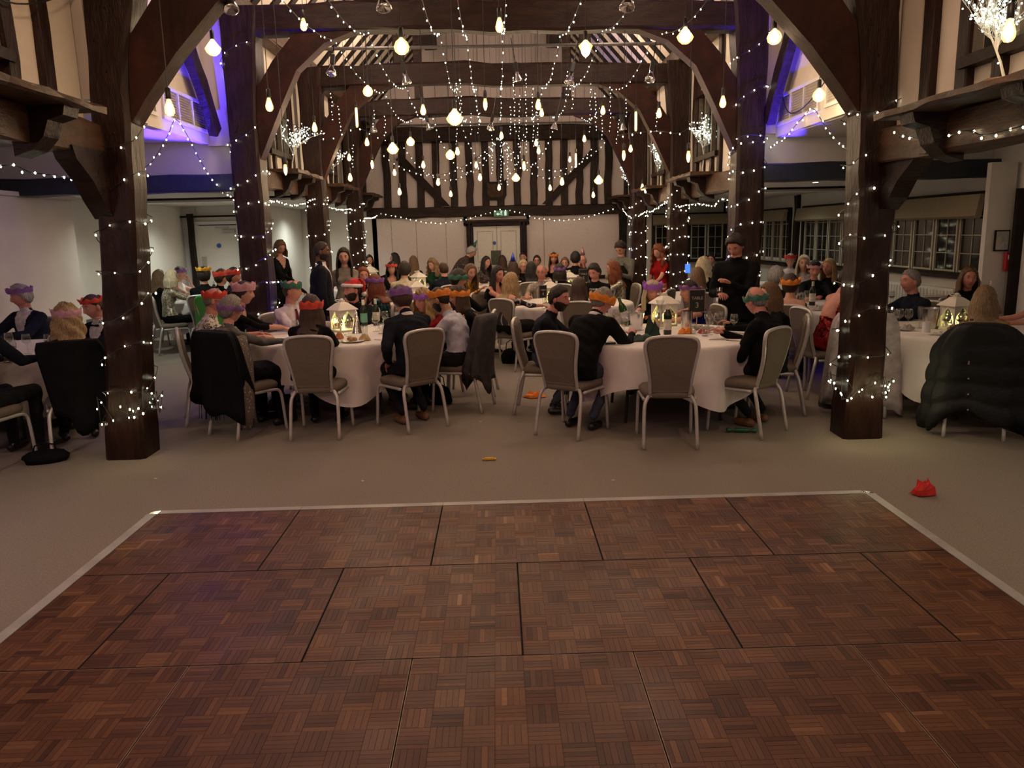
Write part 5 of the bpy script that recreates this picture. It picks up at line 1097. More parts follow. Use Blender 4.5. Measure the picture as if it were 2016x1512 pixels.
def build_head(det, sk, brow, beard=None):
    NU, NV = (44, 40) if det > 1 else (30, 26) if det > 0 else (20, 16)
    az = warp(np.arange(NU)/NU); vv = np.linspace(0.03, pi-0.03, NV); vv = vv+0.12*np.sin(2*vv)*-1*0.5
    A, Vv = np.meshgrid(az, vv); P = head_surf(A, Vv).reshape(-1, 3); F = []; M = []
    for i in range(NV-1):
        for j in range(NU):
            q = (j+1) % NU; F.append((i*NU+q, i*NU+j, (i+1)*NU+j, (i+1)*NU+q))
    F.append(tuple(range(NU))); F.append(tuple((NV-1)*NU+j for j in range(NU-1, -1, -1)))
    C = np.array([P[list(f)].mean(0) for f in F])
    M = [0]*len(F)
    for i, c in enumerate(C):
        if c[1] > 0.05 and abs(c[0]) < 0.023 and -0.070 < c[2] < -0.055: M[i] = 4
    b = MB(); b.v.append(P); b.f += F; b.m += M; b.n = len(P)
    for s in (-1, 1):
        b.add(ell((0.077*s, -0.004, -0.006), (0.010, 0.020, 0.031), 8, 6), 0)
        b.add(ell((0.031*s, 0.0745, 0.010), (0.0125, 0.0105, 0.0085), 10, 6), 5); b.add(ell((0.031*s, 0.0815, 0.010), (0.0058, 0.0045, 0.0060), 8, 5), 6)
        b.add(tube([(0.014*s, 0.087, 0.030), (0.030*s, 0.088, 0.036), (0.046*s, 0.078, 0.031)], [0.003, 0.004, 0.002], 5), 7)
        b.add(tube([(0.018*s, 0.0815, 0.016), (0.031*s, 0.0865, 0.020), (0.044*s, 0.077, 0.015)], [0.002, 0.0032, 0.002], 5), 0)
    return b
STY = dict(short=([52, 56, 76, 86, 108, 120, 124], 0.014), crop=([50, 54, 74, 84, 106, 116, 120], 0.007), full=([50, 54, 80, 92, 118, 128, 132], 0.024), cap=([46, 52, 84, 100, 120, 128, 132], 0.018), bald=([20, 22, 60, 84, 108, 116, 120], 0.007), thin=([40, 44, 70, 86, 108, 118, 122], 0.007))
LONG = dict(bob=0.17, lob=0.25, long=0.36, xlong=0.48, curly=0.26, wavy=0.30)
def build_hair(style, seed, Mh, spine_fn, det):
    rs = np.random.RandomState(seed); b = MB(); NU = 36 if det else 24
    base = 'cap' if style in LONG or style in ('bun', 'updo') else style
    tab, th = STY[base]
    if style in ('curly',): th = 0.034
    if style in ('wavy',): th = 0.026
    NR = 9; rows = []
    for k in range(NR+2):
        r = []
        for j in range(NU):
            az = 2*pi*j/NU; a = abs((math.degrees(az)+180) % 360-180); ve = np.interp(a, [0, 40, 70, 90, 110, 140, 180], tab)
            v = radians(ve)*min(1, k/NR); v = max(v, 0.04); p = head_surf(np.array(az), np.array(v)); d = nrm(p+np.array([0, 0.01, 0]))
            t = th*(1 if k < NR else (0.55 if k == NR else -0.5)); bald0 = 0
            if base in ('bald', 'thin') and k < NR*(0.62 if base == 'bald' else 0.3) : t = -0.006 if base == 'bald' else 0.001
            t += (rs.randn()*0.0035 if th > 0.01 else rs.randn()*0.001)*(k < NR) + (0.010*sin(5*az+k) if style == 'curly' else 0)*(k < NR)
            r.append(p+d*t)
        rows.append(r)
    V, F = loft(rows); F = [tuple(reversed(f)) for f in F]; b.add((V, F), T=Mh)
    if style in LONG:
        L = LONG[style]; N = 30 if det else 18; az = np.radians(np.linspace(64, 296, N)); K = 10; out = []; inn = []
        for k in range(K+4):
            ro = []; ri = []
            for j, a in enumerate(az):
                edge = 1.0-0.22*(abs(2*j/(N-1)-1)**6)
                if k < 3: p = head_surf(np.array(a), np.array(radians(48+14*k))); d = nrm(p); po = p+d*(th+0.003)
                else:
                    u = (k-3)/K; p = head_surf(np.array(a), np.array(radians(84))); d = nrm(p*[1, 1, 0]); po = p+d*(th+0.004+0.022*min(1, u*3)); po[2] = p[2]-L*u*edge
                    po[:2] *= 1-0.10*max(0, u-0.6)
                    wv = 0.012 if style in ('wavy', 'curly') else 0.003; po += d*wv*sin(u*14+a*5)+d*0.004*sin(a*17+seed)
                q = Mh[:3, :3]@po+Mh[:3, 3]; hp = Mh[:3, 3]
                if k >= 3:   # below the head the hair falls plumb and lies over the back or chest
                    p0 = Mh[:3, :3]@(p+d*(th+0.004))+Mh[:3, 3]; q2 = p0.copy(); q2[2] -= L*u*edge; q2[:2] += (q-p0)[:2]*0 + (Mh[:3, :3]@d)[:2]*(0.020*min(1, u*3)+(0.012*sin(u*13+a*5) if style in ('wavy', 'curly') else 0.003*sin(a*17+u*5)))
                    sy, wx, wy = spine_fn(q2[2])
                    if wx is not None and abs(q2[0]) < wx+0.02:
                        lim = (wy+0.022)*math.sqrt(max(0.1, 1-(q2[0]/(wx+0.04))**2))
                        if q2[1] < sy+0.02: q2[1] = min(q2[1], sy-lim)
                        else: q2[1] = max(q2[1], sy+lim)
                    q = q2
                cen = np.array([hp[0], hp[1], q[2]]); ro.append(q); ri.append(q+nrm(cen-q)*0.022)
            out.append(ro); inn.append(ri)
        R = out+inn[::-1]; n = N; V = [p for r in R for p in r]; F = []
        m = len(R)
        for i in range(m-1):
            for j in range(n-1): F.append((i*n+j, i*n+j+1, (i+1)*n+j+1, (i+1)*n+j))
        half = len(out)
        for i in range(half-1):
            a0, a1 = i, i+1; b0, b1 = m-1-i, m-2-i
            F.append((a0*n, a1*n, b1*n, b0*n)); F.append((a0*n+n-1, b0*n+n-1, b1*n+n-1, a1*n+n-1))
        F = [tuple(reversed(f)) for f in F]; b.add((V, F))
    if style == 'bun': b.add(ell((0, -0.10, 0.07), (0.045, 0.04, 0.04), 12, 8), T=Mh)
    if style == 'updo': b.add(ell((0, -0.095, 0.02), (0.055, 0.045, 0.06), 12, 8), T=Mh)
    return b
def crown(Mh, seed, z0=0.030, h=0.052, hair=0.016, tilt=0.012, pts=9, clone=0.0):
    rs = np.random.RandomState(seed); N = 54; out = []; ro = rs.uniform(0, 6)
    z0 = z0+rs.uniform(-.004, .008)
    for lev, w in ((0, 0.0), (0, 1), (0.5, 1), (1.0, 1), (1.0, 0.0), (0.5, 0), (0.0, 0)):
        r = []
        for j in range(N):
            a = 2*pi*j/N; tri = abs(((a*pts/(2*pi)+ro) % 1)*2-1); hh = h+0.026*tri if lev == 1.0 else 0
            rx, ry = 0.081+hair, 0.099+hair; off = (0.0015 if w else 0)+0.004*sin(a*7+seed+lev*4)+(0.010*lev)
            r.append(((rx+off)*sin(a), (ry+off)*cos(a)-0.004, z0+tilt*cos(a)+(hh if lev == 1.0 else h*0.5*(lev > 0))+0.002*sin(a*5+seed)))
        out.append(r)
    V, F = loft(out[1:]+[out[1]]); return MB().add((V, F[:-2]), T=Mh)
HANDV = {}
def hand(wrist, d, up, side, curl=0.5, s=1.0):
    """palm and five separate fingers; d = pointing direction, up = back of hand"""
    d = nrm(d); up = nrm(up-d*np.dot(up, d)); x = np.cross(d, up)*side; b = MB()
    rings = []
    for t, w, h in ((-0.012, 0.022, 0.016), (0.01, 0.028, 0.017), (0.045, 0.038, 0.016), (0.075, 0.041, 0.014), (0.088, 0.038, 0.010)):
        rings.append([wrist+s*(d*t+x*w*cos(q)+up*h*sin(q)) for q in np.linspace(0, 2*pi, 10, endpoint=False)])
    b.add(loft(rings))
    for i, (off, L, r) in enumerate(((0.029, 0.068, 0.0088), (0.010, 0.078, 0.0090), (-0.010, 0.072, 0.0086), (-0.029, 0.056, 0.0076))):
        p = wrist+s*(d*0.080+x*off); P = [p-d*0.012*s, p]; c = 0.0; dd = d+x*off*2.0
        for k, f in enumerate((0.45, 0.30, 0.25)):
            c += curl*(0.75 if k else 0.55); v = nrm(dd)*cos(c)-up*sin(c); p = p+v*L*f*s; P.append(p)
        b.add(tube(P, [r*s, r*s, r*0.98*s, r*0.9*s, r*0.6*s], 6))
    p = wrist+s*(d*0.018+x*0.028); P = [p-x*0.008*s, p]; v = nrm(d*0.75+x*0.75-up*0.35); p2 = p+v*0.038*s; P.append(p2); v = nrm(d*0.95+x*0.2-up*(0.3+curl*0.5)); P.append(p2+v*0.030*s); P.append(p2+v*0.045*s)
    b.add(tube(P, [0.012*s, 0.0125*s, 0.0105*s, 0.0095*s, 0.006*s], 6)); return b.V(), b.f
def ik(S, Tg, l1, l2, hint):
    v = Tg-S; D = np.linalg.norm(v); D2 = min(D, (l1+l2)*0.985); v = v/max(D, 1e-6); Tg = S+v*D2
    a = (l1*l1-l2*l2+D2*D2)/(2*D2); h = math.sqrt(max(0, l1*l1-a*a)); hh = hint-v*np.dot(hint, v); return S+v*a+nrm(hh)*h, Tg
EYEW = mat('eye_white', (0.50, 0.47, 0.44), 0.25, var=0); IRIS = mat('iris_dark', (0.020, 0.012, 0.008), 0.15, var=0)
SHOE = mat('black_leather_shoe', (0.012, 0.011, 0.010), 0.35, var=0.1); TANSHOE = mat('tan_leather_boot', (0.16, 0.075, 0.030), 0.5, var=0.2)
BLK = fabric('black', (0.006, 0.006, 0.0065)); NAVY = fabric('navy', (0.010, 0.012, 0.020)); JEANS = fabric('denim', (0.05, 0.06, 0.085)); GREY = fabric('mid_grey', (0.10, 0.10, 0.10)); DKT = fabric('dark_trousers', (0.014, 0.014, 0.016))
WSH = fabric('white_shirt', (0.60, 0.56, 0.58), bmp=0.35); REDC = fabric('red_dress', (0.24, 0.008, 0.008)); WINE = fabric('wine_red', (0.16, 0.006, 0.008)); GREYBEI = fabric('grey_beige', (0.20, 0.17, 0.14)); BLUD = fabric('royal_blue', (0.012, 0.014, 0.14))
NP = 0
def person(label, H, face, lean=0.10, side=0.0, sex='f', stand=False, top=BLK, bot=BLK, slv='long', neck='crew', hair=('short', 'brown'), hat=None, look=(0, 0), roll=0, hands=('table', 'table'), skin='fair', extras=(), beard=None, glasses=False, seat=True, chair_kw=None, twist=0, shoe=SHOE, jacket=False, skirt=False, inner=None, legs='sit', sc=None, group=None, det=None, clabel=None, curl=0.6):
    global NP; NP += 1
    seed = NP*7; m = sex == 'm'; H = np.array(H, float); a = radians(face); fw = np.array([sin(a), cos(a)]); rt = np.array([cos(a), -sin(a)])
    dist = H[1]; det = (2 if dist < 9.3 else 1 if dist < 12 else 0) if det is None else det; vox = {2: 0.0105, 1: 0.0145, 0: 0.019}[det]
    s = (1.0 if m else 0.94) if sc is None else sc
    base = H[:2]-fw*lean-rt*side; root_loc = (base[0], base[1], 0)
    pz = (0.93*s if stand else 0.555)
    if stand: pz = min(pz, H[2]-0.60*s)
    Hl = np.array([side, lean, H[2]]); P = np.array([0, 0, pz]); dv = Hl-P; dl = np.linalg.norm(dv)
    k = dl/(0.70 if not stand else 0.72)
    bow = 0.02+0.35*max(0, 0.69-dl)*(not stand); up = dv/dl; bk = nrm(np.array([0, -up[2], up[1]])); tsh = 1-0.232*s/dl
    def rmp(t): return t*tsh/0.655 if t < 0.655 else 1-(1-t)*(1-tsh)/0.345
    def sp(t): t = rmp(t); return P+dv*t+bk*bow*sin(pi*min(1, max(0, t/0.95)))
    # torso lofts
    g = 1.12 if jacket else 1.0
    if m: R = [(-0.12, .150, .115), (0.0, .172, .130), (0.12, .160, .122), (0.28, .152, .118), (0.45, .168, .122), (0.58, .178, .115), (0.66, .168, .098), (0.715, .118, .078), (0.76, .064, .062), (0.86, .056, .058)]
    else: R = [(-0.12, .155, .115), (0.0, .172, .128), (0.10, .158, .118), (0.26, .122, .096), (0.45, .142, .102), (0.58, .148, .098), (0.66, .140, .085), (0.715, .098, .068), (0.76, .052, .052), (0.86, .048, .050)]
    tw = radians(twist)
    rings = []
    for t, wx, wy in R:
        c = sp(t); q = min(1, max(0, t/0.6)); g2 = g if t < 0.7 else 1.0; ca, sa = cos(tw*q), sin(tw*q); X = np.array([ca, -sa, 0]); Yv = np.cross(up, X); Yv = nrm(Yv)
        rings.append([c+X*wx*g2*s*cos(u)+Yv*wy*g2*s*sin(u)*(1 if sin(u) > 0 else 1.0) for u in np.linspace(0, 2*pi, 20, endpoint=False)])
    mb = MB().add(loft(rings)); bones = []
    mats = [None, top, bot, shoe]
    bones.append((sp(0.05), sp(0.62), 0.13*s*g, 1)); bones.append((sp(-0.12), sp(-0.02), 0.14*s, 2)); bones.append((sp(0.80), sp(1.0), 0.05*s, 0))
    ca, sa = cos(tw), sin(tw); X = np.array([ca, -sa, 0]); Yf = nrm(np.cross(up, X))
    if not m:
        for q in (-1, 1): mb.add(ell(tuple(sp(0.50)+X*0.062*q*s+Yf*0.078*s), (0.058*s, 0.052*s, 0.056*s), 10, 8))
    shw = (0.172 if m else 0.148)*s*(1.05 if jacket else 1)
    capsules = []
    def cap(p0, p1, r0, r1, slot): mb.add(capsule(p0, p1, r0, r1, 12)); bones.append((p0, p1, (r0+r1)/2, slot))
    hp = []; hb = MB()
    for q, tgt in ((-1, hands[0]), (1, hands[1])):
        S = sp(0.655)+X*shw*q; cap(sp(0.69)+X*0.06*q*s, S, 0.056*s*g, 0.052*s*g, 1)
        if isinstance(tgt, str):
            tgt = {'table': (0.17*q, lean*0.5+0.44, 0.80), 'tablein': (0.08*q, lean*0.5+0.42, 0.80), 'lap': (0.09*q, 0.30, 0.66), 'face': (0.05*q, Hl[1]+0.13, Hl[2]-0.12), 'chin': (0.05*q, Hl[1]+0.10, Hl[2]-0.15), 'down': (0.27*q, 0.05, max(0.5, S[2]-0.56*s)), 'side': (0.30*q, 0.08, 0.62), 'front': (0.10*q, 0.40, S[2]-0.30), 'cross': (-0.04*q, lean+0.26, S[2]-0.22)}[tgt]
        Tg = np.array(tgt, float); e_h = np.array([0.55*q, -0.55, -0.8]) if tgt is not None else 0
        E_, W_ = ik(S, Tg, 0.285*s, 0.25*s, e_h); ad = (0.008 if slv == 'long' else 0)+(0.006 if jacket else 0)
        s1 = {'long': 1, 'short': 1, 'none': 0, 'half': 1}[slv]; s2 = {'long': 1, 'short': 0, 'none': 0, 'half': 0}[slv]
        if slv == 'short': cap(S, S+(E_-S)*0.5, (0.052 if m else 0.044)*s+0.006, 0.046*s, 1); cap(S+(E_-S)*0.45, E_, 0.042*s, 0.037*s, 0)
        else: cap(S, E_, (0.051 if m else 0.042)*s+ad, (0.040 if m else 0.034)*s+ad, s1)
        if slv == 'half': cap(E_, E_+(W_-E_)*0.3, 0.040*s, 0.036*s, 1); cap(E_+(W_-E_)*0.25, W_, 0.034*s, 0.025*s, 0)
        else: cap(E_, W_, (0.038 if m else 0.032)*s+ad, (0.026 if m else 0.022)*s+ad*0.7, s2)
        fd = nrm(W_-E_); upv = np.array([0.25*q, -0.1, 1.0]) if abs(fd[2]) < 0.8 else np.array([q*1.0, 0.0, 0.1])
        hd = nrm(fd+np.array([0, 0, -0.15 if fd[2] < 0.2 else 0.1])); hb.add(hand(W_, hd, upv, -q, curl, s*(1.0 if m else 0.93)))
        hp.append((W_, fd))
    # legs
    for q in (-1, 1):
        hip = P+np.array([0.09*q*s, 0.0, -0.03])
        if stand: kn = np.array([0.10*q, 0.03+0.02*q, pz*0.53]); an = np.array([0.11*q, -0.02+0.02*q, 0.09]); toe = an+np.array([0.02*q, 0.16, -0.05])
        elif legs == 'sit': kn = np.array([0.13*q, 0.43*s, 0.53]); an = np.array([0.12*q, 0.42*s, 0.09]); toe = an+np.array([0.02*q, 0.15, -0.045])
        elif legs == 'tuck': kn = np.array([0.14*q, 0.42*s, 0.51]); an = np.array([0.12*q, 0.10, 0.13]); toe = an+np.array([0.0, 0.10, -0.09])
        elif legs == 'apart': kn = np.array([0.22*q+0.06, 0.38*s, 0.52]); an = np.array([0.20*q+0.04, 0.30*s, 0.09]); toe = an+np.array([0.03*q, 0.15, -0.045])
        r0 = (0.088 if m else 0.086)*s; sk = 0 if skirt == 'short' else 2
        cap(hip, kn, r0, 0.062*s, 2); cap(kn, an, 0.058*s, 0.042*s if sk else 0.036*s, 0 if skirt == 'short' else 2)
        hl = an+nrm(an-toe)*0.05*np.array([1, 1, 0]); hl[2] = toe[2]; cap(hl, toe, 0.040*s, 0.034*s, 3)
    if skirt:
        if stand: rr = [(pz, .18, .135, 0), (pz*0.8, .20, .16, 0.01), (pz*0.52, .21, .17, 0.02)]+([(0.12, .24, .21, 0.0)] if skirt == 'long' else []); mb.add(loft([[np.array([wx*cos(u), y0+wy*sin(u), z]) for u in np.linspace(0, 2*pi, 18, endpoint=False)] for z, wx, wy, y0 in rr])); bones.append((P, np.array([0, 0, rr[-1][0]]), 0.17, 2))
        else:
            rr = [(0.0, .17, .11), (0.2, .18, .10), (0.44, .17, .085)]; mb.add(loft([[np.array([wx*cos(u), y0, 0.53+wy*sin(u)]) for u in np.linspace(0, 2*pi, 18, endpoint=False)][::-1] for y0, wx, wy in rr])); bones.append((np.array([0, 0, .53]), np.array([0, .44, .53]), 0.13, 2))
            if skirt == 'long': mb.add(loft([[np.array([wx*cos(u), 0.42+wy*sin(u), z]) for u in np.linspace(0, 2*pi, 18, endpoint=False)] for z, wx, wy in ((0.56, .16, .08), (0.3, .17, .09), (0.10, .19, .11))])); bones.append((np.array([0, .42, .5]), np.array([0, .42, .12]), 0.13, 2))
    if jacket:
        zz = pz-(0.16 if stand else 0.06); mb.add(loft([[np.array([wx*s*cos(u), -0.01+y0+wy*s*sin(u), z]) for u in np.linspace(0, 2*pi, 18, endpoint=False)] for z, wx, wy, y0 in ((zz, .205, .165, 0), (pz+0.05, .198, .155, 0), (pz+0.2, .175, .135, sp(0.28)[1]))])); bones.append((np.array([0, 0, zz]), np.array([0, 0, pz+0.2]), 0.18, 1))
    # one continuous body surface
    tm = mb.mesh('tmp', [BLK]); to = bpy.data.objects.new('tmp', tm); COL.objects.link(to)
    rm = to.modifiers.new('r', 'REMESH'); rm.mode = 'VOXEL'; rm.voxel_size = vox; rm.use_smooth_shade = True
    dg = bpy.context.evaluated_depsgraph_get(); em = to.evaluated_get(dg).to_mesh()
    n = len(em.vertices); V = np.empty(n*3); em.vertices.foreach_get('co', V); V = V.reshape(-1, 3)
    ne = len(em.edges); E_ = np.empty(ne*2, dtype=np.int64); em.edges.foreach_get('vertices', E_); E_ = E_.reshape(-1, 2)
    npol = len(em.polygons); nl = len(em.loops); LV = np.empty(nl, dtype=np.int64); em.loops.foreach_get('vertex_index', LV); LS = np.empty(npol, dtype=np.int64); em.polygons.foreach_get('loop_start', LS); LT = np.empty(npol, dtype=np.int64); em.polygons.foreach_get('loop_total', LT)
    to.evaluated_get(dg).to_mesh_clear(); bpy.data.objects.remove(to); bpy.data.meshes.remove(tm)
    deg = np.bincount(E_.ravel(), minlength=n).astype(float)[:, None]
    for _ in range(3):
        A = np.zeros_like(V); np.add.at(A, E_[:, 0], V[E_[:, 1]]); np.add.at(A, E_[:, 1], V[E_[:, 0]]); V = 0.45*V+0.55*A/np.maximum(deg, 1)
    faces = [tuple(LV[a_:a_+t_]) for a_, t_ in zip(LS.tolist(), LT.tolist())]
    C = np.array([V[list(f)].mean(0) for f in faces]) if faces else np.zeros((0, 3))
    best = np.full(len(C), 9.0); slot = np.zeros(len(C), dtype=int)
    for p0, p1, r, sl in bones:
        p0 = np.asarray(p0, float); dd = np.asarray(p1, float)-p0; L2 = max(1e-9, dd@dd); t = np.clip((C-p0)@dd/L2, 0, 1); D_ = np.linalg.norm(C-(p0+t[:, None]*dd), axis=1)-r
        u_ = D_ < best; best[u_] = D_[u_]; slot[u_] = sl
    tt = (C-P)@dv/(dl*dl); tt = np.where(tt < tsh, tt*0.655/tsh, 1-(1-tt)*0.345/(1-tsh)); lx = (C-sp(0.6))@X; lf = (C-sp(0.6))@Yf
    tors = (slot == 1) & (np.abs(lx) < 0.17)
    if neck == 'v': slot[tors & (lf > 0.02) & (tt > 0.52) & (np.abs(lx) < (tt-0.50)*0.42)] = 0
    if neck == 'low': slot[tors & (tt > 0.60)] = 0; slot[tors & (tt > 0.54) & (np.abs(lx) < 0.08) & (lf > 0)] = 0
    if neck == 'backless': slot[tors & (tt > 0.62)] = 0; slot[tors & (tt > 0.36) & (lf < 0.0) & (np.abs(lx) < 0.12)] = 0
    if neck == 'suit': mats_in = 8; slot[(slot == 1) & (np.abs(lx) < 0.16) & (lf > 0.02) & (tt > 0.22) & (np.abs(lx) < 0.012+(tt-0.22)*0.17)] = 8
    # gentle cloth folds on clothed regions
    if det == 2:
        vs = np.zeros(n); 
        idx = np.array([f[0] for f in faces]); vs[idx] = (slot > 0) & (slot != 3)
        cc = V.mean(0); d = V-cc; d[:, 2] *= 0.2; d /= np.maximum(1e-6, np.linalg.norm(d, axis=1))[:, None]
        amp = 0.0035*np.sin(V[:, 2]*55+V[:, 0]*30+seed)+0.003*np.sin(V[:, 1]*70+V[:, 2]*40+V[:, 0]*22+seed)
        V = V+d*(amp*vs)[:, None]
    # head
    yaw, pit = radians(look[0]), radians(look[1]); rl = radians(roll)
    Rz = np.array([[cos(-yaw), -sin(-yaw), 0], [sin(-yaw), cos(-yaw), 0], [0, 0, 1]]); Rx = np.array([[1, 0, 0], [0, cos(-pit), -sin(-pit)], [0, sin(-pit), cos(-pit)]]); Ry = np.array([[cos(rl), 0, sin(rl)], [0, 1, 0], [-sin(rl), 0, cos(rl)]])
    hs = (1.03 if m else 0.98); Mh = np.eye(4); Mh[:3, :3] = Rz@Rx@Ry*hs; Mh[:3, 3] = Hl
    hd = build_head(det, None, None); hv = hd.V()@Mh[:3, :3].T+Mh[:3, 3]
    allV = [V, hv]; allF = faces+[tuple(i+n for i in f) for f in hd.f]; allM = slot.tolist()+hd.m; off = n+len(hv)
    nk = MB().add(capsule(sp(0.74), Hl+Rz@Rx@np.array([0, -0.018, -0.055]), (0.054 if m else 0.045)*s, (0.052 if m else 0.044)*s, 14)); 
    for x_ in (nk, hb): allV.append(x_.V()); allF += [tuple(i+off for i in f) for f in x_.f]; allM += [0]*len(x_.f); off += x_.n
    SK = mat('skin_'+skin, SKIN[skin], 0.5, var=0.06, vscale=18, spec=0.35); hairm = hairmat(hair[1], HC[hair[1]])
    ML = [SK, top, bot, shoe, mat('lips_'+skin, [c*q for c, q in zip(SKIN[skin], (0.75, 0.5, 0.55))], 0.4, var=0), EYEW, IRIS, hairm, inner or WSH]
    me = bpy.data.meshes.new('person'); me.from_pydata(np.concatenate(allV).tolist(), [], allF)
    for x_ in ML: me.materials.append(x_)
    me.polygons.foreach_set('material_index', allM); me.polygons.foreach_set('use_smooth', [True]*len(allF)); me.update()
    o = mkobj('person', me, None, root_loc, -a, label=label, category='person')
    if group: o['group'] = group
    def spine_fn(z):
        t = (z-P[2])/max(0.2, dv[2]); t = t*0.655/tsh if t < tsh else 1-(1-t)*0.345/(1-tsh)
        if t > 0.78: return 0, None, None
        c = sp(t); wx = np.interp(t, [r[0] for r in R], [r[1] for r in R])*g*s; wy = np.interp(t, [r[0] for r in R], [r[2] for r in R])*g*s
        return c[1], wx+0.03, wy
    if hair[0] not in ('none',): build_hair(hair[0], seed, Mh, spine_fn, det).build('hair', hairm, o, True)
    hth = 0.006 if hair[0] in ('bald', 'none', 'thin', 'crop') else 0.018 if hair[0] not in ('curly', 'wavy') else 0.028
    if beard:
        b = MB(); NUb, rows = 22, []
        for k_, (v, t) in enumerate(((96, -0.004), (101, 0.003), (110, 0.006), (121, 0.010), (131, 0.012), (142, 0.014), (153, 0.011), (160, -0.004))):
            r = []
            for j in range(NUb):
                az = radians(-100+200*j/(NUb-1)); v2 = v+(16*math.exp(-(math.degrees(az)/34)**2) if k_ < 2 else (6*math.exp(-(math.degrees(az)/30)**2) if k_ == 2 else 0)); tt_ = -0.006 if (abs(math.degrees(az)) < 17 and k_ == 3) else t; p = head_surf(np.array(az), np.array(radians(v2))); r.append(p+nrm(p)*tt_)
            rows.append(r)
        V_ = [p for r in rows for p in r]; F_ = [(i*NUb+j, (i+1)*NUb+j, (i+1)*NUb+j+1, i*NUb+j+1) for i in range(len(rows)-1) for j in range(NUb-1)]
        b.add((V_, F_), T=Mh); b.add(tube([(-0.026, 0.083, -0.056), (0, 0.097, -0.047), (0.026, 0.083, -0.056)], [0.004, 0.006, 0.004], 6), T=Mh); b.build('beard', hairmat(beard, HC[beard]), o, True)
    if glasses:
        b = MB()
        for q in (-1, 1):
            b.add(tube([(0.031*q+0.020*cos(t), 0.094, 0.008+0.015*sin(t)) for t in np.linspace(0, 2*pi, 13)], 0.0018, 5), T=Mh); b.add(tube([(0.052*q, 0.092, 0.012), (0.078*q, 0.04, 0.010), (0.080*q, -0.01, 0.006)], 0.0018, 5), T=Mh)
        b.add(tube([(-0.011, 0.094, 0.012), (0, 0.100, 0.014), (0.011, 0.094, 0.012)], 0.0018, 5), T=Mh); b.build('glasses', BLACKP, o)
    if hat:
        kind, col = hat[0], hat[1]
        if kind == 'crown': crown(Mh, seed, hair=hth, **(hat[2] if len(hat) > 2 else {})).build('paper_crown', mat('tissue_'+col, CC[col], 0.8, var=0.12, vscale=30), o, True)
        if kind == 'band': crown(Mh, seed, hair=hth, **{'z0': 0.02, 'h': 0.05, **(hat[2] if len(hat) > 2 else {})}).build('paper_crown', mat('tissue_'+col, CC[col], 0.8, var=0.12, vscale=30), o, True)
        if kind == 'cone':
            Tt = Mh.copy(); Tt[:3, 3] = Mh[:3, :3]@np.array([0, -0.01, 0.112])+Hl; MB().add(lathe([(0.055, 0), (0.028, 0.08), (0.003, 0.165), (0.0, 0.166)], 18), T=Tt).build('cone_hat', mat('foil_'+col, CC[col], 0.2, 0.6, var=0), o, True)
        if kind == 'santa':
            rr = []; 
            for z_, r_, y_ in ((0.050, 0.100, 0), (0.085, 0.092, -0.01), (0.125, 0.065, -0.035), (0.13, 0.050, -0.08), (0.09, 0.040, -0.125), (0.03, 0.028, -0.15), (-0.03, 0.015, -0.155)): rr.append([(r_*sin(u)*0.95, y_+r_*cos(u)*(1.1 if z_ < 0.1 else 0.7), z_) for u in np.linspace(0, 2*pi, 18, endpoint=False)][::-1])
            MB().add(loft(rr), T=Mh).build('santa_hat', mat('santa_red', (0.45, 0.012, 0.015), 0.9), o, True)
            MB().add(tube([(0.092*sin(u), 0.108*cos(u)-0.004, 0.055+0.008*cos(u)) for u in np.linspace(0, 2*pi, 25)], 0.020, 8), T=Mh).add(ell((0, -0.16, -0.05), (0.03, 0.03, 0.03), 10, 8), T=Mh).build('fur_trim', mat('white_fur', (0.70, 0.66, 0.64), 0.95, bmp=0.8, bscale=200), o, True)
        if kind == 'antenna':
            MB().add(tube([(0.09*sin(u), 0.0, 0.115*cos(u)) for u in np.linspace(-1.6, 1.6, 15)], 0.004, 6), T=Mh).add(tube([(-0.03, 0, 0.115), (-0.04, 0.01, 0.17)], 0.003, 5), T=Mh).add(tube([(0.03, 0, 0.115), (0.04, 0.01, 0.17)], 0.003, 5), T=Mh).build('headband', mat('foil_'+col, CC[col], 0.3, 0.3, var=0), o)
    if neck in ('suit', 'shirt') or 'collar' in extras:
        c = sp(0.73); rr = []
        for hh, wv in ((0.0, 0.074), (0.035, 0.064), (0.036, 0.060), (0.0, 0.066)): rr.append([c+X*wv*s*cos(u)+Yf*(wv*s)*sin(u)+up*(hh*(1-0.45*max(0, sin(u)))-0.028*max(0, sin(u))) for u in np.linspace(0, 2*pi, 22, endpoint=False)])
        V_, F_ = loft(rr+[rr[0]]); MB().add((V_, F_[:-2])).build('shirt_collar', inner if (inner and neck == 'suit') else (top if neck == 'shirt' else WSH), o, True)
    if 'tie' in extras:
        c1, c2, c3 = sp(0.72)+Yf*0.085*s, sp(0.5)+Yf*(0.135*s*g), sp(0.25)+Yf*(0.130*s*g); MB().add(tube([c1, sp(0.68)+Yf*0.105*s, c2, c3], [0.018, 0.014, 0.030, 0.034], 6, flat=0.3)).build('necktie', fabric('tie_maroon', (0.09, 0.010, 0.015)), o, True)
    if 'bowtie' in extras:
        c = sp(0.735)+Yf*0.092*s; b = MB()
        for q in (-1, 1): b.add(tube([c, c+X*0.03*q, c+X*0.055*q], [0.008, 0.018, 0.022], 6, flat=0.6))
        b.build('bow_tie', BLK, o, True)
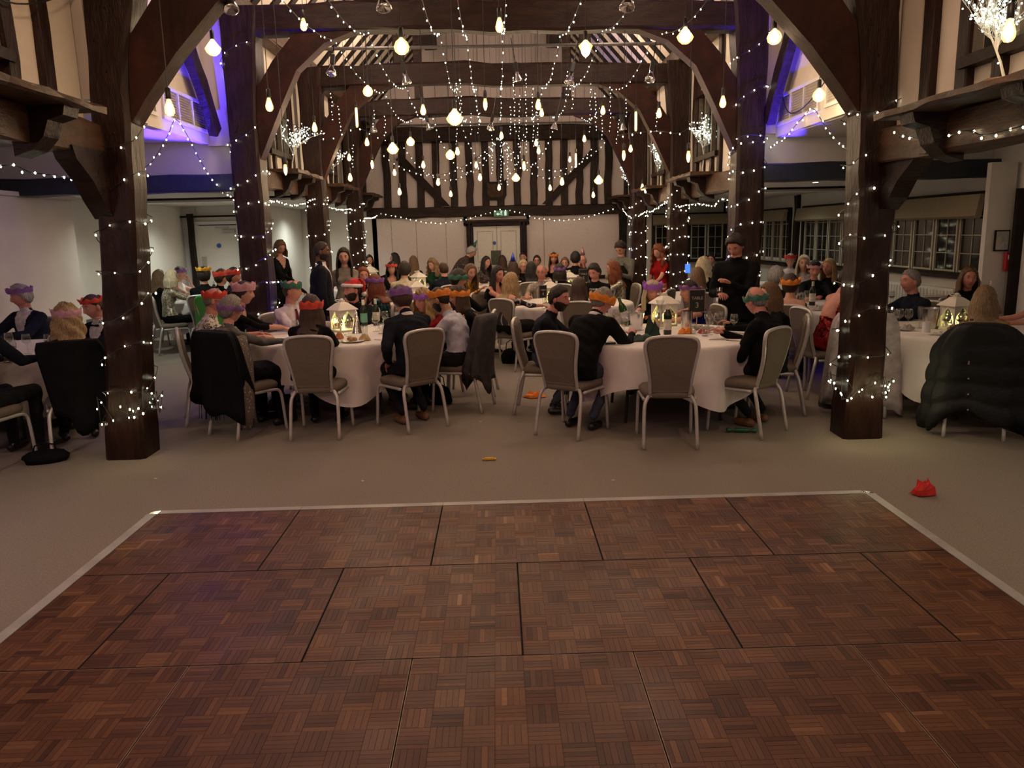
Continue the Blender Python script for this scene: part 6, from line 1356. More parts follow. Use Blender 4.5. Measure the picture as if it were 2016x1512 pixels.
    if 'apron' in extras:
        pts = []; 
        for t, wx in ((0.60, 0.075), (0.40, 0.13), (0.0, 0.19), (-0.55, 0.20)):
            c = sp(t) if t > 0 else P+np.array([0, 0, t*0.72]); ro = []
            for u in np.linspace(-1, 1, 9): ro.append(c+X*wx*u+Yf*(0.140*s*g*math.sqrt(max(0.2, 1-(u*wx/0.20)**2))+0.012))
            pts.append(ro)
        V_ = [p for r in pts for p in r]+[p-Yf*0.006 for r in pts for p in r]; n_ = 9*4; F_ = [(i*9+j, i*9+j+1, (i+1)*9+j+1, (i+1)*9+j) for i in range(3) for j in range(8)]; F_ += [tuple(n_+i for i in reversed(f)) for f in F_]
        MB().add((V_, F_)).add(tube([sp(0.60)+X*0.07+Yf*0.12, sp(0.74)+X*0.05, sp(0.78)-Yf*0.06, sp(0.74)-X*0.05, sp(0.60)-X*0.07+Yf*0.12], 0.006, 5)).build('apron', fabric('apron_black', (0.012, 0.013, 0.013)), o, True)
    if 'shawl' in extras:
        rr = []
        for t, wx, wy, x0, y0 in ((0.755, .075, .075, 0, 0), (0.70, .13, .10, 0, 0), (0.62, .205, .145, 0.01, 0), (0.45, .22, .16, 0.02, 0), (0.2, .21, .155, 0.05, -0.01), (-0.05, .17, .125, 0.13, -0.05), (-0.38, .12, .09, 0.21, -0.08), (-0.62, .06, .05, 0.25, -0.10)):
            c = sp(t) if t > 0 else P+np.array([0, 0, t*0.75]); rr.append([c+X*(x0+wx*cos(u)*(1+0.05*sin(5*u+t*20)))+nrm(np.array([0, 1, 0]))*(y0+wy*sin(u)*(1+0.06*sin(7*u+t*14))) for u in np.linspace(0, 2*pi, 28, endpoint=False)])
        MB().add(loft(rr)).build('shawl', pattern('flecked_shawl', 'fleck', (0.115, 0.095, 0.085), (0.45, 0.40, 0.36), 60), o, True)
    if seat and not stand:
        ck = chair_kw or {}; cx, cy_ = ck.get('at', (base[0]-fw[0]*0.0, base[1]-fw[1]*0.0)); chair(cx, cy_, ck.get('face', face), clabel or ('grey chair under '+SHORT(label)))
    return o
def SHORT(l):
    w_ = l.split(); return 'the '+' '.join(w_[:12]).rstrip(',')
def coat(x, y, face, m, label, zt=0.95, zb=0.30, wt=0.24, wb=0.32, dt=0.075, db=0.14, seed=0, skew=0.0, cat='coat', name='coat', fringe=False, quilt=0):
    rs = np.random.RandomState(seed); rr = []; K = 12 if not quilt else 42; N = 40 if not quilt else 56
    for k in range(K+1):
        u = k/K; z = zt-(zt-zb)*u; w_ = wt+(wb-wt)*u**0.8; d = dt+(db-dt)*u; y0 = -0.19-0.18*(z-0.43)*(z > 0.43); w_ *= (0.86 if k == 0 else 0.97 if k == 1 else 1) if not quilt else min(1, 0.50+0.5*(k/9)**0.6)*(0.96+0.06*abs(sin(pi*u*quilt))**0.6); d *= 1 if not quilt else (0.92+0.12*abs(sin(pi*u*quilt))**0.6)
        r = []
        for j in range(N):
            a = 2*pi*j/N; mm = (abs(cos(a))**2.6+abs(sin(a))**2.6)**(-1/2.6); fo = 1+(0.05+0.07*u)*sin(a*6+seed+u*1.2)+0.03*sin(a*13+seed*2)
            zz = z-(0.09*sin(a*2+seed)+0.05*sin(a*5+seed))*(u**4)+(0.0 if k else 0.0)
            r.append((skew*u+w_*mm*cos(a)*fo, y0+d*mm*sin(a)*fo, max(0.02, zz)))
        rr.append(r[::-1])
    b = MB().add(loft(rr))
    o = b.build(name, m, None, True, loc=(x, y, 0), rz=-radians(face), label=label, category=cat)
    if fringe:
        f = MB()
        for j in range(26): xx = rs.uniform(-.15, .15)+skew; yy = -0.25+rs.uniform(-.08, .02); f.add(tube([(xx, yy, zb+0.12), (xx+rs.uniform(-.01, .01), yy-0.02, zb-0.10)], 0.0025, 4))
        f.build('fringe', m, o, kind='stuff')
    return o

CREAMSEQ = pattern('cream_sequins', 'sequin', (0.25, 0.23, 0.17), (0.75, 0.72, 0.58), 60); TEALSEQ = pattern('teal_sequins', 'sequin', (0.005, 0.012, 0.014), (0.03, 0.12, 0.13), 50)
LEO = pattern('leopard_on_white', 'leopard', (0.55, 0.50, 0.44), (0.05, 0.03, 0.02), 30); LEOD = pattern('leopard_brown', 'leopard', (0.30, 0.17, 0.08), (0.015, 0.010, 0.008), 22)
SWIRL = pattern('black_white_swirl', 'swirl', (0.012, 0.011, 0.011), (0.42, 0.38, 0.35), 3); CHECK = pattern('pale_check', 'check', (0.34, 0.29, 0.25), (0.18, 0.15, 0.13), 12); GOLDSEQ = pattern('gold_sequins', 'sequin', (0.20, 0.10, 0.01), (0.80, 0.45, 0.05), 60)
REDSEQ = pattern('red_sequins', 'sequin', (0.12, 0.004, 0.006), (0.42, 0.03, 0.03), 60); PAIS = pattern('dark_paisley', 'fleck', (0.035, 0.022, 0.020), (0.22, 0.16, 0.14), 28)
PINKSH = fabric('pale_pink_shirt', (0.56, 0.48, 0.56), bmp=0.35); BLUESH = fabric('pale_blue_shirt', (0.46, 0.47, 0.56), bmp=0.4); CREAMK = fabric('cream_knit', (0.52, 0.46, 0.34)); GRN = fabric('bottle_green', (0.015, 0.05, 0.025)); DNAVY = fabric('dark_navy_wool', (0.011, 0.012, 0.018))
# --- left front table
person('grey-haired woman in a grey flecked shawl and purple paper crown, left front table', (-2.402, 7.000, 1.123), 35, 0.06, -0.02, 'f', top=GREY, bot=BLK, hair=('full', 'grey'), hat=('band', 'purple', dict(z0=-0.01, tilt=0.0, h=0.03)), look=(20, 8), hands=((-0.2, 0.40, 0.80), 'table'), extras=('shawl',), chair_kw=dict(at=(-2.32, 6.98), face=37), skirt=True)
person('bald man in glasses, red paper crown and white leopard-print shirt, left front table', (-2.743, 7.550, 1.166), 68, 0.08, 0, 'm', top=LEO, bot=DKT, hair=('bald', 'grey'), hat=('band', 'red', dict(z0=0.022, h=0.045)), look=(10, 8), glasses=True, skin='rosy', slv='half')
person('dark-haired woman in pink paper crown and black dress in profile, left front table', (-2.649, 8.150, 1.186), 85, 0.14, 0, 'f', top=BLK, neck='v', slv='half', hair=('updo', 'dark'), hat=('crown', 'pink', dict(h=0.07)), look=(0, 4), hands=('table', (0.05, 0.52, 0.82)), skin='fair')
person('man in pale pink shirt, maroon tie and green paper crown at the left front table', (-2.266, 8.600, 1.164), 118, 0.05, 0, 'm', top=PINKSH, neck='shirt', bot=DKT, hair=('bald', 'brown'), hat=('band', 'green', dict(z0=0.035, h=0.05, tilt=-0.01)), look=(-22, 0), extras=('tie',), skin='rosy', slv='long')
person('woman seen from behind with long dark hair and red paper crown, left front table', (-1.679, 6.980, 1.116), 3, 0.12, 0, 'f', top=BLK, bot=BLK, hair=('long', 'brown'), hat=('band', 'red', dict(z0=0.000, h=0.055)), look=(4, 8), hands=('tablein', 'tablein'), chair_kw=dict(at=(-1.63, 6.87), face=1), clabel='grey banquet chair under the long-haired woman in the red crown', jacket=True)
person('bearded man grinning in a red and white santa hat, left front table', (-1.693, 9.050, 1.128), 190, 0.04, 0, 'm', top=BLK, hair=('crop', 'dark'), hat=('santa', 'red'), look=(35, 0), beard='dark', hands=('table', 'lap'), extras=('collar',), skin='rosy')
person('man in a black suit jacket and purple paper crown seen from behind, left front table', (-0.914, 7.320, 1.149), 322, 0.26, 0.03, 'm', top=DNAVY, bot=DKT, neck='suit', hair=('full', 'brown'), hat=('crown', 'purple', dict(h=0.055)), look=(8, 18), hands=((-0.20, 0.16, 0.60), (0.14, 0.55, 0.80)), chair_kw=dict(at=(-0.84, 7.06), face=321), jacket=True, legs='tuck', shoe=TANSHOE, clabel='grey banquet chair under the man in black suit and purple crown')
person('bearded man in pale blue shirt and orange paper crown leaning in, left front table', (-0.581, 7.720, 1.107), 285, 0.18, 0, 'm', top=BLUESH, bot=DKT, neck='shirt', hair=('crop', 'dark'), hat=('crown', 'orange', dict(h=0.05)), look=(5, 16), beard='black', hands=((-0.1, 0.45, 0.8), (0.1, 0.42, 0.80)), skin='tan', slv='long', chair_kw=dict(at=(-0.40, 7.74), face=287), clabel='grey banquet chair carrying the dark grey jacket, left front table')
person('laughing blonde curly-haired woman in purple paper crown, left front table', (-0.809, 8.350, 1.038), 212, 0.10, 0, 'f', top=WINE, neck='v', hair=('curly', 'blonde'), hat=('crown', 'violet', dict(h=0.045)), look=(10, 5), skin='rosy')
person('woman with long brown hair in an orange paper crown, head turned away, left front table', (-0.431, 8.450, 1.069), 275, 0.10, 0, 'f', top=BLK, slv='none', hair=('xlong', 'brown'), hat=('band', 'orange', dict(z0=0.005, h=0.05)), look=(-20, 5))
# --- right front table
person('dark-bearded man in black jumper looking right, right front table', (0.577, 7.420, 1.113), 98, 0.14, 0, 'm', top=DNAVY, bot=JEANS, hair=('short', 'dark'), look=(22, 6), beard='dark', hands=((-0.02, 0.44, 0.82), (0.05, 0.38, 0.82)), skin='rosy', chair_kw=dict(at=(0.43, 7.52), face=98), clabel='grey banquet chair seen side-on under the dark-bearded man in black jumper', legs='tuck', shoe=SHOE)
person('grey-haired man in black jacket and orange paper crown leaning over the right front table', (0.935, 7.000, 1.112), 38, 0.42, 0.02, 'm', top=BLK, bot=JEANS, neck='suit', hair=('short', 'grey'), hat=('band', 'orange', dict(z0=-0.01, h=0.05, tilt=0.0)), look=(25, 18), hands=((-0.15, 0.60, 0.80), (0.22, 0.62, 0.80)), skin='rosy', jacket=True, chair_kw=dict(at=(0.63, 6.68), face=35), legs='tuck', clabel='grey banquet chair under the man in the orange crown and black jacket')
person('balding man in black suit and green paper crown, back half turned, right front table', (2.275, 6.820, 1.103), 318, 0.16, 0.06, 'm', top=BLK, bot=DKT, hair=('bald', 'grey'), hat=('band', 'green', dict(z0=-0.005, h=0.035, tilt=0.0)), look=(8, 10), hands=((-0.16, 0.36, 0.62), (-0.02, 0.42, 0.80)), skin='rosy', jacket=True, chair_kw=dict(at=(2.13, 6.56), face=318), legs='tuck', shoe=TANSHOE, clabel='grey banquet chair turned left under the balding man in the green crown')
person('woman with light brown bob in black, turned away beside the balding man, right front table', (2.581, 7.350, 1.098), 288, 0.08, 0, 'f', top=BLK, hair=('bob', 'light'), look=(-25, 5), hands=('table', (0.1, 0.44, 0.82)), chair_kw=dict(at=(2.63, 7.28), face=288), clabel='grey banquet chair seen edge-on under the woman with light brown bob')
person('blonde woman in purple paper crown facing the camera behind the lantern, right front table', (1.678, 8.450, 1.077), 200, 0.06, 0, 'f', top=BLK, slv='none', hair=('lob', 'pale'), hat=('crown', 'violet', dict(h=0.06)), look=(-25, 12), skin='rosy')
person('dark-haired woman in royal blue in left profile behind the TABLE 3 sign', (2.060, 8.350, 1.069), 262, 0.06, 0, 'f', top=BLUD, slv='none', hair=('cap', 'dark'), hat=('band', 'purple', dict(h=0.03)), look=(-4, 0), skin='rosy')
person('tall dark-haired man in black dinner jacket standing behind the right front table', (2.515, 8.250, 1.551), 212, 0.12, 0, 'm', True, top=BLK, bot=DKT, inner=BLK, neck='suit', hair=('full', 'dark'), look=(8, 32), hands=((-0.02, 0.34, 1.17), (0.10, 0.30, 1.06)), jacket=True, skin='rosy', beard=None)
# --- standing on the left
person('tall man in a dark suit and white open shirt standing behind the left front table', (-2.170, 9.750, 1.564), 75, 0.02, 0, 'm', True, top=DNAVY, bot=DKT, neck='suit', hair=('crop', 'dark'), look=(10, 4), hands=('down', 'down'), skin='brown', jacket=True, beard='dark')
person('young woman with long dark hair in a grey-brown shirt standing beyond the left front table', (-2.064, 10.600, 1.473), 178, 0, 0, 'f', True, top=GREYBEI, bot=BLK, neck='shirt', hair=('long', 'dark'), look=(-5, 10), hands=('front', 'down'))
person('woman with bobbed brown hair in black standing beside the second left post', (-3.459, 12.600, 1.597), 120, 0.05, 0, 'f', True, top=BLK, bot=BLK, neck='v', hair=('bob', 'light'), look=(15, 30), hands=('down', 'front'))
person('man in patterned jacket and green foil cone hat bending forward near the double doors', (-0.558, 17.000, 1.349), 80, 0.42, 0, 'm', True, top=PAIS, bot=DKT, hair=('full', 'silver'), hat=('cone', 'green'), look=(0, 30), hands=('front', 'front'), jacket=True)
person('waiter in grey shirt and black apron carrying a plate by the third right post', (2.081, 13.200, 1.437), 205, 0.12, 0, 'm', True, top=fabric('waiter_grey', (0.14, 0.14, 0.12)), bot=BLK, neck='shirt', hair=('full', 'dark'), look=(15, 38), hands=((-0.06, 0.38, 1.02), (0.10, 0.38, 1.02)), extras=('apron',), slv='long')
person('red-haired woman in a short-sleeved red dress standing by the third right post', (2.664, 12.900, 1.363), 230, 0.05, 0, 'f', True, top=REDC, bot=REDC, slv='short', hair=('curly', 'ginger'), look=(0, 22), hands=('front', 'down'), skirt=True)
# --- middle tables
person('blonde woman in black-and-white swirl dress seen from behind, mid-nave', (0.167, 10.000, 1.116), 48, 0.10, 0, 'f', top=SWIRL, bot=BLK, neck='backless', slv='half', hair=('lob', 'blonde'), look=(5, 4), chair_kw=dict(at=(0.22, 10.05), face=42), clabel='grey banquet chair with bright rim beside the blonde woman in swirl dress', skirt=True)
person('dark-haired woman in black sleeveless top raising a hand to her mouth, mid-nave', (-0.000, 11.000, 1.164), 125, 0.06, 0, 'f', top=BLK, slv='none', neck='low', hair=('long', 'black'), look=(15, 10), hands=((-0.15, 0.36, 0.82), 'face'), skin='rosy')
person('bald man in glasses and pale checked shirt, mid-nave centre table', (0.672, 12.000, 1.133), 190, 0.05, 0, 'm', top=CHECK, bot=DKT, neck='shirt', hair=('bald', 'silver'), glasses=True, skin='rosy', slv='short', look=(5, 5))
person('woman with very long dark brown hair from behind, in front of the man in black', (0.994, 9.550, 1.062), 8, 0.08, 0, 'f', top=BLK, hair=('xlong', 'brown'), look=(0, 5))
person('curly dark-haired man in a black jumper looking down, mid-nave right', (1.436, 11.600, 1.134), 205, 0.08, 0, 'm', top=BLK, bot=DKT, hair=('full', 'dark'), look=(10, 20), skin='rosy')
person('ginger-haired woman in a cream sequinned top, mid-nave right', (1.775, 12.000, 1.153), 262, 0.10, 0, 'f', top=CREAMSEQ, bot=BLK, hair=('wavy', 'ginger'), look=(10, 10), slv='long')
person('red-haired woman in purple paper crown and teal sequins in left profile, mid-nave left', (-1.567, 9.950, 1.136), 292, 0.08, 0, 'f', top=TEALSEQ, slv='none', hair=('lob', 'red'), hat=('crown', 'purple', dict(h=0.04)), look=(-10, 4), hands=('chin', 'table'))
person('ginger-haired woman facing the camera behind the santa hat', (-1.941, 11.300, 1.181), 160, 0.05, 0, 'f', top=BLK, hair=('lob', 'ginger'), look=(0, 5), skin='rosy')
person('dark-haired man in a cream jumper seen from behind, mid-nave left', (-1.432, 12.100, 1.210), 18, 0.10, 0, 'm', top=CREAMK, bot=DKT, hair=('full', 'dark'), look=(-10, 4))
person('man with a bald patch in a navy suit from behind, mid-nave', (-0.906, 13.100, 1.159), 335, 0.08, 0, 'm', top=NAVY, bot=DKT, hair=('thin', 'brown'), look=(0, 5), jacket=True)
person('woman with curly sandy hair in a green top, back of the nave', (-1.271, 15.400, 1.149), 195, 0.06, 0, 'f', top=GRN, hair=('curly', 'sandy'), look=(20, 15))
person('dark-haired man in a green paper crown bending toward the right, mid-nave', (-0.519, 10.200, 1.160), 40, 0.12, 0, 'm', top=BLK, bot=DKT, hair=('full', 'dark'), hat=('band', 'green', dict(z0=0.0, h=0.045)), look=(30, 8))
person('long-haired woman in gold sequinned sleeves beside the green paper crown, mid-nave', (-0.399, 11.400, 1.189), 130, 0.12, 0, 'f', top=GOLDSEQ, bot=BLK, hair=('long', 'light'), look=(20, 15), hands=((-0.1, 0.4, 0.9), (0.15, 0.42, 0.95)))
# --- back of the nave
person('black-haired woman at the back, left of the white house-shaped lantern', (-2.769, 17.000, 1.218), 172, 0.04, 0, 'f', top=GRN, hair=('long', 'black'), look=(-10, 5))
person('woman with long black hair in profile against the white end wall', (-2.245, 17.200, 1.242), 262, 0.04, 0, 'f', top=BLK, hair=('long', 'black'), look=(0, 0))
person('dark-haired woman in a red paper crown facing us, back left of the nave', (-1.878, 13.900, 1.163), 178, 0.04, 0, 'f', top=BLK, neck='v', hair=('lob', 'black'), hat=('crown', 'red', dict(h=0.035)), look=(0, 0))
person('woman with long light-brown hair from behind against the end wall', (-1.710, 16.000, 1.197), 355, 0.04, 0, 'f', top=BLK, hair=('long', 'light'), look=(0, 0))
person('black-haired woman in profile just left of the double doors', (-0.226, 15.600, 1.166), 120, 0.08, 0, 'f', top=PAIS, hair=('long', 'black'), look=(15, 8))
person('dark-haired woman with her back to us in front of the double doors', (0.108, 17.200, 1.130), 5, 0.03, 0, 'f', top=BLK, hair=('long', 'brown'))
person('brown-haired woman in a blue foil cone hat from behind, in front of the doors', (0.270, 13.700, 1.137), 0, 0.04, 0, 'f', top=BLK, hair=('lob', 'brown'), hat=('cone', 'blue'))
person('blonde woman in glasses facing the camera right of the blue cone hat', (0.498, 15.200, 1.095), 182, 0.04, 0, 'f', top=BLK, hair=('lob', 'pale'), glasses=True, look=(0, 5))
person('woman with black hair down her back, right of the blonde in glasses', (0.573, 13.300, 1.122), 2, 0.05, 0, 'f', top=BLK, hair=('lob', 'black'))
person('dark-haired person in glasses by the right jamb of the double doors', (0.852, 16.900, 1.123), 185, 0.03, 0, 'f', top=BLK, hair=('cap', 'dark'), glasses=True)
person('man in a dark cap of hair seated at the right door jamb', (0.593, 18.000, 1.171), 190, 0.03, 0, 'm', top=GREY, bot=DKT, hair=('short', 'dark'))
person('long-haired woman in an orange paper crown at the back, right of the doors', (1.193, 16.600, 1.179), 178, 0.04, 0, 'f', top=BLK, neck='low', hair=('long', 'brown'), hat=('crown', 'orange', dict(h=0.035)), skin='rosy')
person('woman with purple paper crown and dark hair from behind, beyond the checked shirt', (1.009, 12.700, 1.106), 5, 0.05, 0, 'f', top=BLK, hair=('bob', 'dark'), hat=('band', 'purple', dict(z0=0.02, h=0.035)))
person('fair-haired woman facing us between the orange crown and pink cone hat', (1.343, 15.600, 1.108), 190, 0.04, 0, 'f', top=BLK, hair=('bun', 'light'))
person('person with thick black hair from behind, left of the pink cone hat', (1.497, 15.000, 1.224), 10, 0.02, 0, 'm', top=BLK, bot=DKT, hair=('full', 'black'))
person('older man in a pink foil cone hat, hands at his chin, back right', (1.731, 15.900, 1.138), 200, 0.06, 0, 'm', top=BLK, bot=DKT, hair=('bald', 'silver'), hat=('cone', 'pink'), hands=('chin', 'chin'), skin='rosy')
# --- left aisle
person('woman with long brown hair at the near edge of the left aisle table', (-5.550, 12.900, 1.157), 40, 0.06, 0, 'f', top=BLK, hair=('lob', 'light'), skirt=False)
person('blonde-bobbed woman in a cream sequinned top from behind, left aisle', (-5.096, 12.300, 1.172), 52, 0.08, 0, 'f', top=CREAMSEQ, bot=BLK, hair=('bob', 'pale'), look=(0, 3), slv='long', clabel='grey banquet chair pulled out from the left aisle table under the blonde in sequins')
person('woman in a purple paper crown in profile holding a hand to her mouth, left aisle', (-5.529, 13.700, 1.173), 95, 0.05, 0, 'f', top=WSH, slv='none', hair=('short', 'dark'), hat=('band', 'purple', dict(z0=0.02)), hands=('face', 'table'))
person('dark-haired man in yellow and pink paper crowns from behind, left aisle', (-4.552, 12.200, 1.196), 352, 0.04, 0, 'm', top=BLK, bot=DKT, hair=('full', 'dark'), hat=('crown', 'yellow', dict(z0=0.07, h=0.035, tilt=0.0)), look=(0, 0))
person('man in a red paper crown left of its pair, left aisle', (-4.429, 12.600, 1.139), 30, 0.05, 0, 'm', top=BLK, bot=DKT, hair=('full', 'brown'), hat=('crown', 'red', dict(h=0.06)), look=(20, 0))
person('man with dark hair and red paper crown in right profile beside the second left post', (-3.965, 11.800, 1.188), 70, 0.05, 0, 'm', top=BLK, bot=DKT, hair=('full', 'dark'), hat=('crown', 'red', dict(h=0.06)), look=(15, 0), skin='rosy')
person('blonde-brown-haired woman in black from behind, right of the second left post', (-3.576, 13.200, 1.244), 10, 0.04, 0, 'f', top=BLK, hair=('bob', 'sandy'))
# --- far left table
person('man in navy suit and purple paper crown at the far left table, facing us', (-5.216, 8.600, 1.182), 200, 0.04, 0, 'm', top=NAVY, bot=DKT, neck='suit', hair=('full', 'silver'), hat=('band', 'purple', dict(z0=0.04, h=0.04)), look=(28, 10), skin='rosy', jacket=True)
person('curly blonde woman in pink paper crown and black dress from behind, far left', (-3.660, 6.620, 1.106), 328, 0.10, 0, 'f', top=BLK, bot=BLK, slv='short', hair=('curly', 'blonde'), hat=('crown', 'pink', dict(h=0.05)), look=(-8, 4), hands=((-0.14, 0.46, 0.80), 'table'), skirt=True, chair_kw=dict(at=(-3.62, 6.52), face=332), clabel='grey banquet chair with splayed legs under the curly blonde woman, far left')
person('man in dinner jacket, bow tie and red paper crown peering round the nearest left post', (-4.009, 7.750, 1.120), 205, 0.06, 0, 'm', top=BLK, bot=DKT, neck='suit', hair=('crop', 'brown'), hat=('band', 'red', dict(z0=0.045, h=0.03)), look=(10, 14), skin='rosy', jacket=True, extras=('bowtie',))
person('person in black at the very left edge of the picture, far left table', (-4.127, 6.150, 1.242), 8, 0.06, 0, 'm', top=NAVY, bot=DKT, hair=('short', 'dark'), clabel='grey banquet chair cut off by the left edge of the picture')
# --- right aisle
person('white-haired woman at the near side of the right aisle table', (3.330, 9.300, 1.148), 25, 0.04, 0, 'f', top=NAVY, hair=('full', 'silver'), look=(20, 5), skin='rosy')
person('brown-haired woman in navy sleeveless dress and orange paper crown, right aisle', (3.211, 8.500, 1.102), 25, 0.06, 0, 'f', top=NAVY, slv='none', neck='low', hair=('cap', 'brown'), hat=('band', 'orange', dict(z0=0.02, h=0.045)), clabel='grey banquet chair with tall back behind the light-brown-haired woman, right aisle')
person('woman in a backless red sequinned dress half hidden by the nearest right post', (3.590, 7.950, 1.181), 82, 0.22, 0.0, 'f', top=REDSEQ, bot=REDC, slv='none', neck='backless', hair=('updo', 'dark'), look=(-35, 8), skirt='long', skin='rosy', clabel='grey banquet chair under the woman in the red sequinned dress')
person('platinum blonde woman facing us at the right aisle table', (4.487, 11.400, 1.195), 195, 0.04, 0, 'f', top=WSH, hair=('lob', 'pale'), skin='fair')
person('woman with dark fringe and violet paper crown facing us, right aisle', (4.330, 10.600, 1.148), 192, 0.04, 0, 'f', top=BLK, hair=('cap', 'dark'), hat=('crown', 'pink', dict(h=0.03)), look=(5, 12), skin='rosy')
person('blonde woman in black in three-quarter view, rightmost at the right aisle table', (4.609, 10.800, 1.160), 235, 0.04, 0, 'f', top=BLK, hair=('lob', 'blonde'), skin='rosy')
person('white-haired woman in a red paper crown under the windows, right aisle', (5.193, 13.800, 1.138), 200, 0.04, 0, 'f', top=WSH, hair=('short', 'silver'), hat=('crown', 'red', dict(h=0.05)), skin='fair')
person('woman with long brown hair from behind by the third right post', (2.677, 10.400, 1.103), 12, 0.05, 0, 'f', top=BLK, hair=('long', 'light'))
person('pale curly-haired woman holding a bright blue phone beyond the standing man', (3.145, 11.900, 1.170), 40, 0.05, 0, 'f', top=BLK, hair=('curly', 'pale'), hands=('front', 'front'))
person('dark-haired woman facing us below the end-wall windows', (4.263, 15.600, 1.107), 200, 0.04, 0, 'f', top=BLK, hair=('cap', 'black'), skin='rosy')
# --- far right table
person('short grey-haired man in navy in left profile at the far right table', (4.351, 8.150, 1.140), 262, 0.04, 0, 'm', top=NAVY, bot=DKT, hair=('short', 'grey'), look=(0, 0), skin='rosy')
person('brown-haired woman with a green scarf facing us, far right table', (5.094, 8.350, 1.142), 198, 0.04, 0, 'f', top=BLK, slv='none', hair=('bob', 'light'), look=(-5, 0), skin='rosy', hands=((-0.2, 0.3, 0.95), 'table'))
person('long-haired blonde woman in leopard print from behind, pearl hairband, far right table', (4.149, 6.550, 1.079), 22, 0.10, 0, 'f', top=LEOD, bot=BLK, hair=('lob', 'sandy'), hat=('antenna', 'pink'), chair_kw=dict(at=(3.96, 6.30), face=25), clabel='grey banquet chair buried under the black puffer coat, far right')
person('person with bare forearms cut off by the right edge of the picture', (5.098, 7.200, 1.123), 285, 0.10, 0, 'f', top=BLK, slv='none', hair=('bob', 'brown'), skin='rosy')
# --- empty chairs, coats, bags
chair(1.38, 6.27, 6, 'empty grey banquet chair with its back to the camera, at the right front table')
chair(3.0, 9.3, 290, 'empty grey banquet chair left of the right aisle table')
chair(-1.0, 10.1, 350, 'empty grey banquet chair at the near side of the mid-nave left table')
chair(2.15, 10.9, 300, 'empty grey banquet chair with tall back near the waiter')
chair(4.9, 8.5, 200, 'empty grey banquet chair beside the woman with green scarf, far right')
chair(-4.3, 11.7, 340, 'empty grey banquet chair carrying the green and orange scarf')
PUFF = mat('black_puffer_nylon', (0.006, 0.007, 0.008), 0.6, var=0.1, spec=0.3, bmp=0.5, bscale=12, bdist=0.03); DGW = fabric('charcoal_wool', (0.060, 0.055, 0.055)); BKW = fabric('black_wool', (0.006, 0.006, 0.007))
coat(-2.32, 6.98, 37, BKW, 'black fringed coat hung over the chair back of the woman in the grey shawl', 0.96, 0.26, 0.27, 0.37, 0.095, 0.14, 3, -0.12, fringe=True)
coat(-0.40, 7.74, 287, DGW, 'dark grey jacket hung over the chair back at the left front table', 0.95, 0.30, 0.23, 0.25, 0.08, 0.13, 5)
pc = coat(3.96, 6.30, 25, PUFF, 'black quilted puffer coat draped over the chair at the far right table', 0.95, 0.12, 0.29, 0.40, 0.10, 0.16, 8, 0.02, quilt=5)
for k in range(4): MB().add(box(-0.10+0.01*k, -0.46+0.02*k, 0.66-0.13*k, 0.012, 0.012, 0.03 if k < 1 else 0.012)).build('zip_pull' if k < 1 else 'popper', CHROME, pc)
coat(-3.62, 6.52, 332, BKW, 'black coat hanging from the chair of the curly blonde woman, far left', 0.97, 0.30, 0.25, 0.24, 0.085, 0.10, 11, 0.10)
coat(-4.3, 11.7, 340, pattern('green_orange_scarf', 'fleck', (0.06, 0.30, 0.05), (0.60, 0.16, 0.04), 7), 'green and orange patterned scarf over a chair in the left aisle', 0.95, 0.45, 0.22, 0.22, 0.05, 0.07, 12, cat='scarf', name='scarf')
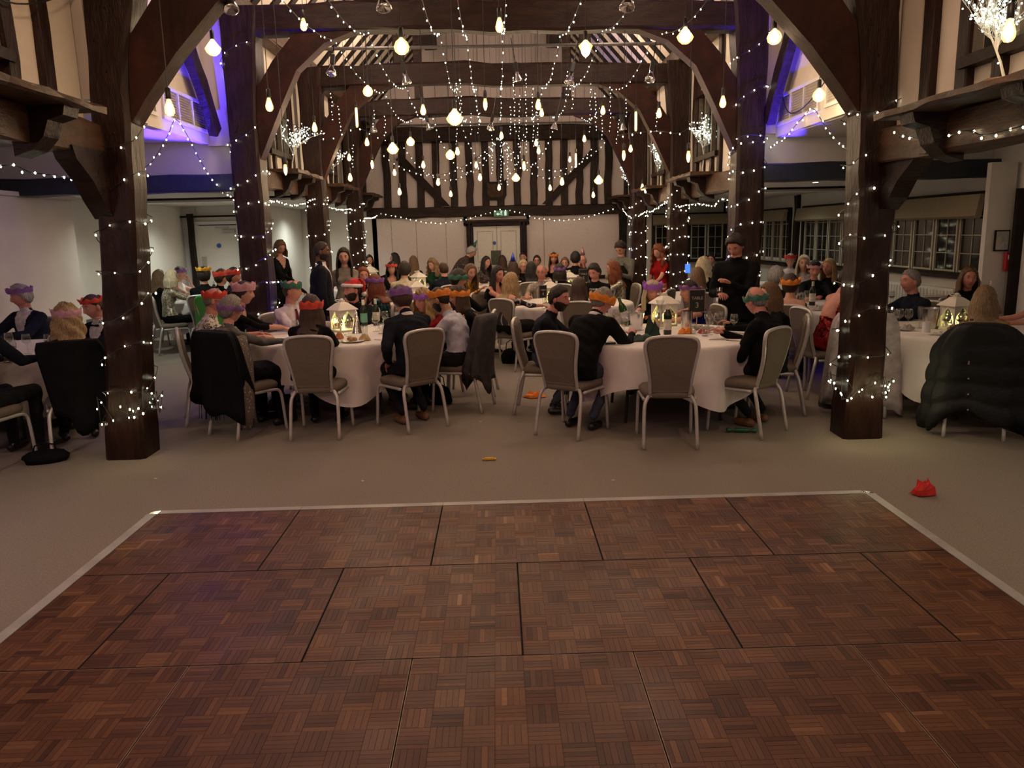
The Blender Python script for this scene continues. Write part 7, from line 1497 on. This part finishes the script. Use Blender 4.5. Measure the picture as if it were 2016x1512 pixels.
def bag(x, y, m, label, w=0.28, h=0.2, seed=0):
    rs = np.random.RandomState(seed); rr = []
    for k, (z, q) in enumerate(((0.0, 0.85), (0.03, 1.0), (h*0.5, 1.02), (h*0.85, 0.75), (h, 0.3))): rr.append([(w/2*q*cos(u)*(1+0.06*rs.randn()), w*0.32*q*sin(u), z+0.002) for u in np.linspace(0, 2*pi, 18, endpoint=False)])
    o = MB().add(loft(rr)).build('handbag', m, None, True, loc=(x, y, 0), rz=rs.uniform(-.5, .5), label=label, category='bag')
    MB().add(tube([(-w*0.25, 0, h*0.85), (-w*0.2, 0, h*1.4), (0, 0, h*1.6), (w*0.2, 0, h*1.4), (w*0.25, 0, h*0.85)], 0.006, 6)).build('strap', m, o, True)
bag(0.15, 10.4, BKW, 'black handbag on the carpet beside the chair in mid-nave', seed=1); bag(-3.72, 6.15, BKW, 'flat black bag on the carpet under the curly blonde woman\'s chair', 0.34, 0.10, 2); bag(-0.65, 7.95, BKW, 'black handbag under the left front table by the grey jacket', seed=3)
# held things
thing('smartphone', MB().add(box(3.0, 12.3, 1.12, 0.08, 0.02, 0.14, 0.004)), emis('phone_screen', (0.05, 0.18, 1.0), 1.5, 'NONE'), 'lit blue smartphone screen beyond the standing man', 'phone')

chair(3.40, 7.15, 22, 'grey banquet chair under the long white wrap behind the nearest right post')
coat(3.40, 7.15, 22, fabric('white_lace', (0.50, 0.47, 0.46)), 'long white wrap hanging over a chair to the floor behind the nearest right post', 0.96, 0.13, 0.25, 0.33, 0.08, 0.13, 15, cat='wrap', name='white_wrap')
glass(2.325, 8.13, 1.015, 't', 'hands of the standing man')['label'] = 'small glass held by the tall man in the black dinner jacket'

# tell like glasses apart by their order along each table
from collections import defaultdict
GG = defaultdict(list)
for o in list(COL.objects):
    if o.parent is None and o.get('category') in ('glass', 'cutlery', 'plate') and o.get('group'): GG[o['label']].append(o)
for lab, L in GG.items():
    if len(L) < 2: continue
    L.sort(key=lambda q: q.location.x/q.location.y)
    for i, q in enumerate(L): q['label'] = lab+', '+('leftmost' if i == 0 else 'rightmost' if i == len(L)-1 else ORD[i]+' from left')+' of %s' % ['', '', 'two', 'three', 'four', 'five', 'six', 'seven', 'eight', 'nine'][min(9, len(L))]

plate(1.933, 12.883, 1.045, 'hands')['label'] = 'white plate carried by the waiter in the black apron'
